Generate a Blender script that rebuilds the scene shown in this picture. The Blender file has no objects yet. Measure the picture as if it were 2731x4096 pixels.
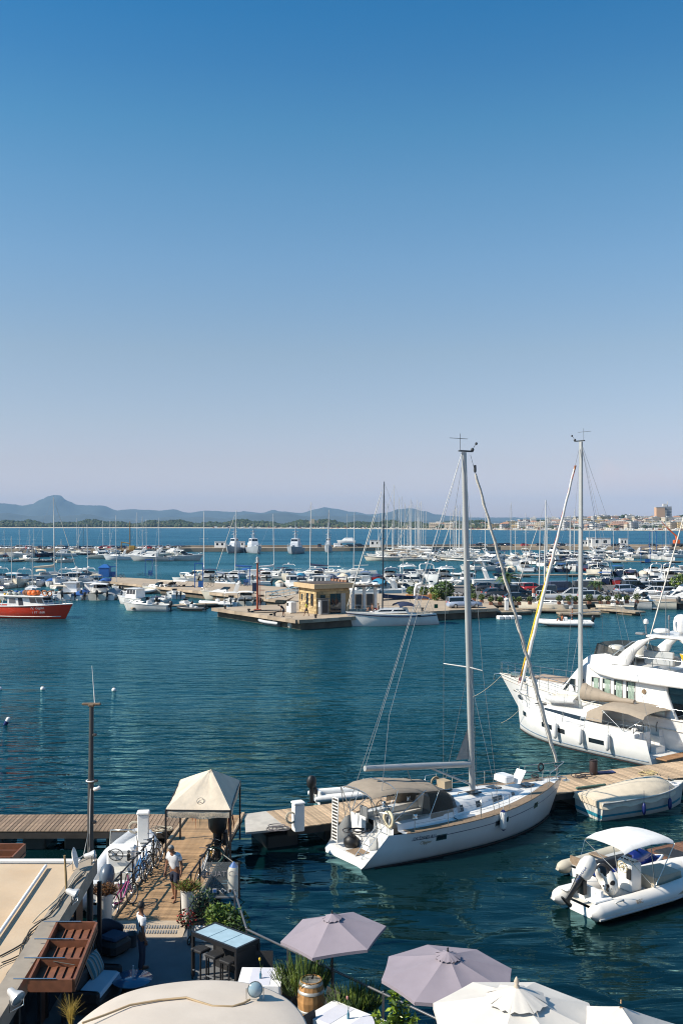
import bpy,bmesh,math,random
from mathutils import Vector,Matrix
R=math.radians
PI=math.pi
random.seed(7)
SC=bpy.context.scene
COL=SC.collection
# ------------------------------------------------------------------ camera
CAM_H=12.5
F=35.0/36.0*4096.0
PITCH=math.atan((2095-2048)/F)
cd=bpy.data.cameras.new('camera')
cam=bpy.data.objects.new('camera',cd)
COL.objects.link(cam)
cd.sensor_fit='VERTICAL';cd.sensor_height=36.0;cd.lens=35.0
cd.clip_start=0.1;cd.clip_end=60000
cam.location=(0,0,CAM_H)
cam.rotation_euler=(PI/2+PITCH,0,0)
SC.camera=cam
# ------------------------------------------------------------------ sky and sun
SUN_EL,SUN_AZ=R(40),R(-105)
EXPO=0.45
# colour of the clear sky against the plain model, by the sine of the elevation
SKY_TINT=[(0,1.66,1.40,1.78),(.031,1.64,1.39,1.76),(.061,1.58,1.31,1.50),(.10,1.56,1.36,1.42),(.169,1.54,1.442,1.385),(.254,1.276,1.542,1.583),(.318,1.0,1.532,1.631),(.37,.713,1.463,1.635),(.42,.474,1.301,1.632),(.46,.32,1.233,1.641),(.5,.27,1.18,1.63)]
w=bpy.data.worlds.new('World');SC.world=w;w.use_nodes=True
nt=w.node_tree;nt.nodes.clear()
sky=nt.nodes.new('ShaderNodeTexSky');sky.sky_type='NISHITA';sky.sun_disc=False
sky.sun_elevation=SUN_EL;sky.sun_rotation=SUN_AZ
sky.altitude=10;sky.air_density=1.0;sky.dust_density=0.6;sky.ozone_density=2.2
def wn(kind,**kw):
 n=nt.nodes.new('ShaderNode'+kind)
 for k,v in kw.items():setattr(n,k,v)
 return n
wl=nt.links.new
tc=wn('TexCoord');sep=wn('SeparateXYZ');wl(tc.outputs['Generated'],sep.inputs[0])
dbl=wn('Math',operation='MULTIPLY');dbl.inputs[1].default_value=2.0;wl(sep.outputs[2],dbl.inputs[0])
rp=wn('ValToRGB');wl(dbl.outputs[0],rp.inputs[0]);el=rp.color_ramp.elements
el[1].position=1.0
for i,(z,r_,g_,b_) in enumerate(SKY_TINT):
 e=el[0] if i==0 else (el[len(el)-1] if i==len(SKY_TINT)-1 else el.new(z*2));e.color=(r_/2,g_/2,b_/2,1)
tint=wn('VectorMath',operation='MULTIPLY');wl(sky.outputs[0],tint.inputs[0]);wl(rp.outputs[0],tint.inputs[1])
# one faint bank of cloud low over the town
off=wn('VectorMath',operation='SUBTRACT');off.inputs[1].default_value=(.290,.956,.028);wl(tc.outputs['Generated'],off.inputs[0])
scl=wn('VectorMath',operation='MULTIPLY');scl.inputs[1].default_value=(12,2,34);wl(off.outputs[0],scl.inputs[0])
ln=wn('VectorMath',operation='LENGTH');wl(scl.outputs[0],ln.inputs[0])
nz=wn('TexNoise');nz.inputs['Scale'].default_value=26;nz.inputs['Detail'].default_value=6;wl(tc.outputs['Generated'],nz.inputs['Vector'])
ad=wn('Math',operation='MULTIPLY_ADD');ad.inputs[1].default_value=-1.5;wl(nz.outputs[0],ad.inputs[0]);wl(ln.outputs[1],ad.inputs[2])
mr=wn('MapRange',interpolation_type='SMOOTHSTEP');mr.inputs[1].default_value=.35;mr.inputs[2].default_value=-.35;mr.inputs[3].default_value=0;mr.inputs[4].default_value=.75;wl(ad.outputs[0],mr.inputs[0])
mx=wn('Mix',data_type='RGBA');wl(mr.outputs[0],mx.inputs[0]);wl(tint.outputs[0],mx.inputs[6]);mx.inputs[7].default_value=(4.25,3.85,4.05,1)
bg=wn('Background');bg.inputs['Strength'].default_value=0.085*2*2**-EXPO
out=wn('OutputWorld');wl(mx.outputs[2],bg.inputs['Color']);wl(bg.outputs[0],out.inputs['Surface'])
sd=bpy.data.lights.new('sun','SUN');sun=bpy.data.objects.new('sun',sd);COL.objects.link(sun)
sd.energy=5.0;sd.angle=R(0.5);sd.color=(1.0,0.91,0.78)
sdir=Vector((math.sin(SUN_AZ)*math.cos(SUN_EL),math.cos(SUN_AZ)*math.cos(SUN_EL),math.sin(SUN_EL)))
sun.rotation_euler=sdir.to_track_quat('Z','Y').to_euler()
sun.location=sdir*60
vs=SC.view_settings
vs.view_transform='Standard';vs.look='None';vs.exposure=EXPO;vs.gamma=1.0;vs.use_curve_mapping=False
cy=SC.cycles
cy.use_denoising=True;cy.filter_width=1.1;cy.max_bounces=6;cy.diffuse_bounces=2;cy.glossy_bounces=3
cy.transmission_bounces=4;cy.transparent_max_bounces=6;cy.volume_bounces=0
cy.caustics_reflective=False;cy.caustics_refractive=False;cy.sample_clamp_indirect=6
# ------------------------------------------------------------------ helpers
CA,SA=math.cos(PITCH),math.sin(PITCH)
def ray(px,py):
 u,v=(px-1365.5)/F,(2048-py)/F
 return Vector((u,CA-SA*v,SA+CA*v))
def P(px,py,z=0.0):
 """the point of the level z that the photograph shows at this pixel"""
 d=ray(px,py);t=(z-CAM_H)/d.z
 return Vector((d.x*t,d.y*t,z))
def Q(px,py,y):
 """the point at distance y that the photograph shows at this pixel"""
 d=ray(px,py);t=y/d.y
 return Vector((d.x*t,y,CAM_H+d.z*t))
MATS={}
def mat(name,col,rough=0.5,metal=0.0,var=0.12,vscale=3.0,bump=0.0,bscale=20.0,spec=0.5,coat=0.0,alpha=1.0,trans=0.0,stain=0.0,stain_col=(0.2,0.16,0.11)):
 if name in MATS:return MATS[name]
 m=bpy.data.materials.new(name);m.use_nodes=True
 t=m.node_tree;b=t.nodes['Principled BSDF']
 b.inputs['Roughness'].default_value=rough;b.inputs['Metallic'].default_value=metal
 b.inputs['Specular IOR Level'].default_value=spec
 b.inputs['Coat Weight'].default_value=coat;b.inputs['Coat Roughness'].default_value=0.1
 b.inputs['Alpha'].default_value=alpha;b.inputs['Transmission Weight'].default_value=trans
 L=t.links.new
 tc=t.nodes.new('ShaderNodeTexCoord')
 if var>0:
  n=t.nodes.new('ShaderNodeTexNoise');n.inputs['Scale'].default_value=vscale;n.inputs['Detail'].default_value=5
  L(tc.outputs['Object'],n.inputs['Vector'])
  r=t.nodes.new('ShaderNodeMapRange');r.inputs[1].default_value=.3;r.inputs[2].default_value=.7
  r.inputs[3].default_value=1-var;r.inputs[4].default_value=1+var*.6
  L(n.outputs[0],r.inputs[0])
  mx=t.nodes.new('ShaderNodeMix');mx.data_type='RGBA';mx.blend_type='MULTIPLY';mx.inputs[0].default_value=1
  mx.inputs[6].default_value=(*col,1);L(r.outputs[0],mx.inputs[7])
  last=mx.outputs[2]
  if stain>0:
   n2=t.nodes.new('ShaderNodeTexNoise');n2.inputs['Scale'].default_value=vscale*.45;n2.inputs['Detail'].default_value=8
   n2.inputs['Roughness'].default_value=.65
   L(tc.outputs['Object'],n2.inputs['Vector'])
   r2=t.nodes.new('ShaderNodeMapRange');r2.inputs[1].default_value=.5;r2.inputs[2].default_value=.78;r2.inputs[4].default_value=stain
   L(n2.outputs[0],r2.inputs[0])
   m2=t.nodes.new('ShaderNodeMix');m2.data_type='RGBA'
   L(r2.outputs[0],m2.inputs[0]);L(last,m2.inputs[6]);m2.inputs[7].default_value=(*stain_col,1)
   last=m2.outputs[2]
  L(last,b.inputs['Base Color'])
 else:
  b.inputs['Base Color'].default_value=(*col,1)
 if bump>0:
  nb=t.nodes.new('ShaderNodeTexNoise');nb.inputs['Scale'].default_value=bscale;nb.inputs['Detail'].default_value=4
  L(tc.outputs['Object'],nb.inputs['Vector'])
  bp=t.nodes.new('ShaderNodeBump');bp.inputs['Strength'].default_value=bump;bp.inputs['Distance'].default_value=.05
  L(nb.outputs[0],bp.inputs['Height']);L(bp.outputs[0],b.inputs['Normal'])
 MATS[name]=m
 return m
class MB:
 """collects faces; build() links them as ONE mesh object"""
 def __init__(s):s.v=[];s.f=[];s.m=[];s.sm=[];s.mi=0;s.smooth=False
 def add(s,vs,fs,smooth=None):
  k=len(s.v);s.v+=[tuple(p) for p in vs]
  for f in fs:
   s.f.append([k+i for i in f]);s.m.append(s.mi);s.sm.append(s.smooth if smooth is None else smooth)
  return s
 def mat(s,i):s.mi=i;return s
 def quad(s,*p):return s.add(p,[list(range(len(p)))])
 def box(s,c,d,rz=0.0,tx=1.0,ty=1.0,M=None):
  """box centred at c with size d, top scaled by tx, ty"""
  x,y,z=d[0]/2,d[1]/2,d[2]/2
  p=[(-x,-y,-z),(x,-y,-z),(x,y,-z),(-x,y,-z),(-x*tx,-y*ty,z),(x*tx,-y*ty,z),(x*tx,y*ty,z),(-x*tx,y*ty,z)]
  cz,sz=math.cos(rz),math.sin(rz)
  if M:q=[M@Vector(a)+Vector(c) for a in p]
  else:q=[(a[0]*cz-a[1]*sz+c[0],a[0]*sz+a[1]*cz+c[1],a[2]+c[2]) for a in p]
  return s.add(q,[(3,2,1,0),(4,5,6,7),(0,1,5,4),(1,2,6,5),(2,3,7,6),(3,0,4,7)],False)
 def cbox(s,c,d,ch=0.02,rz=0.0):
  """box with chamfered edges"""
  hx,hy,hz=d[0]/2,d[1]/2,d[2]/2
  ch=min(ch,hx*.9,hy*.9,hz*.9)
  rings=[]
  for (z,i) in ((-hz,ch),(-hz+ch,0),(hz-ch,0),(hz,ch)):
   ax,ay=hx-i,hy-i
   rings.append([(ax-ch,-ay,z),(ax,-ay+ch,z),(ax,ay-ch,z),(ax-ch,ay,z),(-ax+ch,ay,z),(-ax,ay-ch,z),(-ax,-ay+ch,z),(-ax+ch,-ay,z)])
  cz,sz=math.cos(rz),math.sin(rz)
  rings=[[(a[0]*cz-a[1]*sz+c[0],a[0]*sz+a[1]*cz+c[1],a[2]+c[2]) for a in r] for r in rings]
  return s.loft(rings,closed=True,caps=True,smooth=False)
 def loft(s,rings,closed=True,caps=False,smooth=None):
  k=len(rings[0]);vs=[p for r in rings for p in r];fs=[]
  for i in range(len(rings)-1):
   for j in range(k if closed else k-1):
    a,b=i*k+j,i*k+(j+1)%k
    fs.append((a,b,b+k,a+k))
  s.add(vs,fs,smooth)
  if caps:
   s.add(rings[0],[list(range(k))[::-1]],False);s.add(rings[-1],[list(range(k))],False)
  return s
 def tube(s,pts,r,n=6,caps=True,smooth=True):
  pts=[Vector(p) for p in pts];rings=[]
  rs=r if isinstance(r,(list,tuple)) else [r]*len(pts)
  up=Vector((0,0,1));u0=None
  for i,p in enumerate(pts):
   d=(pts[min(i+1,len(pts)-1)]-pts[max(i-1,0)])
   if d.length<1e-9:d=Vector((0,0,1))
   d.normalize()
   if u0 is None:
    u0=d.cross(up if abs(d.z)<.95 else Vector((1,0,0)))
   u=(u0-d*u0.dot(d))
   if u.length<1e-6:u=d.orthogonal()
   u.normalize();u0=u;v=d.cross(u)
   rings.append([p+(u*math.cos(2*PI*j/n)+v*math.sin(2*PI*j/n))*rs[i] for j in range(n)])
  return s.loft(rings,True,caps,smooth)
 def lathe(s,prof,c=(0,0,0),n=12,smooth=True,M=None):
  rings=[]
  for (r,z) in prof:
   ring=[Vector((r*math.cos(2*PI*j/n),r*math.sin(2*PI*j/n),z)) for j in range(n)]
   if M:ring=[M@p for p in ring]
   rings.append([p+Vector(c) for p in ring])
  return s.loft(rings,True,True,smooth)
 def ball(s,c,r,n=10,sz=1.0,m=6):
  return s.lathe([(max(r*math.sin(PI*i/m),r*.02),-r*sz*math.cos(PI*i/m)) for i in range(m+1)],c,n)
 def prism(s,poly,z0,z1,smooth=False):
  k=len(poly)
  a=[(p[0],p[1],z0) for p in poly];b=[(p[0],p[1],z1) for p in poly]
  area=sum(poly[i][0]*poly[(i+1)%k][1]-poly[(i+1)%k][0]*poly[i][1] for i in range(k))
  if area<0:a.reverse();b.reverse()
  return s.loft([a,b],True,True,smooth)
 def ring(s,c,Rr,r,n=20,m=5,M=None):
  rings=[]
  for i in range(n):
   a=2*PI*i/n
   rg=[]
   for j in range(m):
    b=2*PI*j/m
    p=Vector(((Rr+r*math.cos(b))*math.cos(a),(Rr+r*math.cos(b))*math.sin(a),r*math.sin(b)))
    rg.append((M@p if M else p)+Vector(c))
   rings.append(rg)
  rings.append(rings[0])
  return s.loft(rings,True,False,True)
 def mesh(s,name,mats):
  me=bpy.data.meshes.new(name)
  me.from_pydata(s.v,[],s.f)
  for m in (mats if isinstance(mats,(list,tuple)) else [mats]):me.materials.append(m)
  me.polygons.foreach_set('material_index',s.m)
  me.polygons.foreach_set('use_smooth',s.sm)
  me.update()
  return me
 def build(s,name,mats,parent=None,loc=(0,0,0),rz=0.0):
  o=bpy.data.objects.new(name,s.mesh(name,mats));COL.objects.link(o)
  o.location=loc;o.rotation_euler=(0,0,rz)
  if parent:o.parent=parent
  return o
def tag(o,label=None,cat=None,group=None,kind=None):
 if label:o['label']=label
 if cat:o['category']=cat
 if group:o['group']=group
 if kind:o['kind']=kind
 return o
def thing(name,label,cat,loc=(0,0,0),rz=0.0,group=None):
 o=bpy.data.objects.new(name,None);COL.objects.link(o)
 o.empty_display_size=.2;o.location=loc;o.rotation_euler=(0,0,rz)
 return tag(o,label,cat,group)
def copy_tree(o,parent=None):
 c=o.copy();COL.objects.link(c);c.parent=parent
 for ch in PROTO_KIDS.get(o.as_pointer(),[]):copy_tree(ch,c)
 return c
PROTO_KIDS={}
def register(o):
 """remember the parts of a finished model so that copies can be made quickly"""
 def rec(x):
  ks=list(x.children)
  PROTO_KIDS[x.as_pointer()]=ks
  for k in ks:rec(k)
 rec(o);return o
def lerp(a,b,t):return a+(b-a)*t
def vl(a,b,t):return Vector(a)+(Vector(b)-Vector(a))*t
def sub(p,q,n):return [vl(p,q,i/n) for i in range(n+1)]
def text_mesh(body,size,M,name,m,parent=None,extrude=0.004,italic=0.0,sx=1.0):
 cu=bpy.data.curves.new(name,'FONT');cu.body=body;cu.size=size;cu.extrude=extrude
 cu.align_x='CENTER';cu.align_y='CENTER';cu.shear=italic;cu.resolution_u=3
 to=bpy.data.objects.new(name,cu);COL.objects.link(to)
 dg=bpy.context.evaluated_depsgraph_get()
 me=bpy.data.meshes.new_from_object(to.evaluated_get(dg))
 bpy.data.objects.remove(to)
 me.transform(M@Matrix.Diagonal((sx,1,1,1)))
 me.materials.clear();me.materials.append(m)
 o=bpy.data.objects.new(name,me);COL.objects.link(o)
 if parent:o.parent=parent
 return o
def frame(origin,xdir,ydir):
 x=Vector(xdir).normalized();z=x.cross(Vector(ydir)).normalized();y=z.cross(x)
 m=Matrix((x,y,z)).transposed().to_4x4();m.translation=Vector(origin)
 return m
ORD=['first','second','third','fourth','fifth','sixth','seventh','eighth','ninth','tenth','eleventh','twelfth','thirteenth','fourteenth','fifteenth','sixteenth','seventeenth','eighteenth','nineteenth','twentieth']
def ordn(i):
 if i<20:return ORD[i]
 n=i+1
 tens={2:'twenty',3:'thirty',4:'forty',5:'fifty',6:'sixty',7:'seventy',8:'eighty',9:'ninety'}
 if n>=100:return str(n)+'th'
 return (tens[n//10]+'-'+ORD[n%10-1]) if n%10 else tens[n//10][:-1]+'ieth'
def number_row(objs,where,key='descr'):
 """labels that single out things of one row by their order from the left of the picture"""
 by={}
 for o in objs:by.setdefault(o[key],[]).append(o)
 for d,L in by.items():
  L.sort(key=lambda o:o.matrix_basis.translation.x/o.matrix_basis.translation.y)
  for i,o in enumerate(L):
   o['label']=(d+' '+where) if len(L)==1 else f'{ordn(i)} {d} from left, {where}'
 for o in objs:del o[key]
 # ------------------------------------------------------------------ shared materials
gel=mat('gelcoat_white',(0.80,0.79,0.76),.28,var=.06,vscale=1.5,coat=.3,stain=.12,stain_col=(.45,.42,.36))
gel2=mat('gelcoat_cream',(0.66,0.62,0.53),.35,var=.08,vscale=1.5,coat=.2,stain=.15,stain_col=(.4,.35,.27))
gelg=mat('gelcoat_grey',(0.46,0.47,0.47),.35,var=.08,vscale=1.5)
navy=mat('hull_navy',(0.015,0.025,0.06),.2,var=.1,coat=.4)
dkred=mat('hull_dark_red',(0.22,0.02,0.02),.3,var=.15)
glassd=mat('dark_glass',(0.012,0.016,0.02),.06,var=0,spec=.8)
blackr=mat('black_rubber',(0.012,0.012,0.013),.5,var=.2)
dkgrey=mat('dark_grey_plastic',(0.05,0.055,0.06),.4,var=.15)
midgrey=mat('mid_grey_plastic',(0.2,0.21,0.22),.4,var=.15)
steel=mat('stainless_steel',(0.65,0.65,0.63),.22,metal=1.0,var=.08)
alu=mat('anodised_mast',(0.50,0.50,0.48),.42,metal=.35,var=.08,vscale=1)
alup=mat('pale_mast',(0.66,0.65,0.62),.4,metal=.1,var=.06,vscale=1)
alud=mat('dark_mast',(0.09,0.10,0.11),.4,metal=.5,var=.1)
whitep=mat('white_paint',(0.78,0.77,0.74),.5,var=.08,stain=.15,stain_col=(.5,.45,.38))
teak=mat('grey_teak',(0.25,0.18,0.12),.75,var=.25,vscale=14)
taupe=mat('taupe_canvas',(0.31,0.255,0.195),.85,var=.1,vscale=4,bump=.15,bscale=9)
navyc=mat('navy_canvas',(0.02,0.03,0.075),.85,var=.15,vscale=4,bump=.15,bscale=9)
bluec=mat('blue_canvas',(0.02,0.10,0.32),.85,var=.15,vscale=4)
tealc=mat('teal_canvas',(0.02,0.2,0.33),.85,var=.15,vscale=4)
whitec=mat('white_canvas',(0.76,0.75,0.72),.85,var=.07,vscale=3,bump=.12,bscale=7)
creamc=mat('cream_canvas',(0.62,0.53,0.40),.85,var=.1,vscale=3,bump=.12,bscale=7)
sailc=mat('furled_sailcloth',(0.70,0.66,0.58),.85,var=.12,vscale=6,bump=.3,bscale=14)
ropew=mat('pale_rope',(0.45,0.40,0.31),.9,var=.2)
roped=mat('dark_rope',(0.03,0.03,0.035),.9,var=.2)
wire=mat('rigging_wire',(0.30,0.31,0.32),.4,metal=.6,var=0)
orange=mat('orange_plastic',(0.75,0.15,0.02),.5,var=.1)
yellow=mat('yellow_plastic',(0.75,0.48,0.03),.5,var=.1)
redp=mat('red_plastic',(0.55,0.03,0.02),.45,var=.1)
bluep=mat('blue_paint',(0.015,0.11,0.36),.45,var=.12)
fenderw=mat('fender_white',(0.74,0.73,0.70),.45,var=.06)
fenderb=mat('fender_blue',(0.01,0.02,0.12),.45,var=.1)
# ================================================================== SETTING
# ---- water: one sheet to the horizon
WATER_REFL,WAVE_A,WAVE_B,WAVE_C=.50,.32,.24,.16
def make_water():
 m=bpy.data.materials.new('sea_water');m.use_nodes=True
 t=m.node_tree;t.nodes.clear();L=t.links.new
 out=t.nodes.new('ShaderNodeOutputMaterial')
 body=t.nodes.new('ShaderNodeBsdfDiffuse');gl=t.nodes.new('ShaderNodeBsdfGlossy');gl.inputs['Roughness'].default_value=.03;gl.inputs['Color'].default_value=(.46,.88,.92,1)
 fr=t.nodes.new('ShaderNodeFresnel');fr.inputs['IOR'].default_value=1.333
 cap=t.nodes.new('ShaderNodeMapRange');cap.inputs[1].default_value=0.02;cap.inputs[2].default_value=.55
 cap.inputs[3].default_value=.05;cap.inputs[4].default_value=WATER_REFL
 L(fr.outputs[0],cap.inputs[0])
 mixs=t.nodes.new('ShaderNodeMixShader');L(cap.outputs[0],mixs.inputs[0]);L(body.outputs[0],mixs.inputs[1]);L(gl.outputs[0],mixs.inputs[2])
 L(mixs.outputs[0],out.inputs['Surface'])
 geo=t.nodes.new('ShaderNodeNewGeometry')
 def noise(scale,detail,sx=1.0,sy=1.0,rot=0.0,dist=0.0):
  mp=t.nodes.new('ShaderNodeMapping');mp.inputs['Scale'].default_value=(sx,sy,1);mp.inputs['Rotation'].default_value=(0,0,rot)
  L(geo.outputs['Position'],mp.inputs['Vector'])
  n=t.nodes.new('ShaderNodeTexNoise');n.inputs['Scale'].default_value=scale;n.inputs['Detail'].default_value=detail
  n.inputs['Roughness'].default_value=.5;n.inputs['Distortion'].default_value=dist
  L(mp.outputs[0],n.inputs['Vector']);return n
  # depth tint: greener and shallower towards the near shore, blue out to sea
 sep=t.nodes.new('ShaderNodeSeparateXYZ');L(geo.outputs['Position'],sep.inputs[0])
 far=t.nodes.new('ShaderNodeMapRange');far.interpolation_type='SMOOTHSTEP'
 far.inputs[1].default_value=26;far.inputs[2].default_value=75;L(sep.outputs[1],far.inputs[0])
 n0=noise(.05,4)
 add=t.nodes.new('ShaderNodeMath');add.operation='MULTIPLY_ADD';add.inputs[1].default_value=.5;add.inputs[2].default_value=-.25
 L(n0.outputs[0],add.inputs[0])
 add2=t.nodes.new('ShaderNodeMath');add2.operation='ADD';add2.use_clamp=True
 L(add.outputs[0],add2.inputs[0]);L(far.outputs[0],add2.inputs[1])
 c1=t.nodes.new('ShaderNodeMix');c1.data_type='RGBA';L(add2.outputs[0],c1.inputs[0])
 c1.inputs[6].default_value=(.0014,.0095,.0100,1);c1.inputs[7].default_value=(.0004,.032,.044,1)
 far2=t.nodes.new('ShaderNodeMapRange');far2.interpolation_type='SMOOTHSTEP'
 far2.inputs[1].default_value=420;far2.inputs[2].default_value=620;L(sep.outputs[1],far2.inputs[0])
 c2=t.nodes.new('ShaderNodeMix');c2.data_type='RGBA';L(far2.outputs[0],c2.inputs[0])
 L(c1.outputs[2],c2.inputs[6]);c2.inputs[7].default_value=(.0006,.026,.068,1)
 L(c2.outputs[2],body.inputs['Color'])
 # waves: wind ripples out on the basin, slow smooth undulation by the shore
 wa=noise(1.0,2,.17,.62,R(5),.5)
 wb=noise(1.0,3,.55,1.7,R(-9),.4)
 wc=noise(.42,1,.8,1.25,R(25),.6)
 wp=noise(.03,3,.45,1.0)
 amp=t.nodes.new('ShaderNodeMapRange');amp.interpolation_type='SMOOTHSTEP'
 amp.inputs[1].default_value=34;amp.inputs[2].default_value=52;amp.inputs[3].default_value=.20;amp.inputs[4].default_value=1.0
 L(sep.outputs[1],amp.inputs[0])
 pr=t.nodes.new('ShaderNodeMapRange');pr.inputs[1].default_value=.35;pr.inputs[2].default_value=.65;pr.inputs[3].default_value=.22;pr.inputs[4].default_value=1.3
 L(wp.outputs[0],pr.inputs[0])
 am=t.nodes.new('ShaderNodeMath');am.operation='MULTIPLY';L(amp.outputs[0],am.inputs[0]);L(pr.outputs[0],am.inputs[1])
 def mul(a,k):
  x=t.nodes.new('ShaderNodeMath');x.operation='MULTIPLY';L(a,x.inputs[0])
  if isinstance(k,float):x.inputs[1].default_value=k
  else:L(k,x.inputs[1])
  return x.outputs[0]
 def plus(a,c):
  x=t.nodes.new('ShaderNodeMath');x.operation='ADD';L(a,x.inputs[0]);L(c,x.inputs[1]);return x.outputs[0]
 rf=t.nodes.new('ShaderNodeMapRange');rf.inputs[1].default_value=50;rf.inputs[2].default_value=115;rf.inputs[3].default_value=.03;rf.inputs[4].default_value=.26;L(sep.outputs[1],rf.inputs[0]);L(rf.outputs[0],gl.inputs['Roughness'])
 h=plus(mul(plus(mul(wa.outputs[0],WAVE_A),mul(wb.outputs[0],WAVE_B)),am.outputs[0]),mul(wc.outputs[0],WAVE_C))
 bp=t.nodes.new('ShaderNodeBump');bp.inputs['Strength'].default_value=1.0;bp.inputs['Distance'].default_value=1.3
 L(h,bp.inputs['Height']);[L(bp.outputs[0],x.inputs['Normal']) for x in (gl,fr)]
 mb=MB()
 mb.quad((-13400,-40,0),(13400,-40,0),(13400,14000,0),(-13400,14000,0))
 return tag(mb.build('water',m),kind='structure')
make_water()
# ---- far hills
hillm=mat('hill_scrub',(0.042,0.055,0.05),.95,var=.35,vscale=.004)
def make_hills():
 prof=[(-300,2015),(0,2012),(60,2018),(85,2023),(130,2017),(165,1998),(205,1982),(225,1979),(245,1983),(270,2003),(310,2019),(360,2021),(415,2022),(470,2042),(520,2037),(580,2039),(640,2042),(690,2038),(760,2051),(820,2042),(870,2044),(935,2048),(980,2045),(1050,2051),(1090,2040),(1130,2046),(1200,2052),(1265,2037),(1300,2029),(1340,2034),(1400,2046),(1480,2058),(1540,2052),(1600,2036),(1640,2033),(1690,2044),(1750,2058),(1820,2066),(1900,2070),(3200,2072)]
 mb=MB();rng=random.Random(3)
 for (y0,dy,lift,seed) in ((11500,2200,0,1),(8600,1600,22,2)):
  top,xs=[],[]
  px=-300
  rg=random.Random(seed)
  while px<=3200:
   for i in range(len(prof)-1):
    if prof[i][0]<=px<=prof[i+1][0]:
     t=(px-prof[i][0])/(prof[i+1][0]-prof[i][0]);t=t*t*(3-2*t)
     h=lerp(prof[i][1],prof[i+1][1],t);break
   if lift:
    h=2066-9*math.sin(px*.006+1)-6*math.sin(px*.017+2)-3*math.sin(px*.04)
    if px>1500:h=lerp(h,2085,min(1,(px-1500)/400))
   top.append(Q(px,h+rg.uniform(-1.2,1.2),y0));px+=14
  rings=[]
  for k in range(7):
   t=k/6
   rings.append([Vector((p.x*(1-.12*(1-t)),p.y-dy*(1-t),-2+max(p.z+2,3)*(t**1.5)*(1+.25*math.sin(i*.7+k)*(1-t)))) for i,p in enumerate(top)])
  rings.append([Vector((p.x*1.1,p.y+dy,-2)) for p in top])
  mb.loft(rings,closed=False,smooth=True)
 return tag(mb.build('hills',hillm),kind='structure')
make_hills()
# ---- the far shore: low land behind the bay
sand=mat('beach_sand',(0.52,0.45,0.35),.95,var=.15,vscale=.05)
scrub=mat('shore_scrub',(0.06,0.075,0.035),.95,var=.3,vscale=.03)
def shore_y(px):
 """distance of the far shoreline"""
 pts=[(-400,3000),(700,2850),(1300,2500),(1700,2150),(2100,1900),(2731,1750),(3300,1700)]
 for i in range(len(pts)-1):
  if pts[i][0]<=px<=pts[i+1][0]:
   return lerp(pts[i][1],pts[i+1][1],(px-pts[i][0])/(pts[i+1][0]-pts[i][0]))
 return 2000
def sx(px,y):return (px-1365.5)/F*y
def land_z(px,back):
 """ground height: a beach, then flat, rising to the town hill on the right"""
 rise=max(0,min(1,(px-1900)/500))*20*max(0,min(1,(back-20)/320))
 return min(3.5,.8+back*.05)+rise
def make_land():
 r=[];pxs=list(range(-400,3301,50))
 for back in (-8,30,120,330,900,9000):
  r.append([(sx(px,shore_y(px)+back),shore_y(px)+back,(-1.5 if back<0 else (land_z(px,back) if back<8000 else 5.0))) for px in pxs])
 a=MB().loft(r[:2],closed=False,smooth=True);tag(a.build('beach',sand),kind='structure')
 b=MB().loft(r[1:],closed=False,smooth=True);tag(b.build('far_shore',scrub),kind='structure')
make_land()
def make_haze():
 m=bpy.data.materials.new('haze_air');m.use_nodes=True
 t=m.node_tree;t.nodes.clear()
 o=t.nodes.new('ShaderNodeOutputMaterial');v=t.nodes.new('ShaderNodeVolumePrincipled')
 v.inputs['Color'].default_value=(.40,.68,1.0,1);v.inputs['Density'].default_value=HAZE
 v.inputs['Anisotropy'].default_value=.0
 t.links.new(v.outputs[0],o.inputs['Volume'])
 mb=MB();mb.box((0,7000,183.5),(27000,14100,373))
 return tag(mb.build('haze',m),kind='stuff')
HAZE=5.8e-5
make_haze()
# ================================================================== BOAT BUILDING
def hull_rings(L,B,fb_bow,fb_st,draft=.35,tr=.85,full=.75,rake=.06,n=12,flare=.82,scoop=0.0,mid=.0,wl=0.0):
 """cross sections from stern (-L/2) to bow (+L/2); each from port sheer over keel to starboard sheer"""
 rings=[]
 for i in range(n+1):
  t=i/n
  if t<.45:b=lerp(tr,1,math.sin(t/.45*PI/2))
  else:b=(1-((t-.45)/.55)**(1/full*1.9)) if t<1 else 0
  b=max(b,.012)*B/2
  sheer=lerp(fb_st,fb_bow,t**1.6)-mid*math.sin(PI*t)
  x=-L/2+L*t
  k=flare if t>.5 else lerp(.9,flare,t*2)
  rk=rake*L*max(0,(t-.55)/.45)**2
  sc=scoop*max(0,1-t*5)
  dr=draft*(1-.75*max(0,(t-.6)/.4)**2)
  def p(yy,z):
   zz=(z+draft)/(sheer+draft)
   return (x-rk*(1-zz)+sc*max(0,z)/sheer,yy,z)
  ring=[p(b,sheer),p(b*lerp(k,1,.65),sheer*.55),p(b*k,sheer*.12+wl),p(b*k*.72,-dr*.55),p(b*.05,-dr)]
  ring+=[(q[0],-q[1],q[2]) for q in ring[::-1]]
  rings.append(ring)
 return rings
def hull(mb,*a,**k):
 deck_z=k.pop('deck',None)
 r=hull_rings(*a,**k)
 mb.loft(r,closed=False,smooth=True)
 mb.add(r[0],[list(range(len(r[0])))],False)
 return r
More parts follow.
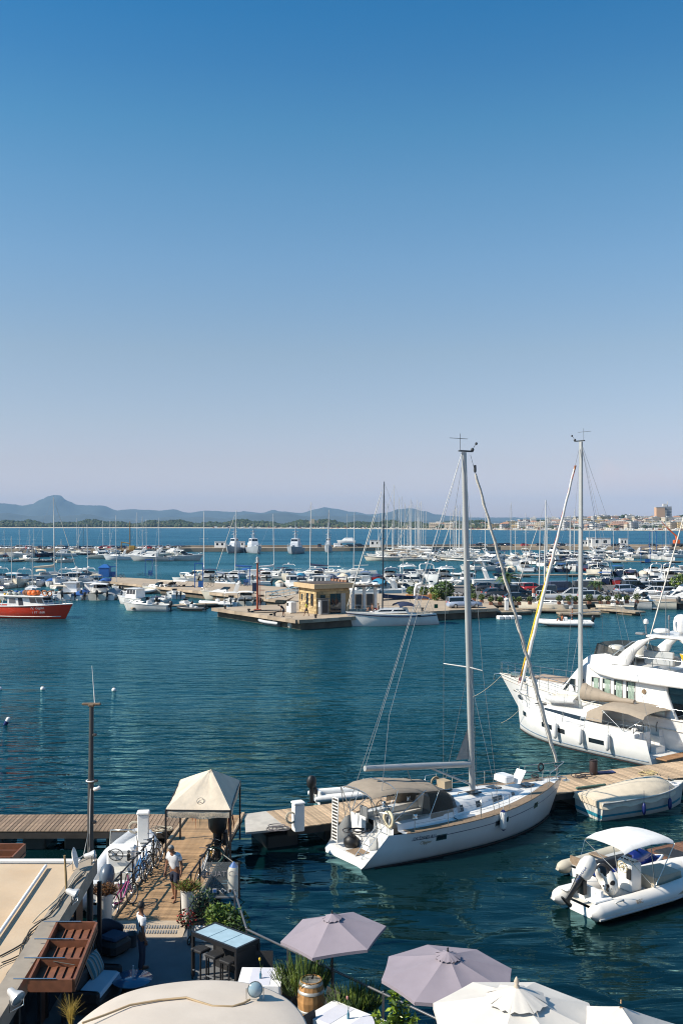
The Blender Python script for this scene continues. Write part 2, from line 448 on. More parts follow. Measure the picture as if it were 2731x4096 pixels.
def deck_from(mb,rings,inset=.0,dz=-.06,i0=0,i1=None,camber=.06):
 """deck between the sheers from section i0 to i1"""
 out=[]
 for r in rings[i0:(i1 if i1 is not None else len(rings))]:
  a,b=Vector(r[0]),Vector(r[-1]);a=a+(b-a).normalized()*min(inset,(b-a).length*.45);b=b+(Vector(r[0])-b).normalized()*min(inset,(b-a).length*.45)
  w2=(a-b).length/2
  out.append([(a.x,a.y*(1-k)+b.y*k,a.z+dz+camber*w2*(1-(2*k-1)**2)) for k in (0,.25,.5,.75,1)])
 mb.loft(out,closed=False,smooth=True)
def rubrail(mb,rings,r=.035,off=0.0,dz=0.0):
 mb.tube([(q[0][0],q[0][1]+off,q[0][2]+dz) for q in rings],r,5)
 mb.tube([(q[-1][0],q[-1][1]-off,q[-1][2]+dz) for q in rings],r,5)
def sheer_at(rings,t,side=1):
 f=t*(len(rings)-1);i=min(int(f),len(rings)-2)
 a=rings[i][0 if side>0 else -1];b=rings[i+1][0 if side>0 else -1]
 return vl(a,b,f-i)
def outboard(parent,x,y,z,s=1.0,m=None,tilt=0.0):
 """outboard motor hung on a transom, tilted up by tilt"""
 mb=MB();c,sn=math.cos(tilt),math.sin(tilt)
 def tr(p):return (x+(p[0]*c+p[2]*sn)*s,y+p[1]*s,z+(-p[0]*sn+p[2]*c)*s)
 prof=[(.0,.16,.14),(.10,.24,.19),(.35,.26,.20),(.52,.20,.16),(.60,.09,.08)]
 rings=[[tr((-.28+a*math.cos(k*PI/4),b*math.sin(k*PI/4),zz)) for k in range(8)] for (zz,a,b) in prof]
 mb.loft(rings,True,True,True)
 low=MB()
 low.loft([[tr((-.28+a*math.cos(k*PI/4),b*math.sin(k*PI/4),zz)) for k in range(8)] for (zz,a,b) in [(-.75,.10,.03),(-.45,.09,.05),(.0,.13,.10)]],True,True,True)
 low.tube([tr((-.5,0,-.72)),tr((-.1,0,-.72))],[.03*s,.06*s],6)
 low.box(tr((-.08,0,-.15)),(.12*s,.22*s,.35*s))
 o=mb.build('outboard_motor',m or dkgrey,parent)
 low.build('lower_unit',blackr,o)
 return o
def window_strip(mb,pts,th=.01):
 """dark pane as a thin proud quad"""
 a,b,c,d=[Vector(p) for p in pts];n=(b-a).cross(d-a).normalized()*th
 mb.add([a,b,c,d,a+n,b+n,c+n,d+n],[(4,5,6,7),(0,1,5,4),(1,2,6,5),(2,3,7,6),(3,0,4,7)],False)
def cabin_block(mb,x0,x1,w0,w1,z0,h,fr=.5,br=.1,tin=.82,top=True):
 """cabin: raked front (fr) and back (br), sides leaning in (tin); x1 is forward"""
 b=[(x0,w0/2,z0),(x1,w1/2,z0),(x1,-w1/2,z0),(x0,-w0/2,z0)]
 t=[(x0+br,w0/2*tin,z0+h),(x1-fr,w1/2*tin,z0+h),(x1-fr,-w1/2*tin,z0+h),(x0+br,-w0/2*tin,z0+h)]
 mb.add(b+t,[(0,3,7,4),(1,0,4,5),(2,1,5,6),(3,2,6,7)]+([(4,7,6,5)] if top else []),False)
 return b,t
def side_windows(mb,b,t,lo=.35,hi=.85,n=3,gap=.12,front=True,m0=.06,m1=.06):
 def quad(A,B,C,D,u0,u1):
  p=lambda u,v:vl(vl(A,B,u),vl(D,C,u),v)
  window_strip(mb,[p(u0,lo),p(u1,lo),p(u1,hi),p(u0,hi)])
 b=[Vector(q) for q in b];t=[Vector(q) for q in t]
 for k in range(n):
  u0=m0+(1-m0-m1)*(k+gap/2)/n;u1=m0+(1-m0-m1)*(k+1-gap/2)/n
  quad(b[1],b[0],t[0],t[1],1-u1,1-u0);quad(b[3],b[2],t[2],t[3],u0,u1)
 if front:
  for k in range(2):quad(b[2],b[1],t[1],t[2],.05+.46*k,.49+.46*k)
def canopy(mb,x0,x1,w,z,arch=.18,drop=.1,n=6):
 rows=[]
 for i in range(5):
  t=i/4;x=lerp(x0,x1,t)
  rows.append([(x,w/2*math.cos(PI*j/n),z+arch*math.sin(PI*j/n)-drop*(2*t-1)**2) for j in range(n+1)])
 mb.loft(rows,closed=False,smooth=True)
 mb.loft([[(p[0],p[1],p[2]-.02) for p in r][::-1] for r in rows],closed=False,smooth=True)
def legs(mb,x0,x1,w,z0,z1,r=.018,n=4):
 for s in (1,-1):
  xm=(x0+x1)/2
  mb.tube([(xm,s*w/2,z0),(x0,s*w/2,z1)],r,n);mb.tube([(xm,s*w/2,z0),(x1,s*w/2,z1)],r,n)
def rails(mb,rings,t0,t1,h=.55,n=5,r=.014,mid=True):
 for s in (1,-1):
  pts=[sheer_at(rings,lerp(t0,t1,i/n),s) for i in range(n+1)]
  pts=[Vector((p.x,p.y*.94,p.z)) for p in pts]
  up=[p+Vector((0,0,h)) for p in pts]
  mb.tube(up,r,4)
  if mid:mb.tube([p+Vector((0,0,h*.5)) for p in pts],r*.7,4)
  for p,q in zip(pts,up):mb.tube([p,q],r,4)
  # ---- models of small craft (each model a thing with parts; x forward, z = 0 the waterline)
def m_open_boat(L=5.6,hm=None,om=None,top=None,cuddy=False,twin=False):
 t=thing('motorboat','x','boat')
 h=MB();r=hull(h,L,L*.4,.95,.7,tr=.9,rake=.1);rubrail(h,r,.035)
 h.build('hull',hm or gel,t)
 d=MB();deck_from(d,r,.06,-.03,6,None);deck_from(d,r,.1,-.32,0,7,camber=0)
 for s in (1,-1):d.loft([[sheer_at(r,q/8*.6,s),sheer_at(r,q/8*.6,s)+Vector((0,-s*.16,.01)),sheer_at(r,q/8*.6,s)+Vector((0,-s*.16,-.3))] for q in range(9)],closed=False)
 d.build('deck',gel2 if hm is None else gel,t)
 c=MB();c.cbox((.15,0,.75),(.7,.8,.8),.06);c.cbox((-.9,0,.6),(.5,1.3,.4),.06);c.build('console',gel,t)
 wsh=MB()
 for s in (1,-1):wsh.quad((.5,0,1.15),(.3,s*.42,1.15),(.18,s*.42,1.5),(.35,0,1.5))
 wsh.build('windscreen',glassd,t)
 if top:
  k=MB();canopy(k,-1.0,.9,L*.36,1.95,.14);k.build('sunshade',top,t)
  g=MB();legs(g,-.95,.85,L*.36,.7,1.95);g.build('frame',steel,t)
 for y in ((-.32,.32) if twin else (0,)):outboard(t,-L/2,y,.75,.95,om)
 return t
def m_cabin_boat(L=7.2,hm=None,top=None,om=None,pil=False):
 t=thing('cabin_boat','x','boat')
 h=MB();r=hull(h,L,L*.38,1.25,.9,tr=.92,rake=.1,draft=.4);rubrail(h,r,.045)
 h.build('hull',hm or gel,t)
 d=MB();deck_from(d,r,.05,-.04,4,None);deck_from(d,r,.1,-.35,0,5,camber=0)
 for s in (1,-1):d.loft([[sheer_at(r,q/8*.4,s),sheer_at(r,q/8*.4,s)+Vector((0,-s*.18,.01)),sheer_at(r,q/8*.4,s)+Vector((0,-s*.18,-.35))] for q in range(9)],closed=False)
 d.build('deck',gel,t)
 c=MB();hh=1.15 if pil else .55
 if pil:
  b,tp=cabin_block(c,-L*.12,L*.2,L*.30,L*.24,1.0,1.35,.35,.05,.86)
  c.box(((-L*.12+L*.2)/2-.2,0,2.39),(L*.36,L*.29,.06))
 else:
  b,tp=cabin_block(c,-L*.08,L*.33,L*.31,L*.14,.98,.55,.9,.02,.8)
 cb=c.build('cabin',gel,t)
 g=MB();side_windows(g,b,tp,.42 if pil else .3,.9 if pil else .8,3 if pil else 2);g.build('glazing',glassd,cb)
 if not pil:
  wsh=MB();w=L*.28
  for s in (1,-1):
   wsh.quad((-L*.02,s*w/2,1.5),(L*.1,s*w*.35,1.5),(L*.04,s*w*.33,1.95),(-L*.05,s*w*.45,1.95))
  wsh.quad((L*.1,w*.35,1.5),(L*.1,-w*.35,1.5),(L*.04,-w*.33,1.95),(L*.04,w*.33,1.95))
  wsh.build('windscreen',glassd,t)
 if top:
  k=MB();canopy(k,-L*.4,-L*.02,L*.33,2.2,.16);k.build('sunshade',top,t)
  g=MB();legs(g,-L*.38,-L*.05,L*.33,.95,2.2);g.build('frame',steel,t)
 rl=MB();rails(rl,r,.55,.97,.45,5);rl.build('handrail',steel,t)
 outboard(t,-L/2,0,.85,1.05,om)
 return t
def m_cruiser(L=10,hm=None,fly=False,top=None,arch=True):
 t=thing('motor_cruiser','x','boat')
 h=MB();r=hull(h,L,L*.34,1.75,1.25,tr=.93,rake=.13,draft=.5,full=.85);rubrail(h,r,.05)
 h.build('hull',hm or gel,t)
 d=MB();deck_from(d,r,.05,-.03,4,None,.1);deck_from(d,r,.12,-.4,0,5,camber=0)
 for s in (1,-1):d.loft([[sheer_at(r,q/8*.4,s),sheer_at(r,q/8*.4,s)+Vector((0,-s*.25,.01)),sheer_at(r,q/8*.4,s)+Vector((0,-s*.25,-.4))] for q in range(9)],closed=False)
 d.box((-L/2-.35,0,.35),(.8,L*.28,.1));d.build('deck',gel,t)
 c=MB()
 if fly:
  b,tp=cabin_block(c,-L*.18,L*.26,L*.29,L*.2,1.35,1.25,L*.13,.1,.9)
  b2,t2=cabin_block(c,-L*.2,L*.08,L*.27,L*.22,2.6,.62,.5,.15,.95)
 else:
  b,tp=cabin_block(c,-L*.05,L*.34,L*.29,L*.12,1.4,.62,L*.18,.05,.8)
 cb=c.build('cabin',gel,t)
 g=MB();side_windows(g,b,tp,.3,.85,3 if fly else 2,gap=.1);g.build('glazing',glassd,cb)
 wsh=MB();w=L*.26;z=3.2 if fly else 1.95;xo=-L*.05 if fly else 0
 for s in (1,-1):wsh.quad((xo-L*.08,s*w/2,z),(xo+L*.1,s*w*.3,z),(xo+L*.02,s*w*.28,z+.5),(xo-L*.1,s*w*.46,z+.45))
 wsh.quad((xo+L*.1,w*.3,z),(xo+L*.1,-w*.3,z),(xo+L*.02,-w*.28,z+.5),(xo+L*.02,w*.28,z+.5))
 wsh.build('windscreen',glassd,t)
 if arch:
  a=MB();zz=3.3 if not fly else 4.2;zb=1.2 if not fly else 2.6
  pts=[(-L*.2,L*.15,zb),(-L*.27,L*.145,zz-.3),(-L*.29,L*.11,zz),(-L*.29,-L*.11,zz),(-L*.27,-L*.145,zz-.3),(-L*.2,-L*.15,zb)]
  rg=[[(p[0]+dx,p[1],p[2]+dz) for (dx,dz) in ((-.25,-.06),(.25,-.06),(.25,.06),(-.25,.06))] for p in pts]
  a.loft(rg,True,True,False);a.ball((-L*.29,0,zz+.2),.25,8,.6);a.build('radar_arch',gel,t)
 if top:
  k=MB();canopy(k,-L*.46,-L*.02 if not fly else -L*.1,L*.31,2.9 if not fly else 4.3,.2);k.build('sunshade',top,t)
  g=MB();legs(g,-L*.42,-L*.06,L*.31,1.2 if not fly else 3,2.9 if not fly else 4.3,.025);g.build('frame',steel,t)
 rl=MB();rails(rl,r,.5,.98,.55,6);rl.build('handrail',steel,t)
 return t
def m_sail(L=10,mh=13,hm=None,cover=None,mm=None,spray=None,stripe=None,furl=True,jib=None):
 t=thing('sailboat','x','sailboat')
 h=MB();r=hull(h,L,L*.32,1.3,1.0,tr=.72,rake=.09,draft=.5,full=.95,scoop=.5,mid=.1)
 h.build('hull',hm or gel,t)
 if stripe:
  s_=MB()
  for s in (1,-1):s_.tube([sheer_at(r,q/10,s)+Vector((0,s*.012,-.16)) for q in range(11)],.05,4)
  s_.build('hull_stripe',stripe,t)
 d=MB();deck_from(d,r,.03,-.02,3,None,.06);deck_from(d,r,.08,-.4,0,4,camber=0)
 for s in (1,-1):d.loft([[sheer_at(r,q/8*.27,s),sheer_at(r,q/8*.27,s)+Vector((0,-s*.3,.02)),sheer_at(r,q/8*.27,s)+Vector((0,-s*.3,-.4))] for q in range(9)],closed=False)
 d.build('deck',gel2,t)
 c=MB();b,tp=cabin_block(c,-L*.16,L*.24,L*.2,L*.13,1.1,.38,L*.1,.1,.82);cb=c.build('coachroof',gel,t)
 g=MB();side_windows(g,b,tp,.35,.75,2,front=False);g.build('glazing',glassd,cb)
 xm=L*.1;mz=1.45;tipx=xm-.25
 m=MB();m.tube([(xm,0,1.0),(lerp(xm,tipx,.5),0,mz+mh*.5),(tipx,0,mz+mh)],[.10,.095,.06],8)
 for f in ((.45,.75) if mh>14 else (.55,)):
  z=mz+mh*f;m.tube([(xm-.15,-.85,z),(xm-.05,0,z+.02),(xm-.15,.85,z)],.022,4)
 m.build('mast',mm or alup,t)
 bo=MB();bx=xm-L*.36;bo.tube([(xm,0,mz+.75),(bx,0,mz+.85)],.07,6);bo.build('boom',mm or alup,t)
 if cover:
  k=MB();k.tube([(xm-.05,0,mz+1.5),(xm-.2,0,mz+1.1),(lerp(xm,bx,.4),0,mz+1.0),(bx+.1,0,mz+.95)],[.06,.2,.18,.1],7);k.build('sail_cover',cover,t)
 rg=MB();bow=(L/2-.1,0,1.32);st=(-L/2+.3,0,1.05);tip=(tipx,0,mz+mh-.1)
 rg.tube([bow,tip],.012,3);rg.tube([st,tip],.012,3)
 for s in (1,-1):
  a=(xm-.2,s*L*.145,1.2);f=.55 if mh<=14 else .75
  rg.tube([a,(xm-.15,s*.85,mz+mh*f),tip],.010,3)
 rg.build('rigging',wire,t)
 if furl:
  j=MB();p0,p1=Vector(bow)+Vector((-.1,0,.4)),vl(bow,tip,.93)
  j.tube([vl(p0,p1,q/6) for q in range(7)],[.03,.06,.065,.06,.05,.045,.03],6);j.build('furled_headsail',jib or sailc,t)
 if spray:
  k=MB();canopy(k,-L*.22,-L*.05,L*.24,1.75,.3,.15);k.build('sprayhood',spray,t)
 rl=MB();rails(rl,r,.1,.98,.6,7,.011);rl.build('handrail',steel,t)
 return t
def m_rib(L=5.5,tm=None,om=None,fl=None,console=True):
 t=thing('inflatable_boat','x','boat')
 W=L*.17;rr=L*.043;zc=.42
 path=[(-L/2-.25,W,zc),(-L/2,W,zc),(0,W,zc),(L*.25,W*.95,zc+.04),(L*.38,W*.72,zc+.1),(L*.46,W*.38,zc+.16),(L*.485,0,zc+.18)]
 path=path+[(p[0],-p[1],p[2]) for p in path[-2::-1]]
 b=MB();b.tube(path,[rr*.55]+[rr]*(len(path)-2)+[rr*.55],10)
 b.build('inflatable_tube',tm or whitec,t)
 h=MB();h.loft([[(-L/2,W,.35),(-L/2,W*.6,-.1),(-L/2,0,-.25),(-L/2,-W*.6,-.1),(-L/2,-W,.35)],[(L*.2,W,.35),(L*.2,W*.55,-.05),(L*.2,0,-.2),(L*.2,-W*.55,-.05),(L*.2,-W,.35)],[(L*.47,.05,.5),(L*.45,.03,.3),(L*.42,0,.2),(L*.45,-.03,.3),(L*.47,-.05,.5)]],closed=False,smooth=True)
 h.add([(-L/2,W,.35),(-L/2,W*.6,-.1),(-L/2,0,-.25),(-L/2,-W*.6,-.1),(-L/2,-W,.35)],[(0,1,2,3,4)])
 h.quad((-L/2,W,.33),(-L/2,-W,.33),(L*.3,-W*.8,.36),(L*.3,W*.8,.36))
 h.box((-L/2+.04,0,.45),(.08,W*1.7,.5));h.build('hull',fl or gel2,t)
 if console:
  c=MB();c.cbox((-.1,0,.72),(.55,.6,.8),.06);c.cbox((-1.0,0,.55),(.5,.75,.4),.06);c.build('console',gel,t)
  wsh=MB();wsh.quad((.12,.28,1.12),(.12,-.28,1.12),(-.02,-.25,1.4),(-.02,.25,1.4));wsh.build('windscreen',glassd,t)
 outboard(t,-L/2,0,.8,.9,om)
 return t
def m_covered(L=6.0,cm=None,hm=None):
 t=thing('covered_boat','x','boat')
 h=MB();r=hull(h,L,L*.38,1.05,.8,tr=.9,rake=.1);rubrail(h,r,.035);h.build('hull',hm or gel,t)
 d=MB();deck_from(d,r,.05,-.03,8,None);d.build('deck',gel,t)
 k=MB();rows=[]
 for i in range(10):
  f=i/9*.78;p=sheer_at(r,f,1);hg=.12+.55*math.sin(min(1,f/.45)*PI/2)*(1 if i<8 else (.8 if i==8 else .1))
  rows.append([(p.x,(p.y+.03)*u,p.z+hg*(1-abs(u)**1.7)+(-.12 if abs(u)==1 else .02*math.sin(i*2.2+u*5))) for u in (-1,-.7,-.35,0,.35,.7,1)])
 k.loft(rows,closed=False,smooth=True);k.add(rows[0],[tuple(range(7))]);k.build('tarpaulin',cm or bluec,t)
 outboard(t,-L/2,0,.8,.95,blackr)
 return t
 # ================================================================== THE NEAR BOATS
def xshift(rings,dx):return [[(p[0]+dx,p[1],p[2]) for p in r] for r in rings]
def side_pt(rings,x,f,side):
 """point on the topsides at length x; f = 0 sheer .. 1 waterline"""
 k=0 if side>0 else -1;st=1 if side>0 else -1
 best=None
 for i in range(len(rings)-1):
  pa=[Vector(rings[i][k]),Vector(rings[i][k+st]),Vector(rings[i][k+2*st])]
  pb=[Vector(rings[i+1][k]),Vector(rings[i+1][k+st]),Vector(rings[i+1][k+2*st])]
  q=lambda P_:vl(P_[0],P_[1],f*2) if f<.5 else vl(P_[1],P_[2],f*2-1)
  a,b=q(pa),q(pb)
  if a.x<=x<=b.x:
   p=vl(a,b,(x-a.x)/max(1e-6,b.x-a.x));d=(b-a).normalized()
   e=(q(pa)-vl(pa[1],pa[2],.5)) if False else (pa[0]-pa[2])
   return p,d,e.normalized()
 return Vector(rings[0][k]),Vector((1,0,0)),Vector((0,0,1))
def side_panel(mb,rings,x0,x1,f0,f1,side,th=.012):
 c=[side_pt(rings,x,f,side)[0] for x,f in ((x0,f1),(x1,f1),(x1,f0),(x0,f0))]
 o=Vector((0,side*th,0))
 mb.add([p-o for p in c]+[p+o for p in c],[(4,5,6,7),(0,1,5,4),(1,2,6,5),(2,3,7,6),(3,0,4,7)],False)
def side_text(rings,body,x,f,side,size,m,parent,italic=0.0,sxx=1.0,name='lettering',off=.012):
 p,d,e=side_pt(rings,x,f,side)
 p=p+Vector((0,side*off,0))
 xd=d if side<0 else -d
 return text_mesh(body,size,frame(p,xd,e),name,m,parent,.002,italic,sxx)
def fender(parent,top,L=.6,r=.12,m=fenderw,tipm=fenderb,name='fender'):
 x,y,z=top;mb=MB()
 mb.lathe([(r*.25,0),(r*.8,-.06),(r,-.15),(r,-L+.12),(r*.75,-L+.04),(r*.2,-L)],(x,y,z),10)
 mb.tube([(x,y,z),(x,y,z+.55)],.012,4)
 o=mb.build(name,m,parent)
 for pr in ([(r*.3,.024),(r*.84,-.046)],[(r*.8,-L+.035),(r*.3,-L-.03)]):c=MB();c.lathe(pr,(x,y,z),10);c.build('fender_end',tipm,o)
 return o
def steering_wheel(parent,c,r,n=20,tilt=0.2,m=dkgrey,name='steering_wheel',axis='x'):
 M=Matrix.Rotation(PI/2-tilt,3,'Y') if axis=='x' else Matrix.Rotation(PI/2-tilt,3,'X')
 mb=MB();mb.ring(c,r,.018 if r>.3 else .016,n,5,M)
 for k in range(5):
  a=2*PI*k/5;mb.tube([c,Vector(c)+M@Vector((math.cos(a)*r,math.sin(a)*r,0))],.010,4)
 mb.ball(c,.05,6)
 return mb.build(name,m,parent)
def mast_set(t,xm,z0,h,rake,m,r=.11,spread=((.4,1.15),),top=True):
 mb=MB();tip=Vector((xm-rake,0,z0+h))
 pts=[Vector((xm-rake*q,0,z0+h*q)) for q in (0,.25,.5,.75,.94,1)]
 rings=[]
 for p,rr in zip(pts,(r,r,r,r*.95,r*.85,r*.8)):
  rings.append([(p.x+rr*1.35*math.cos(2*PI*k/12),rr*math.sin(2*PI*k/12),p.z) for k in range(12)])
 mb.loft(rings,True,True,True)
 mo=mb.build('mast',m,t)
 for (f,w_) in spread:
  s=MB();z=z0+h*f;x=xm-rake*f
  s.tube([(x-.35,-w_,z+.04),(x,0,z),(x-.35,w_,z+.04)],[.022,.035,.022],6);s.build('spreader',m,mo)
 if top:
  s=MB();s.box(tip+Vector((.1,0,.05)),(.7,.12,.06));s.tube([tip+Vector((-.2,0,.05)),tip+Vector((-.2,0,.75))],.012,4)
  s.tube([tip+Vector((-.2,0,.55)),tip+Vector((-.75,.0,.55))],.01,4);s.tube([tip+Vector((-.2,0,.55)),tip+Vector((.2,.0,.55))],.01,4)
  s.tube([tip+Vector((.4,0,.05)),tip+Vector((.62,0,.35))],.012,4);s.ball(tip+Vector((.66,0,.38)),.06,6);s.ball(tip+Vector((.45,0,.12)),.08,6)
  s.build('wind_instruments',dkgrey,mo)
 return tip
def pulpit(t,rings,x0,h=.6,name='pulpit'):
 mb=MB()
 ts=[(p[0][0],p[0][1]) for p in rings]
 xs=[r[0][0] for r in rings]
 L=xs[-1]-xs[0]
 for s in (1,-1):
  pts=[sheer_at(rings,(x0+(xs[-1]-x0)*q/4-xs[0])/L,s) for q in range(5)]
  pts=[Vector((p.x,p.y*.93,p.z)) for p in pts]
  mb.tube([p+Vector((.12,0,h)) for p in pts],.016,5);mb.tube([p+Vector((.06,0,h*.5)) for p in pts[:-1]],.012,5)
  for p in pts[:-1:2]:mb.tube([p,p+Vector((.1,0,h))],.016,5)
 return mb.build(name,steel,t)
def coil(mb,c,r,n=3,th=.018,seed=0,flat=False):
 rg=random.Random(seed)
 for k in range(n):
  M=Matrix.Rotation(rg.uniform(-.25,.25),3,'X')@Matrix.Rotation(rg.uniform(-.3,.3),3,'Y')
  if not flat:M=M@Matrix.Rotation(PI/2,3,'X')
  mb.ring((c[0]+rg.uniform(-.03,.03),c[1]+rg.uniform(-.03,.03),c[2]+(k*th*1.5 if flat else 0)),r*rg.uniform(.8,1.1),th,14,4,M)
hullgrey=mat('hull_white_weathered',(0.70,0.70,0.68),.25,var=.06,vscale=.8,coat=.3,stain=.25,stain_col=(.4,.38,.33))
dblue=mat('stripe_dark_blue',(0.02,0.03,0.07),.4,var=0)
antif=mat('antifouling',(0.05,0.025,0.02),.8,var=.2)
clear=mat('clear_vinyl',(.75,.78,.8),.08,var=0,alpha=.35,spec=.8)
def sail_body(t,L,B,fb,fs,tr,scoop,cock=(1.3,4.3),cw=.8,floor=.7,hm=gel,flare=.86,draft=.45,full=1.0,rake=.07,plat=.32,deckm=gel,n=26):
 rings=xshift(hull_rings(L,B,fb,fs,draft=draft,tr=tr,full=full,rake=rake,n=n,flare=flare,scoop=scoop,mid=.06),L/2)
 h=MB();h.loft(rings,closed=False,smooth=True);ho=h.build('hull',hm,t)
 bt=MB()
 for s in (0,-1):
  st=1 if s==0 else -1
  bt.loft([[(r[s+2*st][0],r[s+2*st][1]*1.004,.05),(r[s+2*st][0],r[s+2*st][1]*1.002,-.02),(r[s+3*st][0],r[s+3*st][1]*1.01,r[s+3*st][2])] for r in rings[1:]],closed=False,smooth=True)
 bt.build('boot_top',antif,ho)
 d=MB();c0,c1=cock
 i1=next(i for i,r in enumerate(rings) if r[0][0]>=c1)
 deck_from(d,rings,.02,-.03,i1,None,.07)
 def sh(x,s):return sheer_at(rings,min(max((x)/L,0),1),s)
 n_=10
 for s in (1,-1):
  rows=[]
  for q in range(n_+1):
   x=lerp(c0-.15,rings[i1][0][0]+.02,q/n_);p=sh(x,s);p=Vector((max(p.x,x),p.y,p.z))
   rows.append([p+Vector((0,-s*.02,-.03)),(p.x,s*(cw+.35),p.z),(p.x,s*(cw+.3),p.z+.22),(p.x,s*cw,p.z+.22),(p.x,s*cw,floor+.4),(p.x,s*.38,floor+.4),(p.x,s*.38,floor)])
  d.loft(rows,closed=False,smooth=False)
 d.quad((c0-.2,.38,floor),(c0-.2,-.38,floor),(rings[i1][0][0],-.38,floor),(rings[i1][0][0],.38,floor))
 zz=sh(c1,1).z
 d.quad((rings[i1][0][0],-cw-.3,floor),(rings[i1][0][0],cw+.3,floor),(rings[i1][0][0],cw+.3,zz+.22),(rings[i1][0][0],-cw-.3,zz+.22))
 # stern platform with steps
 def at_z(r,z):
  for i in range(4):
   p,q=Vector(r[i]),Vector(r[i+1])
   if q.z<=z<=p.z:return vl(q,p,(z-q.z)/max(1e-6,p.z-q.z))
  return Vector(r[2])
 e0=at_z(rings[0],plat);b0=e0.y
 low=[e0]+[Vector(p) for p in rings[0][:5] if p[2]<plat];d.add(low+[Vector((p.x,-p.y,p.z)) for p in low[::-1]],[tuple(range(2*len(low)))])
 edge=[at_z(r,plat) for r in rings if at_z(r,plat).x<c0];edge.append(Vector((c0+.05,edge[-1].y,plat)))
 d.loft([[p,Vector((p.x,0,plat+.01)),Vector((p.x,-p.y,plat))] for p in edge],closed=False)
 for s in (1,-1):
  d.quad((c0+.04,s*.38,plat),(c0+.04,s*b0*1.02,plat),(c0+.04,s*b0*1.05,fs+.18),(c0+.04,s*.38,fs+.18))
 d.box((c0-.15,0,(plat+floor)/2),(.35,.74,floor-plat-.02))
 d.build('deck',deckm,t)
 return rings
def make_main_sailboat():
 A=P(1363,3416,.26);t=thing('sailboat','white sloop with taupe bimini and bare boom moored beside the wooden pontoon','sailboat',(A.x,A.y,0),math.atan2(.553,.833))
 L,B=11.5,3.9
 rings=sail_body(t,L,B,1.52,1.12,.74,1.15,(1.35,4.25),.82,.72,hm=hullgrey,rake=.09,plat=.27)
 s_=MB()
 for s in (1,-1):s_.tube([side_pt(rings,lerp(2.0,11.0,q/16),.28,s)[0]+Vector((0,s*.004,0)) for q in range(17)],.012,4)
 s_.build('hull_stripe',dblue,t)
 for (x0,x1,f0,f1) in ((3.1,3.5,.26,.42),(6.0,6.3,.26,.4),(6.45,6.7,.24,.38),(8.6,8.85,.2,.34)):
  for s in (-1,1):
   g=MB();side_panel(g,rings,x0,x1,f0,f1,s,.014);w_=g.build('hull_window',glassd,t)
   e=MB();side_panel(e,rings,x0-.04,x1+.04,f0-.03,f1+.03,s,.008);e.build('window_rim',steel,w_)
 side_text(rings,'OCÉANIS 411',2.55,.22,-1,.17,dblue,t)
 side_text(rings,'Clipper',2.6,.42,-1,.17,mat('gold_script',(.35,.25,.12),.5,var=0),t,.35)
 # teak side decks and toe rail
 tk=MB()
 for s in (1,-1):
  rows=[]
  for q in range(15):
   x=lerp(1.6,10.6,q/14);p=sheer_at(rings,x/L,s);wd=min(.42,abs(p.y)*.55)
   rows.append([p+Vector((0,-s*.06,-.012)),p+Vector((0,-s*(.06+wd),.018))])
  tk.loft(rows,closed=False,smooth=True)
 tk.build('side_deck',teak,t)
 tr_=MB()
 for s in (1,-1):tr_.tube([sheer_at(rings,q/26,s)+Vector((0,0,.015)) for q in range(3,27)],.022,4)
 tr_.build('toe_rail',teak,t)
 c=MB()
 rows=[]
 for (x,w_,h_) in ((4.25,2.2,.50),(5.2,2.15,.50),(6.4,1.95,.44),(7.4,1.6,.34),(8.3,1.2,.2),(8.9,.9,.03)):
  z=sheer_at(rings,x/L,1).z+.02
  rows.append([(x,w_/2,z),(x,w_/2*.88,z+h_*.8),(x,w_/2*.6,z+h_),(x,0,z+h_*1.06),(x,-w_/2*.6,z+h_),(x,-w_/2*.88,z+h_*.8),(x,-w_/2,z)])
 c.loft(rows,closed=False,smooth=True);c.add(rows[0],[tuple(range(7))])
 cb=c.build('coachroof',gel,t)
 for s in (-1,1):
  for (x0,x1) in ((4.75,5.05),(5.75,6.05),(6.7,7.3),(7.95,8.15)):
   g=MB();z=sheer_at(rings,x0/L,1).z
   def wy(x,v):
    for i in range(len(rows)-1):
     if rows[i][0][0]<=x<=rows[i+1][0][0]:
      k=(x-rows[i][0][0])/(rows[i+1][0][0]-rows[i][0][0]);a=vl(rows[i][0],rows[i+1][0],k);b=vl(rows[i][1],rows[i+1][1],k)
      return vl(a,b,v)
    return Vector(rows[-1][0])
   q=[wy(x0,.25),wy(x1,.25),wy(x1,.85),wy(x0,.85)]
   if s<0:q=[Vector((p.x,-p.y,p.z)) for p in q]
   g.add([p+Vector((0,s*.012,.004)) for p in q]+q,[(0,1,2,3),(0,1,5,4),(1,2,6,5),(2,3,7,6),(3,0,4,7)]);g.build('cabin_window',glassd,cb)
 for (x,y,wx,wyy) in ((6.05,-.5,.5,.42),(7.55,0,.5,.5),(9.4,0,.5,.5),(5.4,.5,.45,.4)):
  z=sheer_at(rings,x/L,1).z+(.56 if x<6.2 else (.36 if x<8 else .1))
  g=MB();g.cbox((x,y,z),(wx,wyy,.05),.015);g.build('deck_hatch',glassd,cb)
 for s in (1,-1):
  g=MB();z=1.25;pts=[(5.0,s*.72,1.85),(5.05,s*.72,1.93),(7.0,s*.62,1.86),(7.05,s*.62,1.76)];g.tube(pts,.015,5);g.build('grab_rail',teak,cb)
  # cockpit
 steering_wheel(t,(1.95,0,1.45),.48,22,.1)
 p_=MB();p_.cbox((2.25,0,1.05),(.3,.32,.75),.04);p_.cbox((2.12,0,1.5),(.2,.3,.22),.04);p_.build('pedestal',gel,t)
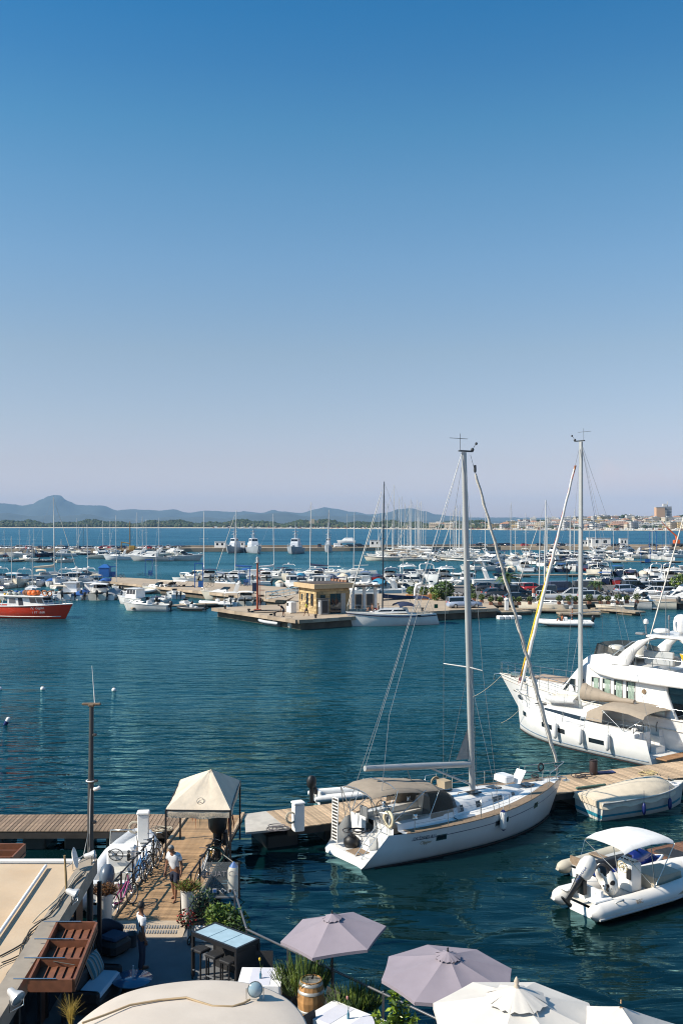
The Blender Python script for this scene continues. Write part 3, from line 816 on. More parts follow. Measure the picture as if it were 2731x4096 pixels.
 p_=MB();p_.cbox((3.1,0,1.2),(.95,.26,.06),.01);p_.quad((2.62,.13,1.17),(3.58,.13,1.17),(3.58,.2,.85),(2.62,.2,.85));p_.quad((2.62,-.13,1.17),(3.58,-.13,1.17),(3.58,-.2,.85),(2.62,-.2,.85));p_.box((3.1,0,.95),(.12,.12,.46));p_.build('cockpit_table',gel2,t)
 for s in (1,-1):p_=MB();p_.cbox((1.5,s*.66,1.35),(.08,.5,.6),.03);p_.build('helm_seat',midgrey,t)
 for s in (1,-1):
  p_=MB();p_.lathe([(.10,0),(.075,.06),(.085,.16),(.06,.18)],(3.9,s*1.0,1.42),10);p_.build('winch',steel,t)
  p_=MB();p_.lathe([(.10,0),(.075,.06),(.085,.16),(.06,.18)],(2.7,s*1.0,1.38),10);p_.build('winch',steel,t)
  # bimini and sprayhood
 rows=[]
 for (x,z,hw,ar) in ((.7,2.66,.95,.14),(1.15,2.74,1.06,.18),(1.8,2.76,1.1,.2),(2.45,2.70,1.12,.2),(3.0,2.60,1.12,.2),(3.6,2.50,1.1,.22)):
  rows.append([(x+.05*math.sin(5*PI*j/8),hw*math.cos(PI*j/8),z-.28+ar*math.sin(PI*j/8)**.7) for j in range(9)])
 k=MB();k.loft(rows,closed=False,smooth=True);k.loft([[(p[0],p[1]*.995,p[2]-.012) for p in r] for r in rows],closed=False,smooth=True);k.build('bimini',taupe,t)
 fl=MB();fl.loft([[(.55,-1.2,2.5),(1.75,-1.3,2.62)],[(.9,-1.15,2.05),(1.8,-1.2,1.9)]],closed=False)
 rows=[]
 for (x,z,hw,ar) in ((3.35,2.5,1.14,.22),(3.95,2.42,1.14,.22),(4.5,2.12,1.1,.2),(4.9,1.7,1.05,.12)):
  rows.append([(x,hw*math.cos(PI*j/8),lerp(1.45,z,math.sin(PI*j/8)**.35)+ar*math.sin(PI*j/8)-ar) for j in range(9)])
 k=MB();k.loft(rows[:2],closed=False,smooth=True);k.loft(rows[1:3],closed=False,smooth=True);so=k.build('sprayhood',taupe,t)
 k=MB();k.loft([r for r in rows[2:]],closed=False,smooth=True);k.build('vinyl_window',clear,so)
 for s in (-1,1):
  k=MB();k.loft([[(3.0,s*1.16,2.36),(3.95,s*1.14,2.3),(4.5,s*1.08,1.95)],[(2.9,s*1.14,1.5),(3.9,s*1.12,1.5),(4.7,s*1.06,1.5)]],closed=False)
  k.build('side_curtain',mat('tinted_mesh',(.04,.04,.035),.8,var=.1,alpha=.8),so)
 k=MB()
 for s in (-1,1):
  k.tube([(1.25,s*1.18,1.35),(.65,s*.97,2.44)],.018,5);k.tube([(1.3,s*1.2,1.35),(1.8,s*1.12,2.58)],.018,5);k.tube([(1.3,s*1.2,1.35),(3.1,s*1.15,2.42)],.018,5)
  k.tube([(3.2,s*1.2,1.35),(3.75,s*1.13,2.3)],.018,5);k.tube([(.9,s*1.05,1.3),(.64,s*.97,2.44)],.016,5)
 for x,z in ((.65,2.43),(1.8,2.57)):k.tube([(x,1.0,z),(x,.6,z+.13),(x,0,z+.17),(x,-.6,z+.13),(x,-1.0,z)],.015,5)
 k.build('bimini_frame',steel,t)
 # rig
 xm=6.4;tip=mast_set(t,xm,1.65,13.75,.42,alu,.105,((.365,1.2),(.68,.85)))
 bo=MB()
 bp,be=Vector((xm-.15,0,2.75)),Vector((1.25,.25,3.2))
 bo.tube([bp,vl(bp,be,.5),be],[.12,.13,.11],8);bm=bo.build('boom',alu,t)
 va=MB();va.tube([vl(bp,be,.38)-Vector((0,0,.1)),Vector((xm-.15,0,1.95))],.045,6);va.build('boom_vang',alu,bm)
 q=MB();q.add([(xm-.13,.02,2.95),(xm-.13,.02,4.35),(xm-.75,.1,2.98)],[(0,1,2)]);q.add([(xm-.13,.05,2.95),(xm-.13,.05,4.35),(xm-.75,.13,2.98)],[(2,1,0)]);q.build('mainsail_clew',mat('grey_sailcloth',(.42,.40,.36),.9,var=.15,bump=.3),t)
 bow=Vector((11.25,0,1.62));rg=MB()
 rg.tube([bow,tip+Vector((.35,0,-.1))],.012,4)
 for s in (1,-1):
  rg.tube([(.9,s*1.1,1.2),(2.0,s*.3,5.2),tip+Vector((-.1,0,0))],.010,4)
  a=(xm-.1,s*1.72,1.35);rg.tube([a,(xm-.5,s*1.2,6.7),(xm-.62,s*.85,11.0),tip],.010,4);rg.tube([a,(xm-.2,0,6.6)],.009,4)
 rg.tube([be,tip+Vector((-.1,0,0))],.010,4);rg.tube([vl(bp,be,.62),(3.6,.1,1.9)],.015,4)
 rg.tube([(xm+.2,.1,1.8),tip+Vector((.1,.05,-.5))],.012,4);rg.tube([(xm+.16,-.1,1.8),tip+Vector((.1,-.05,-1))],.012,4)
 rg.build('rigging',wire,t)
 j=MB();p0,p1=bow+Vector((-.05,0,.55)),vl(bow,tip+Vector((.35,0,-.1)),.945);pts=[vl(p0,p1,k/40) for k in range(41)]
 j.tube([p+Vector((.022*math.sin(k*1.9),.022*math.cos(k*1.9),0)) for k,p in enumerate(pts)],[.045+.05*math.sin(min(1,k/6)*PI/2)-.045*(k/40)+.008*math.sin(k*2.3) for k in range(41)],8)
 jo=j.build('furled_genoa',sailc,t)
 j=MB();j.lathe([(.09,0),(.1,.05),(.05,.07),(.05,.14),(.1,.16),(.1,.2)],bow+Vector((-.06,0,.2)),10);j.build('furling_drum',dkgrey,jo);j=MB();j.lathe([(.05,0),(.06,.1),(.05,.3)],p1+Vector((-.03,0,.05)),8);j.build('furling_swivel',dkgrey,jo)
 # lifelines, pulpit, pushpit
 rl=MB()
 for s in (1,-1):
  ps=[sheer_at(rings,x/L,s) for x in (2.0,3.6,5.2,6.8,8.3,9.8)];ps=[Vector((p.x,p.y*.97,p.z)) for p in ps]
  for p in ps:rl.tube([p,p+Vector((0,0,.6))],.013,5)
  rl.tube([p+Vector((0,0,.6)) for p in ps],.006,4);rl.tube([p+Vector((0,0,.32)) for p in ps],.006,4)
  b=sheer_at(rings,.1,s);a=Vector((1.1,s*1.0,1.2))
  rl.tube([a,a+Vector((-.05,0,.65)),Vector((2.0,b.y*1.0,1.8))],.014,5)
  rl.tube([(xm-.4,s*1.75,1.35),(xm-.5,s*1.7,2.05),(xm-1.05,s*1.72,2.05),(xm-1.15,s*1.8,1.35)],.014,5)
 rl.build('lifeline',steel,t)
 pulpit(t,rings,10.1,.62)
 fender(t,(6.25,-1.98,1.35),.75,.13)
 # ladder-like gangplank stowed on the stern, gear
 g=MB();a,b=Vector((.28,1.05,.42)),Vector((.30,1.0,2.15));wv=Vector((-.12,-.34,0))*.5
 wv=Vector((.0,-.38,0))
 for o in (Vector((0,0,0)),wv):g.tube([a+o,b+o],.025,5)
 pk=thing('gangplank','white slatted gangplank stowed upright on the stern of the bimini sloop','gangplank',(0,0,0));
 for k in range(14):
  z=lerp(.05,.97,k/13);p=vl(a,b,z);g.box(p+wv/2,(.05,.36,.035))
 fo=g.build('frame',whitep,pk)
 for k in range(13):
  z=lerp(.05,.97,(k+.5)/13);p=vl(a,b,z)+Vector((.012,0,0));q=MB();q.box(p+wv/2,(.015,.33,.085));q.build('slat',mat('black_grip',(.05,.045,.04),.9),pk)
 pk.matrix_world=Matrix.Translation((A.x,A.y,0))@Matrix.Rotation(math.atan2(.553,.833),4,'Z')
 g=MB();g.lathe([(.25,0),(.3,.12),(.28,.3),(.15,.42),(.04,.46)],(.78,.45,plat_z+.0),10);g.build('black_bag',blackr,t)
 g=MB();g.cbox((.62,-.2,plat_z+.014),(.6,.7,.02),.005);g.build('platform_pad',teak,t)
 g=MB()
 for y in (-.55,-.95):g.tube([(.25,y,plat_z),(1.3,y,plat_z+1.05)],.016,5)
 for k in range(4):z=k/4+.12;g.tube([(lerp(.25,1.3,z),-.55,plat_z+1.05*z),(lerp(.25,1.3,z),-.95,plat_z+1.05*z)],.014,5)
 g.build('swim_ladder',steel,t)
 g=MB();g.ring((1.35,-1.15,1.6),.27,.06,18,6,Matrix.Rotation(PI/2,3,'Y'));g.build('lifebuoy',mat('buoy_cream',(.7,.6,.4),.6),t)
 g=MB();g.cbox((8.55,.45,1.78),(.55,.75,.3),.05);g.build('deck_box',gel,t)
 g=MB();M=Matrix.Rotation(-.95,3,'Y');g.box((9.05,.1,1.85),(.62,.55,.03),M=M);g.build('solar_panel',whitep,t)
 g=MB();coil(g,(10.35,.1,2.05),.16,5,.022,4);coil(g,(10.25,.35,1.6),.15,3,.02,5,True);g.build('coiled_rope',roped,t)
 g=MB();coil(g,(5.1,.8,2.0),.22,4,.03,6);g.box((5.3,.45,2.0),(.35,.5,.3));g.build('sail_bag',mat('tan_bag',(.38,.3,.2),.9,bump=.3),t)
 g=MB();g.tube([(11.2,0,1.55),(11.75,0,1.45),(11.85,0,1.25)],.04,5);g.box((11.75,0,1.3),(.3,.22,.06));g.build('anchor',steel,t)
 return t
plat_z=.28
make_main_sailboat()
# mooring lines of the sloop
def rope(name,pts,m,label,r=.018,sag=0.0,cat='rope'):
 a=[Vector(p) for p in pts];out=[]
 for i in range(len(a)-1):
  for k in range(9):
   p=vl(a[i],a[i+1],k/8);p.z-=sag*4*(k/8)*(1-k/8);out.append(p)
 mb=MB();mb.tube(out,r,5);return tag(mb.build(name,m),label,cat)
def make_second_sailboat():
 A=Vector((17.2,52.1,0));B_=Vector((11.15,60.5,0));hd=(B_-A).normalized()
 t=thing('sailboat','white sloop with beige sail cover and twin steering wheels beside the motor yacht','sailboat',A,math.atan2(hd.y,hd.x))
 L,B=11.0,3.9
 rings=sail_body(t,L,B,1.75,1.35,.9,.25,(1.0,4.4),1.0,.75,hm=gel,rake=.025,full=.9,flare=.92,plat=.4)
 for (x0,x1,f0,f1) in ((2.9,3.9,.38,.58),(5.6,6.5,.3,.5),(6.65,7.6,.28,.48),(9.5,10.0,.25,.42)):
  for s in (1,-1):
   g=MB();side_panel(g,rings,x0,x1,f0,f1,s,.014);g.build('hull_window',glassd,t)
 s_=MB()
 for s in (1,-1):s_.tube([side_pt(rings,lerp(.2,10.7,q/16),.93,s)[0]+Vector((0,s*.004,0)) for q in range(17)],.035,4)
 s_.build('hull_stripe',mat('stripe_grey_blue',(.13,.18,.23),.4,var=0),t)
 c=MB();rows=[]
 for (x,w_,h_) in ((4.3,2.5,.52),(5.6,2.4,.5),(7.0,2.0,.42),(8.2,1.5,.26),(9.0,1.0,.05)):
  z=sheer_at(rings,x/L,1).z+.02
  rows.append([(x,w_/2,z),(x,w_/2*.86,z+h_*.85),(x,w_/2*.6,z+h_),(x,0,z+h_*1.06),(x,-w_/2*.6,z+h_),(x,-w_/2*.86,z+h_*.85),(x,-w_/2,z)])
 c.loft(rows,closed=False,smooth=True);c.add(rows[0],[tuple(range(7))]);cb=c.build('coachroof',gel,t)
 for s in (0,6):
  k=1 if s==0 else 5;g=MB();sg=1 if s==0 else -1
  q=[[vl(r[s],r[k],.3),vl(r[s],r[k],.78)] for r in rows[:-1]]
  q=[[p+Vector((0,sg*.012,.004)) for p in r] for r in q];g.loft(q,closed=False);g.build('cabin_window',glassd,cb)
 g=MB();g.cbox((9.1,0,1.78),(.55,.5,.05),.012);g.build('deck_hatch',glassd,cb)
 for y in (.95,-.95):
  steering_wheel(t,(1.35,y,1.65),.42,22,.15)
  p_=MB();p_.cbox((1.6,y,1.2),(.28,.3,.95),.05);p_.build('pedestal',gel,t)
 p_=MB();p_.cbox((2.9,0,1.3),(1.0,.5,.06),.01);p_.box((2.9,0,1.0),(.15,.15,.6));p_.build('cockpit_table',teak,t)
 p_=MB();p_.cbox((-.3,0,.42),(.7,2.6,.08),.02);p_.build('bathing_platform',mat('fresh_teak',(.32,.17,.08),.6,var=.2,vscale=12),t)
 # bimini + sprayhood
 rows=[]
 for (x,z,hw) in ((.7,2.55,1.4),(1.6,2.72,1.45),(2.7,2.75,1.45),(3.6,2.66,1.4)):
  rows.append([(x,hw*math.cos(PI*j/8),z-.25+.3*math.sin(PI*j/8)**.7) for j in range(9)])
 k=MB();k.loft(rows,closed=False,smooth=True);k.loft([[(p[0],p[1],p[2]-.015) for p in r] for r in rows],closed=False,smooth=True);k.build('bimini',taupe,t)
 rows=[]
 for (x,z) in ((3.5,2.55),(4.1,2.5),(4.6,2.25),(5.0,1.95)):
  rows.append([(x,1.3*math.cos(PI*j/8),lerp(1.7,z,math.sin(PI*j/8)**.35)) for j in range(9)])
 k=MB();k.loft(rows[:3],closed=False,smooth=True);so=k.build('sprayhood',taupe,t)
 k=MB();k.loft(rows[2:],closed=False,smooth=True);k.build('vinyl_window',clear,so)
 k=MB()
 for s in (-1,1):
  for (x0,x1,z1) in ((2.0,.75,2.3),(2.0,2.0,2.5),(2.0,3.4,2.42)):k.tube([(x0,s*1.38,1.5),(x1,s*1.4,z1)],.018,5)
 k.build('bimini_frame',steel,t)
 xm=6.1;tip=mast_set(t,xm,1.9,15.3,.1,alu,.11,((.36,1.3),(.68,.95)))
 bp,be=Vector((xm-.15,0,2.62)),Vector((2.2,.15,2.88))
 bo=MB();bo.tube([bp,be],.11,8);bm=bo.build('boom',alu,t)
 va=MB();va.tube([vl(bp,be,.35),Vector((xm-.15,0,2.1))],.04,6);va.build('boom_vang',alu,bm)
 k=MB();n=14;rows=[]
 for q in range(n+1):
  f=q/n;p=vl(bp,be,f);hgt=lerp(.95,.16,min(1,f*1.25)**.7)*(1 if f>.02 else .8);wd=lerp(.22,.12,f)+.02*math.sin(q*2)
  rows.append([p+Vector((0,wd,-.05)),p+Vector((0,wd*1.1,hgt*.4)),p+Vector((0,.03,hgt+.03*math.sin(q*1.7))),p+Vector((0,-wd*1.1,hgt*.4)),p+Vector((0,-wd,-.05)),p+Vector((0,0,-.15))])
 k.loft(rows,True,True,True);k.build('sail_cover',taupe,bm)
 bow=Vector((10.9,0,1.85));rg=MB();rg.tube([bow,tip],.012,4)
 for s in (1,-1):
  rg.tube([(.3,s*1.2,1.45),tip],.010,4);a=(xm-.3,s*1.8,1.6)
  rg.tube([a,(xm-.5,s*1.3,7.5),(xm-.4,s*.95,12.4),tip],.010,4);rg.tube([a,(xm-.15,0,7.3)],.009,4)
 rg.tube([be,tip],.009,4);rg.build('rigging',wire,t)
 j=MB();top=vl(bow,tip,.9);p0=bow+Vector((-.1,0,.5));pts=[vl(p0,top,k/30) for k in range(31)]
 j.tube([p+Vector((.015*math.sin(k*2),.015*math.cos(k*2),0)) for k,p in enumerate(pts)],[.05+.06*math.sin(min(1,k/5)*PI/2)-.05*k/30 for k in range(31)],8);j.build('furled_genoa',whitec,t)
 y_=MB();b2=bow+Vector((.35,0,-.1));t2=tip+Vector((.15,0,-.6));pts=[vl(b2,t2,k/60) for k in range(61)]
 y_.mat(0);y_.tube(pts[6:36],[.04+.035*math.sin((k)/29*PI) for k in range(30)],7);yo=y_.build('furled_code_sail',mat('yellow_sailcloth',(.72,.52,.03),.8,var=.15,bump=.3,bscale=12),t)
 y_=MB();y_.tube(pts[34:58],[.045]*24,6);y_.build('red_sail_head',mat('pale_red_sailcloth',(.55,.3,.16),.8,var=.5,vscale=9),yo)
 y_=MB()
 for o in (0,PI):
  y_.tube([p+Vector((.0,0,0))+(Vector((math.cos(k*.55+o),math.sin(k*.55+o),0))*(.055 if k<36 else .05)) for k,p in enumerate(pts[4:58])],.014,4)
 y_.build('wrap_line',mat('red_line',(.5,.04,.02),.8,var=.1),yo)
 rl=MB()
 for s in (1,-1):
  ps=[sheer_at(rings,x/L,s) for x in (1.0,2.6,4.2,5.8,7.4,9.0)];ps=[Vector((p.x,p.y*.97,p.z)) for p in ps]
  for p in ps:rl.tube([p,p+Vector((0,0,.6))],.013,5)
  rl.tube([p+Vector((0,0,.6)) for p in ps],.006,4);rl.tube([p+Vector((0,0,.32)) for p in ps],.006,4)
  rl.tube([(.4,s*1.6,1.4),(.35,s*1.6,2.05),(1.0,s*1.75,2.05)],.014,5)
 rl.build('lifeline',steel,t);pulpit(t,rings,9.4,.62)
 for x in (6.15,4.3,2.5):fender(t,(x,sheer_at(rings,x/L,1).y+.16,1.35),.85,.14,fenderw,fenderw)
 # inflatable tender keel up on the foredeck
 td=thing('inflatable_tender','pale grey inflatable tender lying upside down on the foredeck by the beige sail cover','tender',(0,0,0))
 b=MB();pa=[(-1.2,.5,0),(0,.5,0),(.7,.42,0),(1.1,.2,.03),(1.2,0,.05),(1.1,-.2,.03),(.7,-.42,0),(0,-.5,0),(-1.2,-.5,0)]
 b.tube(pa,[.12]+[.2]*7+[.12],8);b.build('inflatable_tube',mat('grey_hypalon',(.55,.55,.54),.6),td)
 b=MB();b.loft([[(-1.1,.42,.1),(-1.1,0,.3),(-1.1,-.42,.1)],[(.3,.4,.1),(.3,0,.3),(.3,-.4,.1)],[(1.05,.08,.1),(1.0,0,.16),(1.05,-.08,.1)]],closed=False,smooth=True);b.add([(-1.1,.42,.1),(-1.1,0,.3),(-1.1,-.42,.1)],[(0,1,2)]);b.build('hull',gel2,td)
 td.matrix_world=Matrix.Translation(A)@Matrix.Rotation(math.atan2(hd.y,hd.x),4,'Z')@Matrix.Translation((7.3,0,2.32))@Matrix.Rotation(.06,4,'Y')
 return t
make_second_sailboat()
def make_motor_yacht():
 bow=P(2000,2690,3.0);hd=Vector((-.7,.714,0)).normalized()
 L,B=17.5,4.7;st=bow-hd*L
 t=thing('motor_yacht','large white flybridge motor yacht with curtained windows and radar arch','motor yacht',(st.x,st.y,0),math.atan2(hd.y,hd.x))
 rings=xshift(hull_rings(L,B,2.95,2.0,draft=.7,tr=.93,full=.95,rake=.15,n=28,flare=.78),L/2)
 h=MB();h.loft(rings,closed=False,smooth=True);h.add(rings[0],[tuple(range(len(rings[0])))]);h.build('hull',gel,t)
 d=MB();deck_from(d,rings,.03,-.25,0,None,.02);d.build('deck',mat('beige_deck',(.42,.34,.26),.8,var=.1,vscale=6),t)
 r_=MB();rubrail(r_,rings,.05,.0,.0)
 for s in (1,-1):r_.tube([side_pt(rings,lerp(.5,17,q/20),.3,s)[0]+Vector((0,s*.02,0)) for q in range(21)],.04,5)
 r_.build('rub_rail',gel2,t)
 S=lambda s:L-s
 for s_ in (2.0,4.0,5.4,7.0,8.0):
  p,dd,e=side_pt(rings,S(s_),.42,1);g=MB()
  M=frame(p+Vector((0,.02,0)),dd,e).to_3x3()@Matrix.Diagonal((1.4,.8,1))
  g.lathe([(.16,-.03),(.16,.02),(.02,.022)],p+Vector((0,.01,0)),14,M=M);w_=g.build('porthole',glassd,t)
  g=MB();g.ring(p+Vector((0,.02,0)),.18,.03,16,5,M);g.build('porthole_rim',steel,w_)
  # foredeck trunk
 c=MB();rows=[]
 for (s_,w_,z) in ((2.2,.7,2.8),(2.5,1.3,3.05),(4.5,2.3,3.0),(6.2,2.8,2.95)):
  rows.append([(S(s_),w_/2,2.45),(S(s_),w_/2,z),(S(s_),-w_/2,z),(S(s_),-w_/2,2.45)])
 c.loft(rows,closed=False);c.add(rows[0],[(0,1,2,3)]);c.build('foredeck_trunk',gel,t)
 c=MB();c.cbox((S(4.0),0,3.06),(2.6,1.6,.1),.03);c.build('sun_pad',mat('sunpad_beige',(.4,.3,.22),.9,var=.1),t)
 # deckhouse: two storeys
 hw=2.02
 house=MB();prof=[(5.4,1.75),(6.4,1.98),(8,hw),(12.0,hw),(12.3,hw)]
 zt=[(5.4,2.75),(6.1,3.4),(6.9,4.3),(7.4,4.55),(12.3,4.45)]
 def zat(s_):
  for i in range(len(zt)-1):
   if zt[i][0]<=s_<=zt[i+1][0]:return lerp(zt[i][1],zt[i+1][1],(s_-zt[i][0])/(zt[i+1][0]-zt[i][0]))
  return zt[-1][1]
 def wat(s_):
  for i in range(len(prof)-1):
   if prof[i][0]<=s_<=prof[i+1][0]:return lerp(prof[i][1],prof[i+1][1],(s_-prof[i][0])/(prof[i+1][0]-prof[i][0]))
  return prof[-1][1]
 rows=[]
 for k in range(15):
  s_=lerp(5.4,12.3,k/14);w_=wat(s_);z=zat(s_)
  rows.append([(S(s_),w_,1.85),(S(s_),w_*.99,lerp(1.9,z,.6)),(S(s_),w_*.96,z-.12),(S(s_),w_*.86,z),(S(s_),0,z+.08),(S(s_),-w_*.86,z),(S(s_),-w_*.96,z-.12),(S(s_),-w_*.99,lerp(1.9,z,.6)),(S(s_),-w_,1.85)])
 house.loft(rows,closed=False,smooth=True);house.add(rows[0],[tuple(range(9))]);house.add(rows[-1],[tuple(range(9))])
 ho=house.build('deckhouse',gel,t)
 green=mat('green_curtain',(.30,.40,.32),.85,var=.25,vscale=8);fb=mat('window_frame_grey',(.35,.34,.31),.5)
 def side_win(s0,s1,z0,z1,cur=True,s=1,cut=0.0):
  y=wat((s0+s1)/2)*.985*s;g=MB();th=.03*s
  q=[(S(s0+cut),z1),(S(s1),z1),(S(s1),z0),(S(s0),z0)]
  def yy(x,z):return s*wat(L-x)*lerp(1.0,.975,(z-1.85)/2.4)
  g.add([(x,yy(x,z)+th*.4,z) for x,z in q]+[(x,yy(x,z)-th,z) for x,z in q],[(0,1,2,3),(0,1,5,4),(1,2,6,5),(2,3,7,6),(3,0,4,7)])
  go=g.build('window',glassd,ho);g=MB()
  g.tube([(x,yy(x,z)+th*.4,z) for x,z in q+q[:1]],.028,5);g.build('window_frame',fb,go)
  if cur:
   g=MB();n=12;xs=[lerp(s0+.12,s1-.05,k/n) for k in range(n+1)]
   g.loft([[(S(x),yy(S(x),z)+th*.55+.006*math.sin(k*2.2)*s,z) for k,x in enumerate(xs)] for z in (z0+.04,z1-.04)],closed=False,smooth=True);g.build('curtain',green,go)
 for s in (1,-1):
  for (a,b,cu) in ((7.85,8.32,True),(8.55,9.05,True),(9.27,9.8,True),(10.02,10.55,True)):side_win(a,b,2.72,3.8,cu,s)
  side_win(5.85,6.75,2.82,3.55,False,s,.62);side_win(6.95,7.35,2.75,3.6,False,s)
 g=MB()
 for y0,y1 in ((-1.5,-.55),(-.48,.48),(.55,1.5)):
  g.add([(S(5.62)+.06,y0,3.02),(S(5.62)+.06,y1,3.02),(S(6.35)+.05,y1*.97,3.72),(S(6.35)+.05,y0*.97,3.72)],[(0,1,2,3)])
 g.build('windscreen',glassd,ho)
 # flybridge moulding over the side decks
 f=MB();rows=[]
 for (s_,w_,z0,z1) in ((7.6,1.95,4.3,4.42),(8.3,2.18,4.05,4.62),(9.5,2.3,3.9,4.75),(12,2.32,3.82,4.7),(15.5,2.3,3.8,4.45)):
  rows.append([(S(s_),w_*.8,z0-.05),(S(s_),w_,z0),(S(s_),w_*1.0,z0+.12),(S(s_),w_*.93,z1),(S(s_),w_*.9,z1),(S(s_),w_*.88,z1-.25),(S(s_),0,z1-.25),(S(s_),-w_*.88,z1-.25),(S(s_),-w_*.9,z1),(S(s_),-w_*.93,z1),(S(s_),-w_*1.0,z0+.12),(S(s_),-w_,z0),(S(s_),-w_*.8,z0-.05)])
 f.loft(rows,True,True,True);f.build('flybridge',gel,t)
 # flybridge front fairing, screen, seats
 f=MB();rows=[]
 for (s_,w_,z) in ((6.9,1.4,4.6),(7.5,1.75,4.95),(8.6,1.95,5.15),(10.0,2.05,5.0)):
  rows.append([(S(s_),w_,4.3),(S(s_),w_*.97,z),(S(s_),w_*.9,z+.03),(S(s_),-w_*.9,z+.03),(S(s_),-w_*.97,z),(S(s_),-w_,4.3)])
 f.loft(rows,closed=False,smooth=True);f.add(rows[0],[tuple(range(6))]);f.build('bridge_fairing',gel,t)
 f=MB()
 f.loft([[(S(9.9),1.85,5.03),(S(8.4),1.75,5.1),(S(7.5),1.2,4.98),(S(7.3),0,4.95),(S(7.5),-1.2,4.98),(S(8.4),-1.75,5.1),(S(9.9),-1.85,5.03)],[(S(9.9),1.85,5.35),(S(8.5),1.72,5.6),(S(7.7),1.18,5.62),(S(7.5),0,5.62),(S(7.7),-1.18,5.62),(S(8.5),-1.72,5.6),(S(9.9),-1.85,5.35)]],closed=False,smooth=True);f.build('bridge_screen',mat('smoked_acrylic',(.05,.05,.045),.15,var=0,alpha=.85),t)
 for (s_,y) in ((8.6,.6),(9.5,-.3)):
  f=MB();f.lathe([(.05,0),(.42,.05),(.5,.4),(.42,.75),(.3,.8)],(S(s_),y,4.75),12);f.build('helm_seat',gel2,t)
 f=MB();f.cbox((S(11.6),.9,5.0),(1.8,.9,.5),.08);f.cbox((S(11.6),1.3,5.35),(1.8,.15,.4),.06);f.build('bridge_sofa',gelg,t)
 # radar arch: two swept legs per side joined by a roof
 a=MB()
 for s in (1,-1):
  for pts in ([(9.7,2.1,4.7,1.1),(10.3,2.02,5.5,.7),(11.0,1.9,6.1,.55),(11.7,1.75,6.32,.5)],[(14.9,2.1,4.6,1.1),(14.3,2.02,5.5,.7),(13.7,1.9,6.1,.55),(13.2,1.75,6.32,.5)]):
   rg=[[(S(q[0])+dx*q[3],s*(q[1]+dy),q[2]) for dx,dy in ((-.5,-.12),(.5,-.12),(.5,.1),(-.5,.1))] for q in pts]
   a.loft(rg,True,True,True)
 a.cbox((S(12.4),0,6.36),(2.6,3.7,.16),.06);ao=a.build('radar_arch',gel,t)
 f=MB();f.lathe([(.34,0),(.42,.12),(.42,.55),(.36,.78),(.2,.93),(.04,.97)],(S(12.6),.7,6.62),16);f.lathe([(.1,-.2),(.1,.02)],(S(12.6),.7,6.62),8);f.build('satellite_dome',gel,ao)
 f=MB();f.lathe([(.08,0),(.42,.06),(.45,.12),(.42,.22),(.3,.27)],(S(11.6),1.0,6.48),16);f.build('radar_dome',gel,ao)
 f=MB();f.tube([(S(10.95),1.5,6.2),(S(10.95),1.5,7.0)],.03,6);fo=f.build('antenna_pole',midgrey,ao)
 f=MB();f.lathe([(.12,0),(.14,.08),(.12,.22),(.05,.27)],(S(10.95),1.5,7.0),10);f.build('antenna_dome',gel,fo)
 f=MB();f.cbox((S(10.7),1.7,6.45),(.5,.25,.14),.04);f.tube([(S(12.15),1.55,6.4),(S(12.15),1.55,8.6)],.02,5);f.lathe([(.06,0),(.07,.1),(.05,.25)],(S(12.3),1.5,7.3),8);f.tube([(S(12.3),1.5,6.4),(S(12.3),1.5,7.3)],.025,5);f.build('antenna',midgrey,ao)
 # curved hood rail, rails
 f=MB();f.tube([(S(8.9),1.9,4.95),(S(9.6),1.85,5.5),(S(10.3),1.8,6.0),(S(11.5),1.8,6.2)],.03,6);f.build('hood_rail',steel,t)
 rl=MB();rails(rl,rings,.60,.995,.75,9,.018)
 for s in (1,-1):
  ps=[sheer_at(rings,(L-x)/L,s) for x in (7,8.5,10,11.5,13,14.5)];rl.tube([p+Vector((0,-s*.05,.55)) for p in ps],.018,5)
  for p in ps:rl.tube([p+Vector((0,-s*.05,0)),p+Vector((0,-s*.05,.55))],.014,4)
 rl.build('handrail',steel,t)
 f=MB()
 for s in (1,):
  for x in (10.6,11.6,12.6):f.tube([(S(x),2.0,4.6),(S(x),2.0,5.2)],.02,5)
  f.tube([(S(10.4),2.0,5.2),(S(13.4),2.0,5.2)],.022,5)
 f.build('bridge_rail',steel,t)
 # aft saloon bulkhead with dark doors, aft pillars
 f=MB();f.box((S(12.36),0,3.05),(.06,3.3,2.1));f.build('saloon_door',glassd,ho)
 f=MB();rows=[]
 for z,a0,a1 in ((1.9,12.25,13.1),(2.6,12.25,12.75),(3.4,12.25,12.45),(4.05,12.25,12.4)):rows.append([(S(a0),2.0,z),(S(a1),2.0,z),(S(a1),1.85,z),(S(a0),1.85,z)])
 f.loft(rows,True,True,True);f.build('aft_wing',gel,ho)
 f=MB();M=Matrix.Rotation(PI/2,3,'X');f.lathe([(.14,0),(.12,.05)],(S(11.1),2.0,3.35),12,M=Matrix.Rotation(-PI/2,3,'X'));f.build('vent_cap',mat('bronze_cap',(.25,.17,.1),.5),ho)
 # anchor gear
 f=MB();f.tube([(S(.1),0,2.95),(L+.45,0,2.85),(L+.5,0,2.5)],.06,6);f.box((S(1.2),0,3.0),(.5,.4,.3));f.build('anchor',steel,t)
 # jet ski / rescue board carried on the upper deck
 y=thing('yellow_jet_ski','yellow and white jet ski carried on the motor yacht upper deck','jet ski',(0,0,0))
 b=MB();rr=hull(b,2.9,1.1,.55,.4,tr=.8,rake=.12,n=8,draft=.25);b.build('hull',yellow,y)
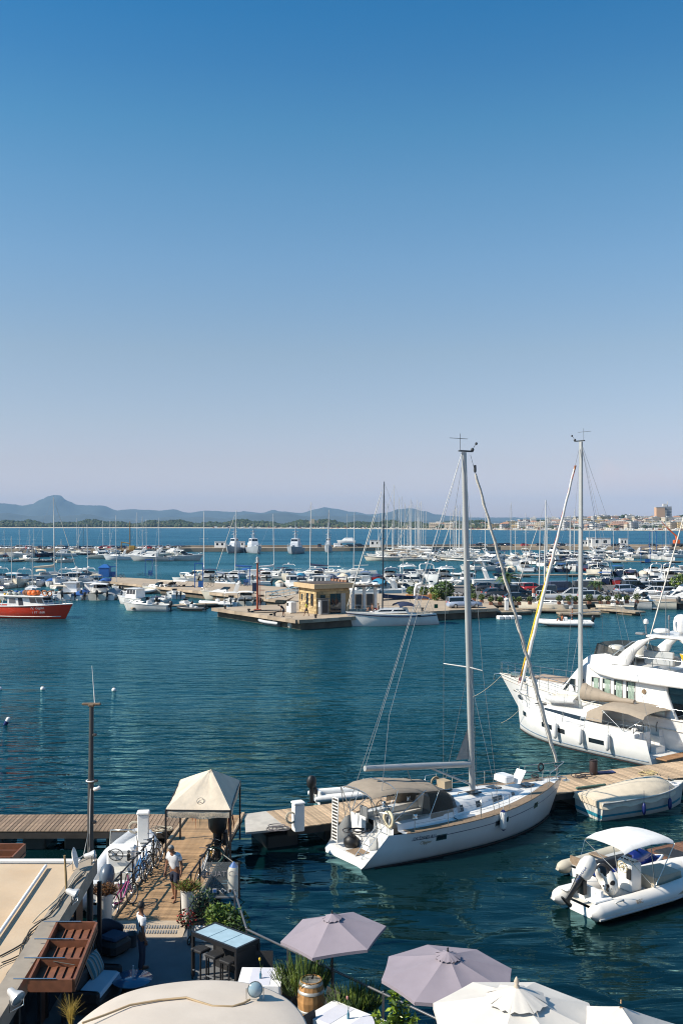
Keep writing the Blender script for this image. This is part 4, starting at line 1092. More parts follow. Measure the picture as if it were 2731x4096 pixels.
 b=MB();deck_from(b,rr,.02,.0,0,None,.2);b.loft([[(-.9,.2,.45),(-.9,.15,.75),(-.9,-.15,.75),(-.9,-.2,.45)],[(.1,.22,.5),(.1,.15,.75),(.1,-.15,.75),(.1,-.22,.5)],[(.4,.3,.5),(.45,.2,1.0),(.45,-.2,1.0),(.4,-.3,.5)],[(1.2,.1,.5),(1.1,.05,.6),(1.1,-.05,.6),(1.2,-.1,.5)]],True,True,True);b.build('seat_and_cowl',gel,y)
 b=MB();b.tube([(.35,.35,1.05),(.45,0,1.0),(.35,-.35,1.05)],.025,5);b.build('handlebar',blackr,y)
 text_mesh('SEA-DOO',.22,frame((0,.50,.22),(-1,0,0),(0,.25,1)),'lettering',blackr,y)
 y.matrix_world=t.matrix_basis@Matrix.Translation((S(14.2),1.2,4.95))
 return t
make_motor_yacht()
def tube_boat(t,L,W,r,zc,tm,floorm,bowlift=.2,tip=.35,n=14):
 """hero inflatable: two big tubes joined at the bow, rubbing strake, rigid floor"""
 pts=[(-tip,W,zc),(-tip*.55,W,zc),(0,W,zc),(L*.25,W,zc),(L*.5,W,zc+.02),(L*.68,W*.93,zc+.07),(L*.82,W*.68,zc+.13),(L*.93,W*.3,zc+bowlift),(L*.96,0,zc+bowlift+.02)]
 pts+=[(p[0],-p[1],p[2]) for p in pts[-2::-1]]
 k=len(pts);rs=[r*.3,r*.8]+[r]*(k-4)+[r*.8,r*.3]
 b=MB();b.tube(pts,rs,n);tb=b.build('inflatable_tube',tm,t)
 b=MB();st=[(p[0],p[1]+(r*.93 if p[1]>.01 else (-r*.93 if p[1]<-.01 else 0))+0,p[2]-r*.45) for p in pts[1:-1] if abs(p[1])>.5*W]
 q=[p for p in st if p[1]>0];b.tube(q,.035,6);q=[p for p in st if p[1]<0];b.tube(q,.035,6);b.build('rubbing_strake',mat('strake_grey',(.45,.45,.44),.6),tb)
 h=MB();sec=lambda x,w_,z0,zk:[(x,w_,z0),(x,w_*.6,lerp(z0,zk,.6)),(x,0,zk),(x,-w_*.6,lerp(z0,zk,.6)),(x,-w_,z0)]
 rows=[sec(.1,W,.3,-.3),sec(L*.5,W*.95,.32,-.28),sec(L*.75,W*.7,.4,-.1),sec(L*.92,W*.2,.5,.3)]
 h.loft(rows,closed=False,smooth=True);h.add(rows[0],[tuple(range(5))]);h.build('hull',gel,t)
 f=MB();f.loft([[(x,w_,z),(x,0,z+.01),(x,-w_,z)] for x,w_,z in ((.1,W,.38),(L*.5,W,.4),(L*.75,W*.8,.46),(L*.9,W*.35,.6))],closed=False);f.build('floor',floorm,t)
 return tb
def make_right_rib():
 a,b=P(2390,3652,.3),P(2243,3582,.4);c=(a+b)/2;hd=Vector((.86,.51,0)).normalized()
 t=thing('inflatable_boat','white rigid inflatable with white sunshade and tilted outboard, right of the umbrellas','inflatable boat',(c.x,c.y,0),math.atan2(hd.y,hd.x))
 W=.82;tb=tube_boat(t,6.4,W,.29,.36,mat('white_hypalon',(.74,.71,.66),.5,var=.06),mat('rib_floor',(.6,.57,.51),.7,var=.1))
 g=MB();g.box((.35,0,.62),(.1,1.3,.55));g.cbox((.55,.0,.45),(.5,1.3,.25),.04);g.cbox((.25,-.62,.66),(.8,.45,.06),.03);g.cbox((.25,.62,.66),(.8,.45,.06),.03);g.build('transom',gel,t)
 o=outboard(t,.32,0,.95,1.25,mat('white_cowl_cover',(.7,.68,.63),.7,var=.1,bump=.2,bscale=6),.75)
 text_mesh('YAMAHA',.15,frame((-.15,-.24,1.38),(.77,.0,.64),(-.64,0,.77)),'lettering',bluep,o)
 cns=MB();cns.cbox((2.3,.05,.85),(.55,.62,.95),.06);cns.loft([[(2.05,.36,1.3),(2.05,-.26,1.3)],[(2.35,.36,1.42),(2.35,-.26,1.42)],[(2.55,.3,1.32),(2.55,-.2,1.32)]],closed=False,smooth=True);co=cns.build('console',gel,t)
 steering_wheel(t,(1.98,.05,1.18),.2,16,.3,mat('cream_wheel',(.6,.5,.3),.5))
 g=MB()
 for k in range(5):g=MB();g.lathe([(.04,0),(.04,.02)],(2.2,-.2+k*.12,1.37),8);g.build('dial',blackr,co)
 g=MB();g.cbox((2.02,-.18,1.0),(.05,.2,.35),.02);g.build('switch_panel',blackr,co)
 g=MB();g.loft([[(2.75,-.6,.45),(2.75,.5,.45)],[(2.8,-.6,.85),(2.8,.5,.85)],[(4.2,-.45,.8),(4.2,.45,.8)],[(4.25,-.45,.5),(4.25,.45,.5)]],closed=False);g.quad((2.75,-.6,.45),(2.8,-.6,.85),(4.2,-.45,.8),(4.25,-.45,.5));g.build('seat_box',mat('seat_beige',(.45,.38,.28),.7),t)
 M=Matrix.Rotation(PI/2-.35,3,'Y')@Matrix.Rotation(.3,3,'X')
 cow=bpy.data.materials.new('cow_print');cow.use_nodes=True;nt_=cow.node_tree;bs=nt_.nodes['Principled BSDF']
 tc=nt_.nodes.new('ShaderNodeTexCoord');nz=nt_.nodes.new('ShaderNodeTexNoise');nz.inputs['Scale'].default_value=3.2;nz.inputs['Detail'].default_value=1
 rp=nt_.nodes.new('ShaderNodeValToRGB');rp.color_ramp.interpolation='CONSTANT';rp.color_ramp.elements[0].color=(.012,.01,.01,1);rp.color_ramp.elements[1].position=.5;rp.color_ramp.elements[1].color=(.75,.72,.66,1)
 nt_.links.new(tc.outputs['Object'],nz.inputs['Vector']);nt_.links.new(nz.outputs[0],rp.inputs[0]);nt_.links.new(rp.outputs[0],bs.inputs['Base Color']);bs.inputs['Roughness'].default_value=.55
 tow=thing('towing_ring','black and white cow print towing ring in the stern of the white inflatable','float',(0,0,0))
 g=MB();g.ring((1.15,-.05,.95),.34,.19,22,10,M);g.build('ring',cow,tow)
 g=MB();g.lathe([(.36,-.05),(.36,.03),(.02,.05)],(1.15,-.05,.95),16,M=M);g.build('ring_cover',cow,tow)
 tow.matrix_world=t.matrix_basis
 # sunshade
 rows=[]
 for (x,z) in ((1.1,2.12),(1.5,2.22),(2.3,2.25),(3.0,2.2),(3.4,2.1)):
  rows.append([(x,.88*math.cos(PI*j/8),z-.14+.16*math.sin(PI*j/8)**.6) for j in range(9)])
 k=MB();k.loft(rows,closed=False,smooth=True);k.loft([[(p[0],p[1],p[2]-.02) for p in r] for r in rows],closed=False,smooth=True);k.build('sunshade',whitec,t)
 k=MB()
 for s in (1,-1):
  for x1,z1 in ((1.1,1.98),(2.3,2.11),(3.4,1.96)):k.tube([(2.55,s*.8,.64),(x1,s*.88,z1)],.016,5)
  k.tube([(1.1,s*.88,1.98),(.6,s*.84,.62)],.007,4)
 k.build('sunshade_frame',steel,t)
 side=mat('tan_panel',(.36,.27,.18),.6)
 g=MB();g.loft([[(3.05,-W-.235,.52),(4.6,-W-.26,.47)],[(3.05,-W-.285,.38),(4.2,-W-.287,.38)]],closed=False);g.build('side_patch',side,tb)
 text_mesh('BSC',.17,frame((1.55,-W-.275,.49),(1,0,0),(0,.45,.9)),'lettering',side,tb)
 g=MB();g.tube([(.55,-W-.2,.6),(.6,-W-.25,.66),(.85,-W-.25,.66),(.9,-W-.2,.6)],.03,6);g.build('grab_handle',gelg,tb)
 # jet ski tied up alongside, standing on its own float
 js=thing('jet_ski','dark blue and white jet ski moored behind the sunshaded inflatable','jet ski',(0,0,0))
 bl=mat('jetski_blue',(.012,.025,.16),.15,var=.05,coat=.6)
 b=MB();rr=hull(b,3.3,1.2,.62,.45,tr=.85,rake=.1,n=10,draft=.25);rubrail(b,rr,.05);b.build('hull',gel,js)
 b=MB();deck_from(b,rr,.06,.03,0,None,.12)
 b.loft([[(.1,.34,.5),(.15,.24,.95),(.15,-.24,.95),(.1,-.34,.5)],[(.5,.4,.55),(.55,.26,1.05),(.55,-.26,1.05),(.5,-.4,.55)],[(1.35,.16,.62),(1.2,.1,.75),(1.2,-.1,.75),(1.35,-.16,.62)]],True,True,True);b.build('cowl',bl,js)
 b=MB();b.loft([[(-1.35,.2,.5),(-1.3,.16,.78),(-1.3,-.16,.78),(-1.35,-.2,.5)],[(-.4,.24,.52),(-.4,.18,.84),(-.4,-.18,.84),(-.4,-.24,.52)],[(.2,.22,.52),(.2,.16,.88),(.2,-.16,.88),(.2,-.22,.52)]],True,True,True);b.build('seat',blackr,js)
 b=MB();b.tube([(.2,.38,1.12),(.32,0,1.08),(.2,-.38,1.12)],.028,6);b.build('handlebar',blackr,js)
 jp=P(2500,3478,.35);js.matrix_world=Matrix.Translation((jp.x,jp.y,0))@Matrix.Rotation(math.atan2(hd.y,hd.x)-.12,4,'Z')
 return t
make_right_rib()
def make_tender_behind():
 c=P(2300,3510,.25);t=thing('inflatable_boat','small beige inflatable tender mostly hidden behind the blue jet ski','inflatable boat',(c.x+.15,c.y+.55,0),math.atan2(.51,.86)+.05)
 tube_boat(t,3.3,.55,.24,.28,mat('beige_hypalon',(.52,.47,.37),.6,var=.08),gelg)
 g=MB();g.box((.2,0,.5),(.06,.9,.35));g.cbox((1.3,0,.55),(.3,1.0,.05),.02);g.build('thwart',teak,t)
 return t
make_tender_behind()
def make_left_rib():
 c=Vector((-7.5,31.9,0));t=thing('inflatable_boat','white rigid inflatable with grey outboard moored left of the gangway bicycles','inflatable boat',c,R(91))
 tm=mat('pale_grey_hypalon',(.62,.63,.64),.5,var=.07);tb=tube_boat(t,6.3,.85,.29,.42,tm,mat('rib_floor2',(.66,.64,.6),.7,var=.08),.25)
 g=MB();g.box((.3,0,.62),(.1,1.5,.6));g.cbox((.75,0,.55),(.8,1.5,.4),.06);g.build('transom',gel,t)
 outboard(t,.12,-.05,.82,1.25,mat('yamaha_grey',(.10,.13,.17),.3,var=.08,coat=.4),.3)
 g=MB();g.cbox((2.5,0,.9),(.6,.95,1.05),.08);g.quad((2.18,.42,1.2),(2.18,-.42,1.2),(2.5,-.42,1.48),(2.5,.42,1.48));co=g.build('console',gel,t)
 g=MB();g.quad((2.75,.45,1.42),(2.75,-.45,1.42),(2.6,-.38,1.85),(2.6,.38,1.85));g.build('windscreen',clear,co)
 g=MB();g.tube([(2.75,.5,.5),(2.78,.48,1.45),(2.62,.42,1.92),(2.62,-.42,1.92),(2.78,-.48,1.45),(2.75,-.5,.5)],.022,6);g.build('windscreen_frame',steel,co)
 steering_wheel(t,(2.08,.12,1.25),.24,16,.35)
 g=MB();g.cbox((1.55,0,.7),(.5,.9,.55),.08);g.build('helm_seat',gel2,t)
 g=MB()
 for y in (-.3,.35):g=MB();g.lathe([(.05,0),(.05,.03)],(2.16,y,1.32),8,M=Matrix.Rotation(-.8,3,'Y'));g.build('dial',blackr,co)
 g=MB();g.cbox((2.12,-.3,1.15),(.08,.1,.25),.02);g.build('throttle',blackr,co)
 g=MB();g.loft([[(3.4,.75,.62),(3.4,0,.68),(3.4,-.75,.62)],[(4.8,.65,.7),(4.8,0,.76),(4.8,-.65,.7)],[(5.8,.2,.8),(5.8,0,.82),(5.8,-.2,.8)]],closed=False,smooth=True);g.build('bow_cushion',whitec,t)
 g=MB();coil(g,(6.0,0,.98),.1,3,.02,3,True);g.build('bow_rope',ropew,tb)
 return t
make_left_rib()
def make_covered_boat():
 a,b=P(2352,3242,.25),P(2718,3150,.7);hd=(b-a);hd.z=0;L=hd.length+.2;hd.normalize()
 t=thing('covered_motorboat','small white motorboat under a cream tarpaulin by the wooden pontoon','boat',(a.x,a.y,0),math.atan2(hd.y,hd.x))
 rings=xshift(hull_rings(L,2.1,.98,.78,tr=.92,draft=.35,rake=.05,n=16,full=.9),L/2)
 h=MB();h.loft(rings,closed=False,smooth=True);h.add(rings[0],[tuple(range(len(rings[0])))]);rubrail(h,rings,.04);h.build('hull',mat('old_gelcoat',(.60,.58,.52),.35,var=.08,stain=.3),t)
 st=mat('stripe_teal',(.03,.22,.30),.4,var=.05);s_=MB()
 for s in (1,-1):
  s_.loft([[side_pt(rings,lerp(.02,L*.93,q/14),f,s)[0]+Vector((0,s*.008,0)) for f in (.72,.86)] for q in range(15)],closed=False)
 r0=rings[0];s_.quad((-.01+r0[1][0],r0[1][1],r0[1][2]*.62),(-.01+r0[1][0],-r0[1][1],r0[1][2]*.62),(-.01+r0[2][0],-r0[2][1],.12),(-.01+r0[2][0],r0[2][1],.12));s_.build('hull_stripe',st,t)
 d=MB();deck_from(d,rings,.03,-.02,9,None,.06);d.build('foredeck',gel,t)
 k=MB();rows=[]
 for i in range(13):
  x=lerp(-.06,L*.80,i/12);p=sheer_at(rings,min(.97,max(0,x/L)),1);hgt=.10+.40*math.sin(min(1,x/(L*.62))*PI/2)*(1 if i<11 else (.85 if i==11 else .25))
  if i==0:hgt=.05
  w_=p.y+.05
  row=[]
  for j in range(13):
   u=-1+2*j/12;e=abs(u)
   z=p.z+hgt*(1-e**1.7)+.012*math.sin(i*2.1+j*1.3)
   if j in (0,12):z=p.z-.22-.05*math.sin(i*1.9)
   row.append((x,u*w_,z))
  rows.append(row)
 k.loft(rows,closed=False,smooth=True);k.add(rows[0],[tuple(range(13))]);k.build('tarpaulin',creamc,t)
 for (x,m_) in ((2.0,fenderb),(3.55,fenderb)):fender(t,(x,-sheer_at(rings,x/L,1).y-.1,.62),.45,.09,m_,m_)
 g=MB();g.box((L*.86,0,1.1),(.1,.25,.08));g.tube([(L*.83,.0,1.05),(L*.83,0,1.3)],.015,5);g.build('bow_cleat',steel,t)
 return t
make_covered_boat()
# ================================================================== THE NEAR SHORE
DZ=.8
deckwood=mat('deck_wood',(0.36,0.225,0.115),.7,var=.3,vscale=5,bump=.2,bscale=18)
palewood=mat('pale_deck_wood',(0.46,0.33,0.21),.75,var=.25,vscale=5,bump=.2,bscale=18)
greywood=mat('weathered_deck_wood',(0.27,0.185,0.12),.8,var=.3,vscale=5,bump=.2,bscale=18)
darkwood=mat('dark_beam',(0.05,0.04,0.032),.8,var=.3)
conc=mat('concrete',(0.42,0.36,0.29),.9,var=.2,vscale=2,bump=.2,bscale=30,stain=.5,stain_col=(.2,.16,.12))
blackm=mat('black_metal',(0.018,0.018,0.02),.45,var=.15)
PLK={}
def plank_mesh(l,w_,h,m,seed):
 key=(round(l,2),round(w_,3),m.name,seed)
 if key not in PLK:
  b=MB();b.cbox((0,0,0),(l,w_,h),.008);PLK[key]=b.mesh('plank',m)
 return PLK[key]
def variants(base,k=4):
 out=[]
 src=base.node_tree.nodes
 for i in range(k):
  m=base.copy();f=lerp(.78,1.2,i/(k-1))
  for n in m.node_tree.nodes:
   if n.type=='MIX' and n.blend_type=='MULTIPLY':
    c=n.inputs[6].default_value;n.inputs[6].default_value=(c[0]*f,c[1]*f,c[2]*f,1)
  out.append(m)
 return out
def planked(t,A,B,width,wp,m,th=.05,gap=.012,skew=0.0,seed=1,beams=True):
 """planks across the line A-B (centre line), children of t (t stands at the origin)"""
 A,B=Vector(A),Vector(B);d=(B-A);n=int(d.length/wp);d.normalize();rz=math.atan2(d.y,d.x)-PI/2
 rg=random.Random(seed);vs_=variants(m)
 for i in range(n):
  o=bpy.data.objects.new('plank',plank_mesh(width,wp-gap,th,rg.choice(vs_),0));COL.objects.link(o);o.parent=t
  p=A+d*(i+.5)*wp;o.location=(p.x,p.y,p.z+rg.uniform(-.004,.004));o.rotation_euler=(0,0,rz+skew+rg.uniform(-.003,.003))
 if beams:
  s=Vector((d.y,-d.x,0))
  for k in (1,-1):
   b=MB();q=[A+s*k*(width/2-.08)+Vector((0,0,-.16)),B+s*k*(width/2-.08)+Vector((0,0,-.16))]
   c=(q[0]+q[1])/2;b.box(c,((q[1]-q[0]).length,.14,.24),math.atan2(d.y,d.x));b.build('edge_beam',darkwood,t)
def floats(t,A,B,width,step,m=blackr):
 A,B=Vector(A),Vector(B);d=B-A;n=int(d.length/step);d.normalize()
 for i in range(n):
  b=MB();p=A+d*(i+.5)*step;b.cbox((p.x,p.y,.12),(step*.55,width*.86,.75),.06,math.atan2(d.y,d.x));b.build('float',m,t)
  # ---- pontoons
t=thing('wooden_pontoon','weathered plank pontoon crossing the left side behind the grey lamp pole','pontoon')
a,b=P(-260,3303,DZ-.05),P(742,3303,DZ-.05);planked(t,(a.x,39.2,a.z),(b.x-.05,39.3,a.z),2.15,.16,greywood);floats(t,(a.x,39.2,0),(b.x,39.3,0),2.0,1.6)
p0,p1=Vector((-3.75,39.1,DZ-.05)),Vector((23.5,50.9,DZ-.05))
t=thing('wooden_pontoon','long pale plank pontoon running behind the bimini sloop to the right','pontoon')
planked(t,p0+(p1-p0).normalized()*1.3,p1,2.5,.17,palewood);floats(t,p0,p1,2.2,2.4)
q=MB();dd=(p1-p0).normalized();nn=Vector((dd.y,-dd.x,0))
q.prism([tuple((p0+dd*-.35+nn*1.1)[:2]),tuple((p0+dd*1.28+nn*1.25)[:2]),tuple((p0+dd*1.28-nn*1.25)[:2]),tuple((p0+dd*.35-nn*1.2)[:2])],DZ-.1,DZ-.02);q.build('end_slab',mat('pale_concrete',(.5,.46,.4),.9,var=.15,vscale=3),t)
# small plank pontoon at the right edge, beside the inflatable
t=thing('wooden_pontoon','short dark brown pontoon end at the right edge beyond the jet ski','pontoon')
a=P(2640,3430,.45);planked(t,(a.x-.2,a.y-.3,.42),(a.x+5,a.y+2.6,.42),2.2,.16,mat('brown_deck_wood',(.16,.075,.04),.7,var=.3,vscale=5));floats(t,(a.x,a.y-.2,0),(a.x+5,a.y+2.6,0),1.9,1.6)
# ---- gangway deck
GL0,GL1,GR0,GR1=Vector((-6.8,29.2,0)),Vector((-6.15,40.3,0)),Vector((-4.62,29.2,0)),Vector((-3.95,40.3,0))
t=thing('gangway_deck','orange brown plank gangway leading under the canopy to the pontoon','gangway')
planked(t,((GL0.x+GR0.x)/2,29.2,DZ-.026),((GL1.x+GR1.x)/2,40.3,DZ-.026),2.16,.145,deckwood,seed=5)
for A_,B_ in ((GL0,GL1),(GR0,GR1)):
 b=MB();c=(A_+B_)/2;b.cbox((c.x,c.y,DZ+.01),((B_-A_).length,.13,.12),.015,math.atan2(B_.y-A_.y,B_.x-A_.x));b.build('kerb_beam',palewood,t)
floats(t,(-5.7,31,0),(-5.1,39,0),1.9,2.2,darkwood)
# ---- gangway rails
def rail_run(label,pts,h,post_every,m,r=.028,mid=.5,name='railing',r2=None,base=None):
 t=thing(name,label,'railing')
 pts=[Vector(p) for p in pts]
 tp=MB();tp.tube([p+Vector((0,0,h)) for p in pts],r,7);tp.build('top_rail',m,t)
 if mid:
  for k in (mid if isinstance(mid,tuple) else (mid,)):
   x=MB();x.tube([p+Vector((0,0,h*k)) for p in pts],r*.8,6);x.build('mid_rail',m,t)
 for i in range(len(pts)-1):
  n=max(1,round((pts[i+1]-pts[i]).length/post_every))
  for k in range(n+(1 if i==len(pts)-2 else 0)):
   p=vl(pts[i],pts[i+1],k/n);x=MB();x.box(p+Vector((0,0,h/2)),(.05,.05,h));x.ball(p+Vector((0,0,h+.03)),.035,6);x.build('post',m,t)
 return t
rail_run('black handrail along the left edge of the gangway behind the bicycles',[(-6.86,29.5,DZ-.02),(-6.42,34.2,DZ-.02)],1.0,1.15,blackm)
rail_run('black handrail along the right edge of the gangway beside the lettered panel',[(-4.72,29.5,DZ-.02),(-4.28,34.2,DZ-.02)],1.0,1.15,blackm)
# ---- canopy tent over the gangway
def make_tent():
 z=2.98
 fl,fr_,bl,br=P(664,3237,z),P(922,3240,z),P(722,3119,z),P(960,3122,z)
 apex=Q(845,3078,(fl.y+bl.y)/2-.1)
 t=thing('canopy_tent','cream canvas canopy with lettered valance standing over the gangway','canopy')
 k=MB();cs=[fl,fr_,br,bl];n=10
 mids=[(cs[i]+cs[(i+1)%4])/2 for i in range(4)]
 rg=random.Random(4)
 for i in range(4):
  a,b=cs[i],cs[(i+1)%4];rows=[]
  for u in range(n+1):
   f=u/n;row=[]
   for v in range(n+1):
    g=v/n;e=vl(a,b,g);e.z+=.0-.05*math.sin(PI*g)
    p=vl(e,apex,f);sag=.02*math.sin(PI*f)*(1-.5*abs(2*g-1))
    p.z+=sag+(.018*math.sin(9*g+i*2)*math.sin(PI*f)+.012*math.sin(23*g+5*f))*(1 if 0<v<n else 0)
    row.append(p)
   rows.append(row)
  k.loft(rows,closed=False,smooth=True)
  out=(a+b)/2-(fl+br)/2;out.z=0;out.normalize()
  va=[]
  for v in range(13):
   g=v/12;e=vl(a,b,g);e.z-=.05*math.sin(PI*g);va.append([e,e+out*(.015+.012*math.sin(g*19+i))+Vector((0,0,-.13)),e+out*(.02*math.sin(g*11))+Vector((0,0,-.25-.02*math.sin(g*14)))])
  k.loft(va,closed=False,smooth=True)
 co=k.build('canvas',mat('tent_canvas',(.62,.53,.41),.9,var=.12,vscale=1.6,bump=.25,bscale=6,stain=.25,stain_col=(.5,.34,.18)),t)
 ink=mat('faded_ink',(.30,.27,.23),.9,var=.15)
 c=(fl+fr_)/2+Vector((-.08,-.055,-.165))
 text_mesh('AQUATICA MARINA & YACHT SERVICE',.15,frame(c,fr_-fl,(0,0,1)),'lettering',ink,co,.002,0,.72)
 q=MB();M=frame((0,0,0),(1,0,0),(0,.72,.7)).to_3x3();pc=vl((fl+fr_)/2,apex,.22)+Vector((-.02,-.03,-.01));q.ring(pc,.12,.010,22,4,M)
 q.tube([pc+M@Vector((-.08,-.05,0)),pc+M@Vector((0,-.03,.0)),pc+M@Vector((.1,-.1,0))],.009,4);q.build('logo',ink,co)
 for (p,nm) in ((fl,0),(fr_,0),(bl,0),(br,0)):
  b=MB();b.box(((p.x),p.y,(DZ+z)/2),(.06,.06,z-DZ+.0));b.build('post',blackm,t)
 for a,b_ in ((fl,fr_),(fr_,br),(br,bl),(bl,fl)):
  b=MB();b.tube([a+Vector((0,0,-.03)),b_+Vector((0,0,-.03))],.028,5);b.build('beam',blackm,t)
 return fl,fr_,bl,br
TFL,TFR,TBL,TBR=make_tent()
def hang_rope(x,y,z,n,m,label,L=1.1,seed=0):
 rg=random.Random(seed);mb=MB()
 for i in range(n):
  dx,dy=rg.uniform(-.12,.12),rg.uniform(-.1,.1);l=L*rg.uniform(.7,1.1)
  mb.tube([(x,y,z),(x+dx*.5,y+dy,z-l*.5),(x+dx,y+dy,z-l),(x+dx+.06,y+dy,z-l*.5),(x+.03,y,z)],.016,5)
 return tag(mb.build('hanging_rope',m),label,'rope')
hang_rope(TBL.x+.55,TBL.y-.2,2.85,6,orange,'orange ropes hanging inside the canopy at its left',1.5,1)
hang_rope(TBL.x+.75,TBL.y-.1,2.85,5,mat('green_rope',(.08,.2,.16),.9),'dark green ropes hanging beside the orange ropes under the canopy',1.6,2)
hang_rope(TFR.x-.15,TFR.y+1.2,2.8,5,mat('maroon_rope',(.25,.03,.03),.9),'dark red ropes hanging inside the canopy at its right',1.3,3)
# hose reel, outboard on a stand under the canopy
t=thing('outboard_on_stand','black outboard motor on a stand under the right of the canopy','outboard motor',(TFR.x-.5,TFR.y+1.3,DZ))
outboard(t,.28,0,1.05,1.3,blackr);q=MB()
for s in (-1,1):q.tube([(.35,s*.3,0),(.2,s*.2,.95)],.03,5);q.tube([(-.35,s*.3,0),(.2,s*.2,.95)],.03,5)
q.box((.2,0,.95),(.08,.6,.2));q.build('stand',blackm,t)
t=thing('hose_reel','dark green hose reel standing on the gangway below the canopy','hose reel',(TFR.x-.55,TFR.y+.35,DZ))
q=MB();M=Matrix.Rotation(PI/2,3,'X')
for k in range(4):q.ring((0,.06*k,.55),.27-.02*(k%2),.03,18,5,M)
q.build('hose',mat('green_hose',(.04,.10,.08),.5),t)
q=MB();q.ring((0,-.05,.55),.34,.016,18,5,M);q.ring((0,.25,.55),.34,.016,18,5,M)
for s in (-.05,.25):q.tube([(-.25,s,0),(0,s,.55),(.25,s,0)],.018,5)
q.build('reel_frame',blackm,t)
# ---- lettered clear panel at the end of the right rail
t=thing('lettered_panel','clear screen panel with large grey lettering and four small signs by the gangway','sign')
A0,A1=P(803,3592,DZ),P(953,3592,DZ);top=1.92
q=MB();q.box(((A0.x+A1.x)/2,A0.y,(DZ+top)/2),(A1.x-A0.x,.012,top-DZ));q.build('pane',mat('clear_acrylic',(.8,.85,.85),.05,var=0,alpha=.10),t)
for x in (A0.x-.03,A1.x+.03):q=MB();q.box((x,A0.y,(DZ+top)/2+.02),(.05,.05,top-DZ+.06));q.build('post',blackm,t)
q=MB();q.box(((A0.x+A1.x)/2,A0.y,DZ+.02),(A1.x-A0.x,.04,.04));q.build('bottom_rail',midgrey,t)
text_mesh('AQUATICA',.24,frame(((A0.x+A1.x)/2,A0.y-.012,1.55),(1,0,0),(0,0,1)),'lettering',mat('etched_grey',(.36,.33,.33),.7,var=0),t,.002)
for k,(px,m_) in enumerate(((823,whitep),(859,whitep),(891,whitep),(921,whitep))):
 p=Q(px,3563,A0.y-.02);q=MB()
 if k==2:q.add([(p.x-.11,p.y,p.z),(p.x,p.y,p.z-.08),(p.x+.11,p.y,p.z),(p.x,p.y,p.z+.08),(p.x-.11,p.y-.01,p.z),(p.x,p.y-.01,p.z-.08),(p.x+.11,p.y-.01,p.z),(p.x,p.y-.01,p.z+.08)],[(0,1,2,3),(4,5,6,7),(0,1,5,4),(1,2,6,5),(2,3,7,6),(3,0,4,7)])
 else:q.cbox((p.x,p.y,p.z),((.2 if k==0 else .13),.012,.13),.004)
 so=q.build('small_sign',m_,t);q=MB()
 if k==0:text_mesh('MCM',.06,frame((p.x,p.y-.009,p.z+.01),(1,0,0),(0,0,1)),'lettering',blackr,so)
 elif k==2:q.ring((p.x,p.y-.014,p.z),.04,.013,14,4,Matrix.Rotation(PI/2,3,'X'));q.build('emblem',blackr,so)
 else:q.box((p.x,p.y-.009,p.z),(.09,.006,.09));q.build('emblem',(bluec if k==1 else darkwood),so)
t=thing('fender_buoy','large white fender with blue top hanging beside the lettered panel','fender',(Q(935,3530,A0.y+.9).x,A0.y+.9,0))
q=MB();q.lathe([(.05,.62),(.16,.7),(.19,.85),(.19,1.35),(.14,1.48),(.06,1.55)],(0,0,0),12);q.build('body',mat('old_fender',(.55,.52,.45),.6,var=.15),t)
q=MB();q.lathe([(.145,1.475),(.07,1.57),(.03,1.62)],(0,0,0),12);q.build('cap',bluep,t)
q=MB();q.tube([(0,0,1.6),(-.35,.1,1.82)],.015,5);q.build('line',ropew,t)
# ---- service pedestals on the pontoons
for px,py,lab in ((574,3365,'white service pedestal on the left pontoon behind the inflatable'),(1192,3322,'white service pedestal with coiled hose on the right pontoon')):
 p=P(px,py,DZ);t=thing('service_pedestal',lab,'pedestal',p,.1 if px<1000 else .4,'service pedestals')
 q=MB();q.cbox((0,0,.5),(.4,.36,1.0),.02);q.build('cabinet',whitep,t);q=MB();q.cbox((0,0,1.06),(.46,.42,.1),.03);q.build('cap',whitep,t)
 q=MB();coil(q,(-.32,-.1,.55),.2,6,.018,3);q.build('hose',ropew,t)
for px,py,s,lab,m_ in ((1120,3318,1,'tangle of dark rope on the pale slab of the right pontoon',mat('grey_rope',(.13,.12,.13),.9)),(640,3325,2,'coil of pale rope on the deck left of the canopy',ropew),(2590,3098,3,'pale yellow rope coil lying on the pontoon near the motor yacht',mat('straw_rope',(.5,.4,.2),.9)),(2330,3106,4,'black hose coil lying on the pontoon by the sloop bow',roped),(1420,3330,5,'dark rope coil on the pontoon beside the pedestal',roped)):
 p=P(px,py,DZ);q=MB();rg=random.Random(s)
 for k in range(5):q.ring((rg.uniform(-.25,.25),rg.uniform(-.15,.15),.03+.02*k),rg.uniform(.18,.34),.018,16,4,Matrix.Rotation(rg.uniform(-.1,.1),3,'X'))
 tag(q.build('rope_coil',m_,None,p),lab,'rope')
 # litter bin, board, mat, wooden rod on the right pontoon
p=P(2372,3095,DZ);t=thing('litter_bin','dark brown bin standing on the right pontoon before the second sloop','bin',p)
q=MB();q.lathe([(.17,0),(.19,.08),(.19,.56),(.17,.62)],(0,0,0),12,smooth=True);q.build('body',mat('brown_plastic',(.035,.018,.016),.6),t);q=MB();q.ring((0,0,.63),.18,.022,16,5);q.build('rim',blackr,t)
p=P(2420,3090,DZ);q=MB();q.cbox((0,0,.02),(.9,.35,.04),.01);tag(q.build('blue_board',mat('dark_blue_board',(.02,.04,.14),.6),None,p,.25),'dark blue board lying on the pontoon beside the brown bin','board')
p=P(2362,3150,DZ);q=MB();q.cbox((0,0,.05),(1.6,.12,.09),.02);tag(q.build('green_fender_board',mat('green_board',(.07,.13,.1),.7),None,p,.42),'long green fender board lying on the pontoon edge by the covered boat','board')
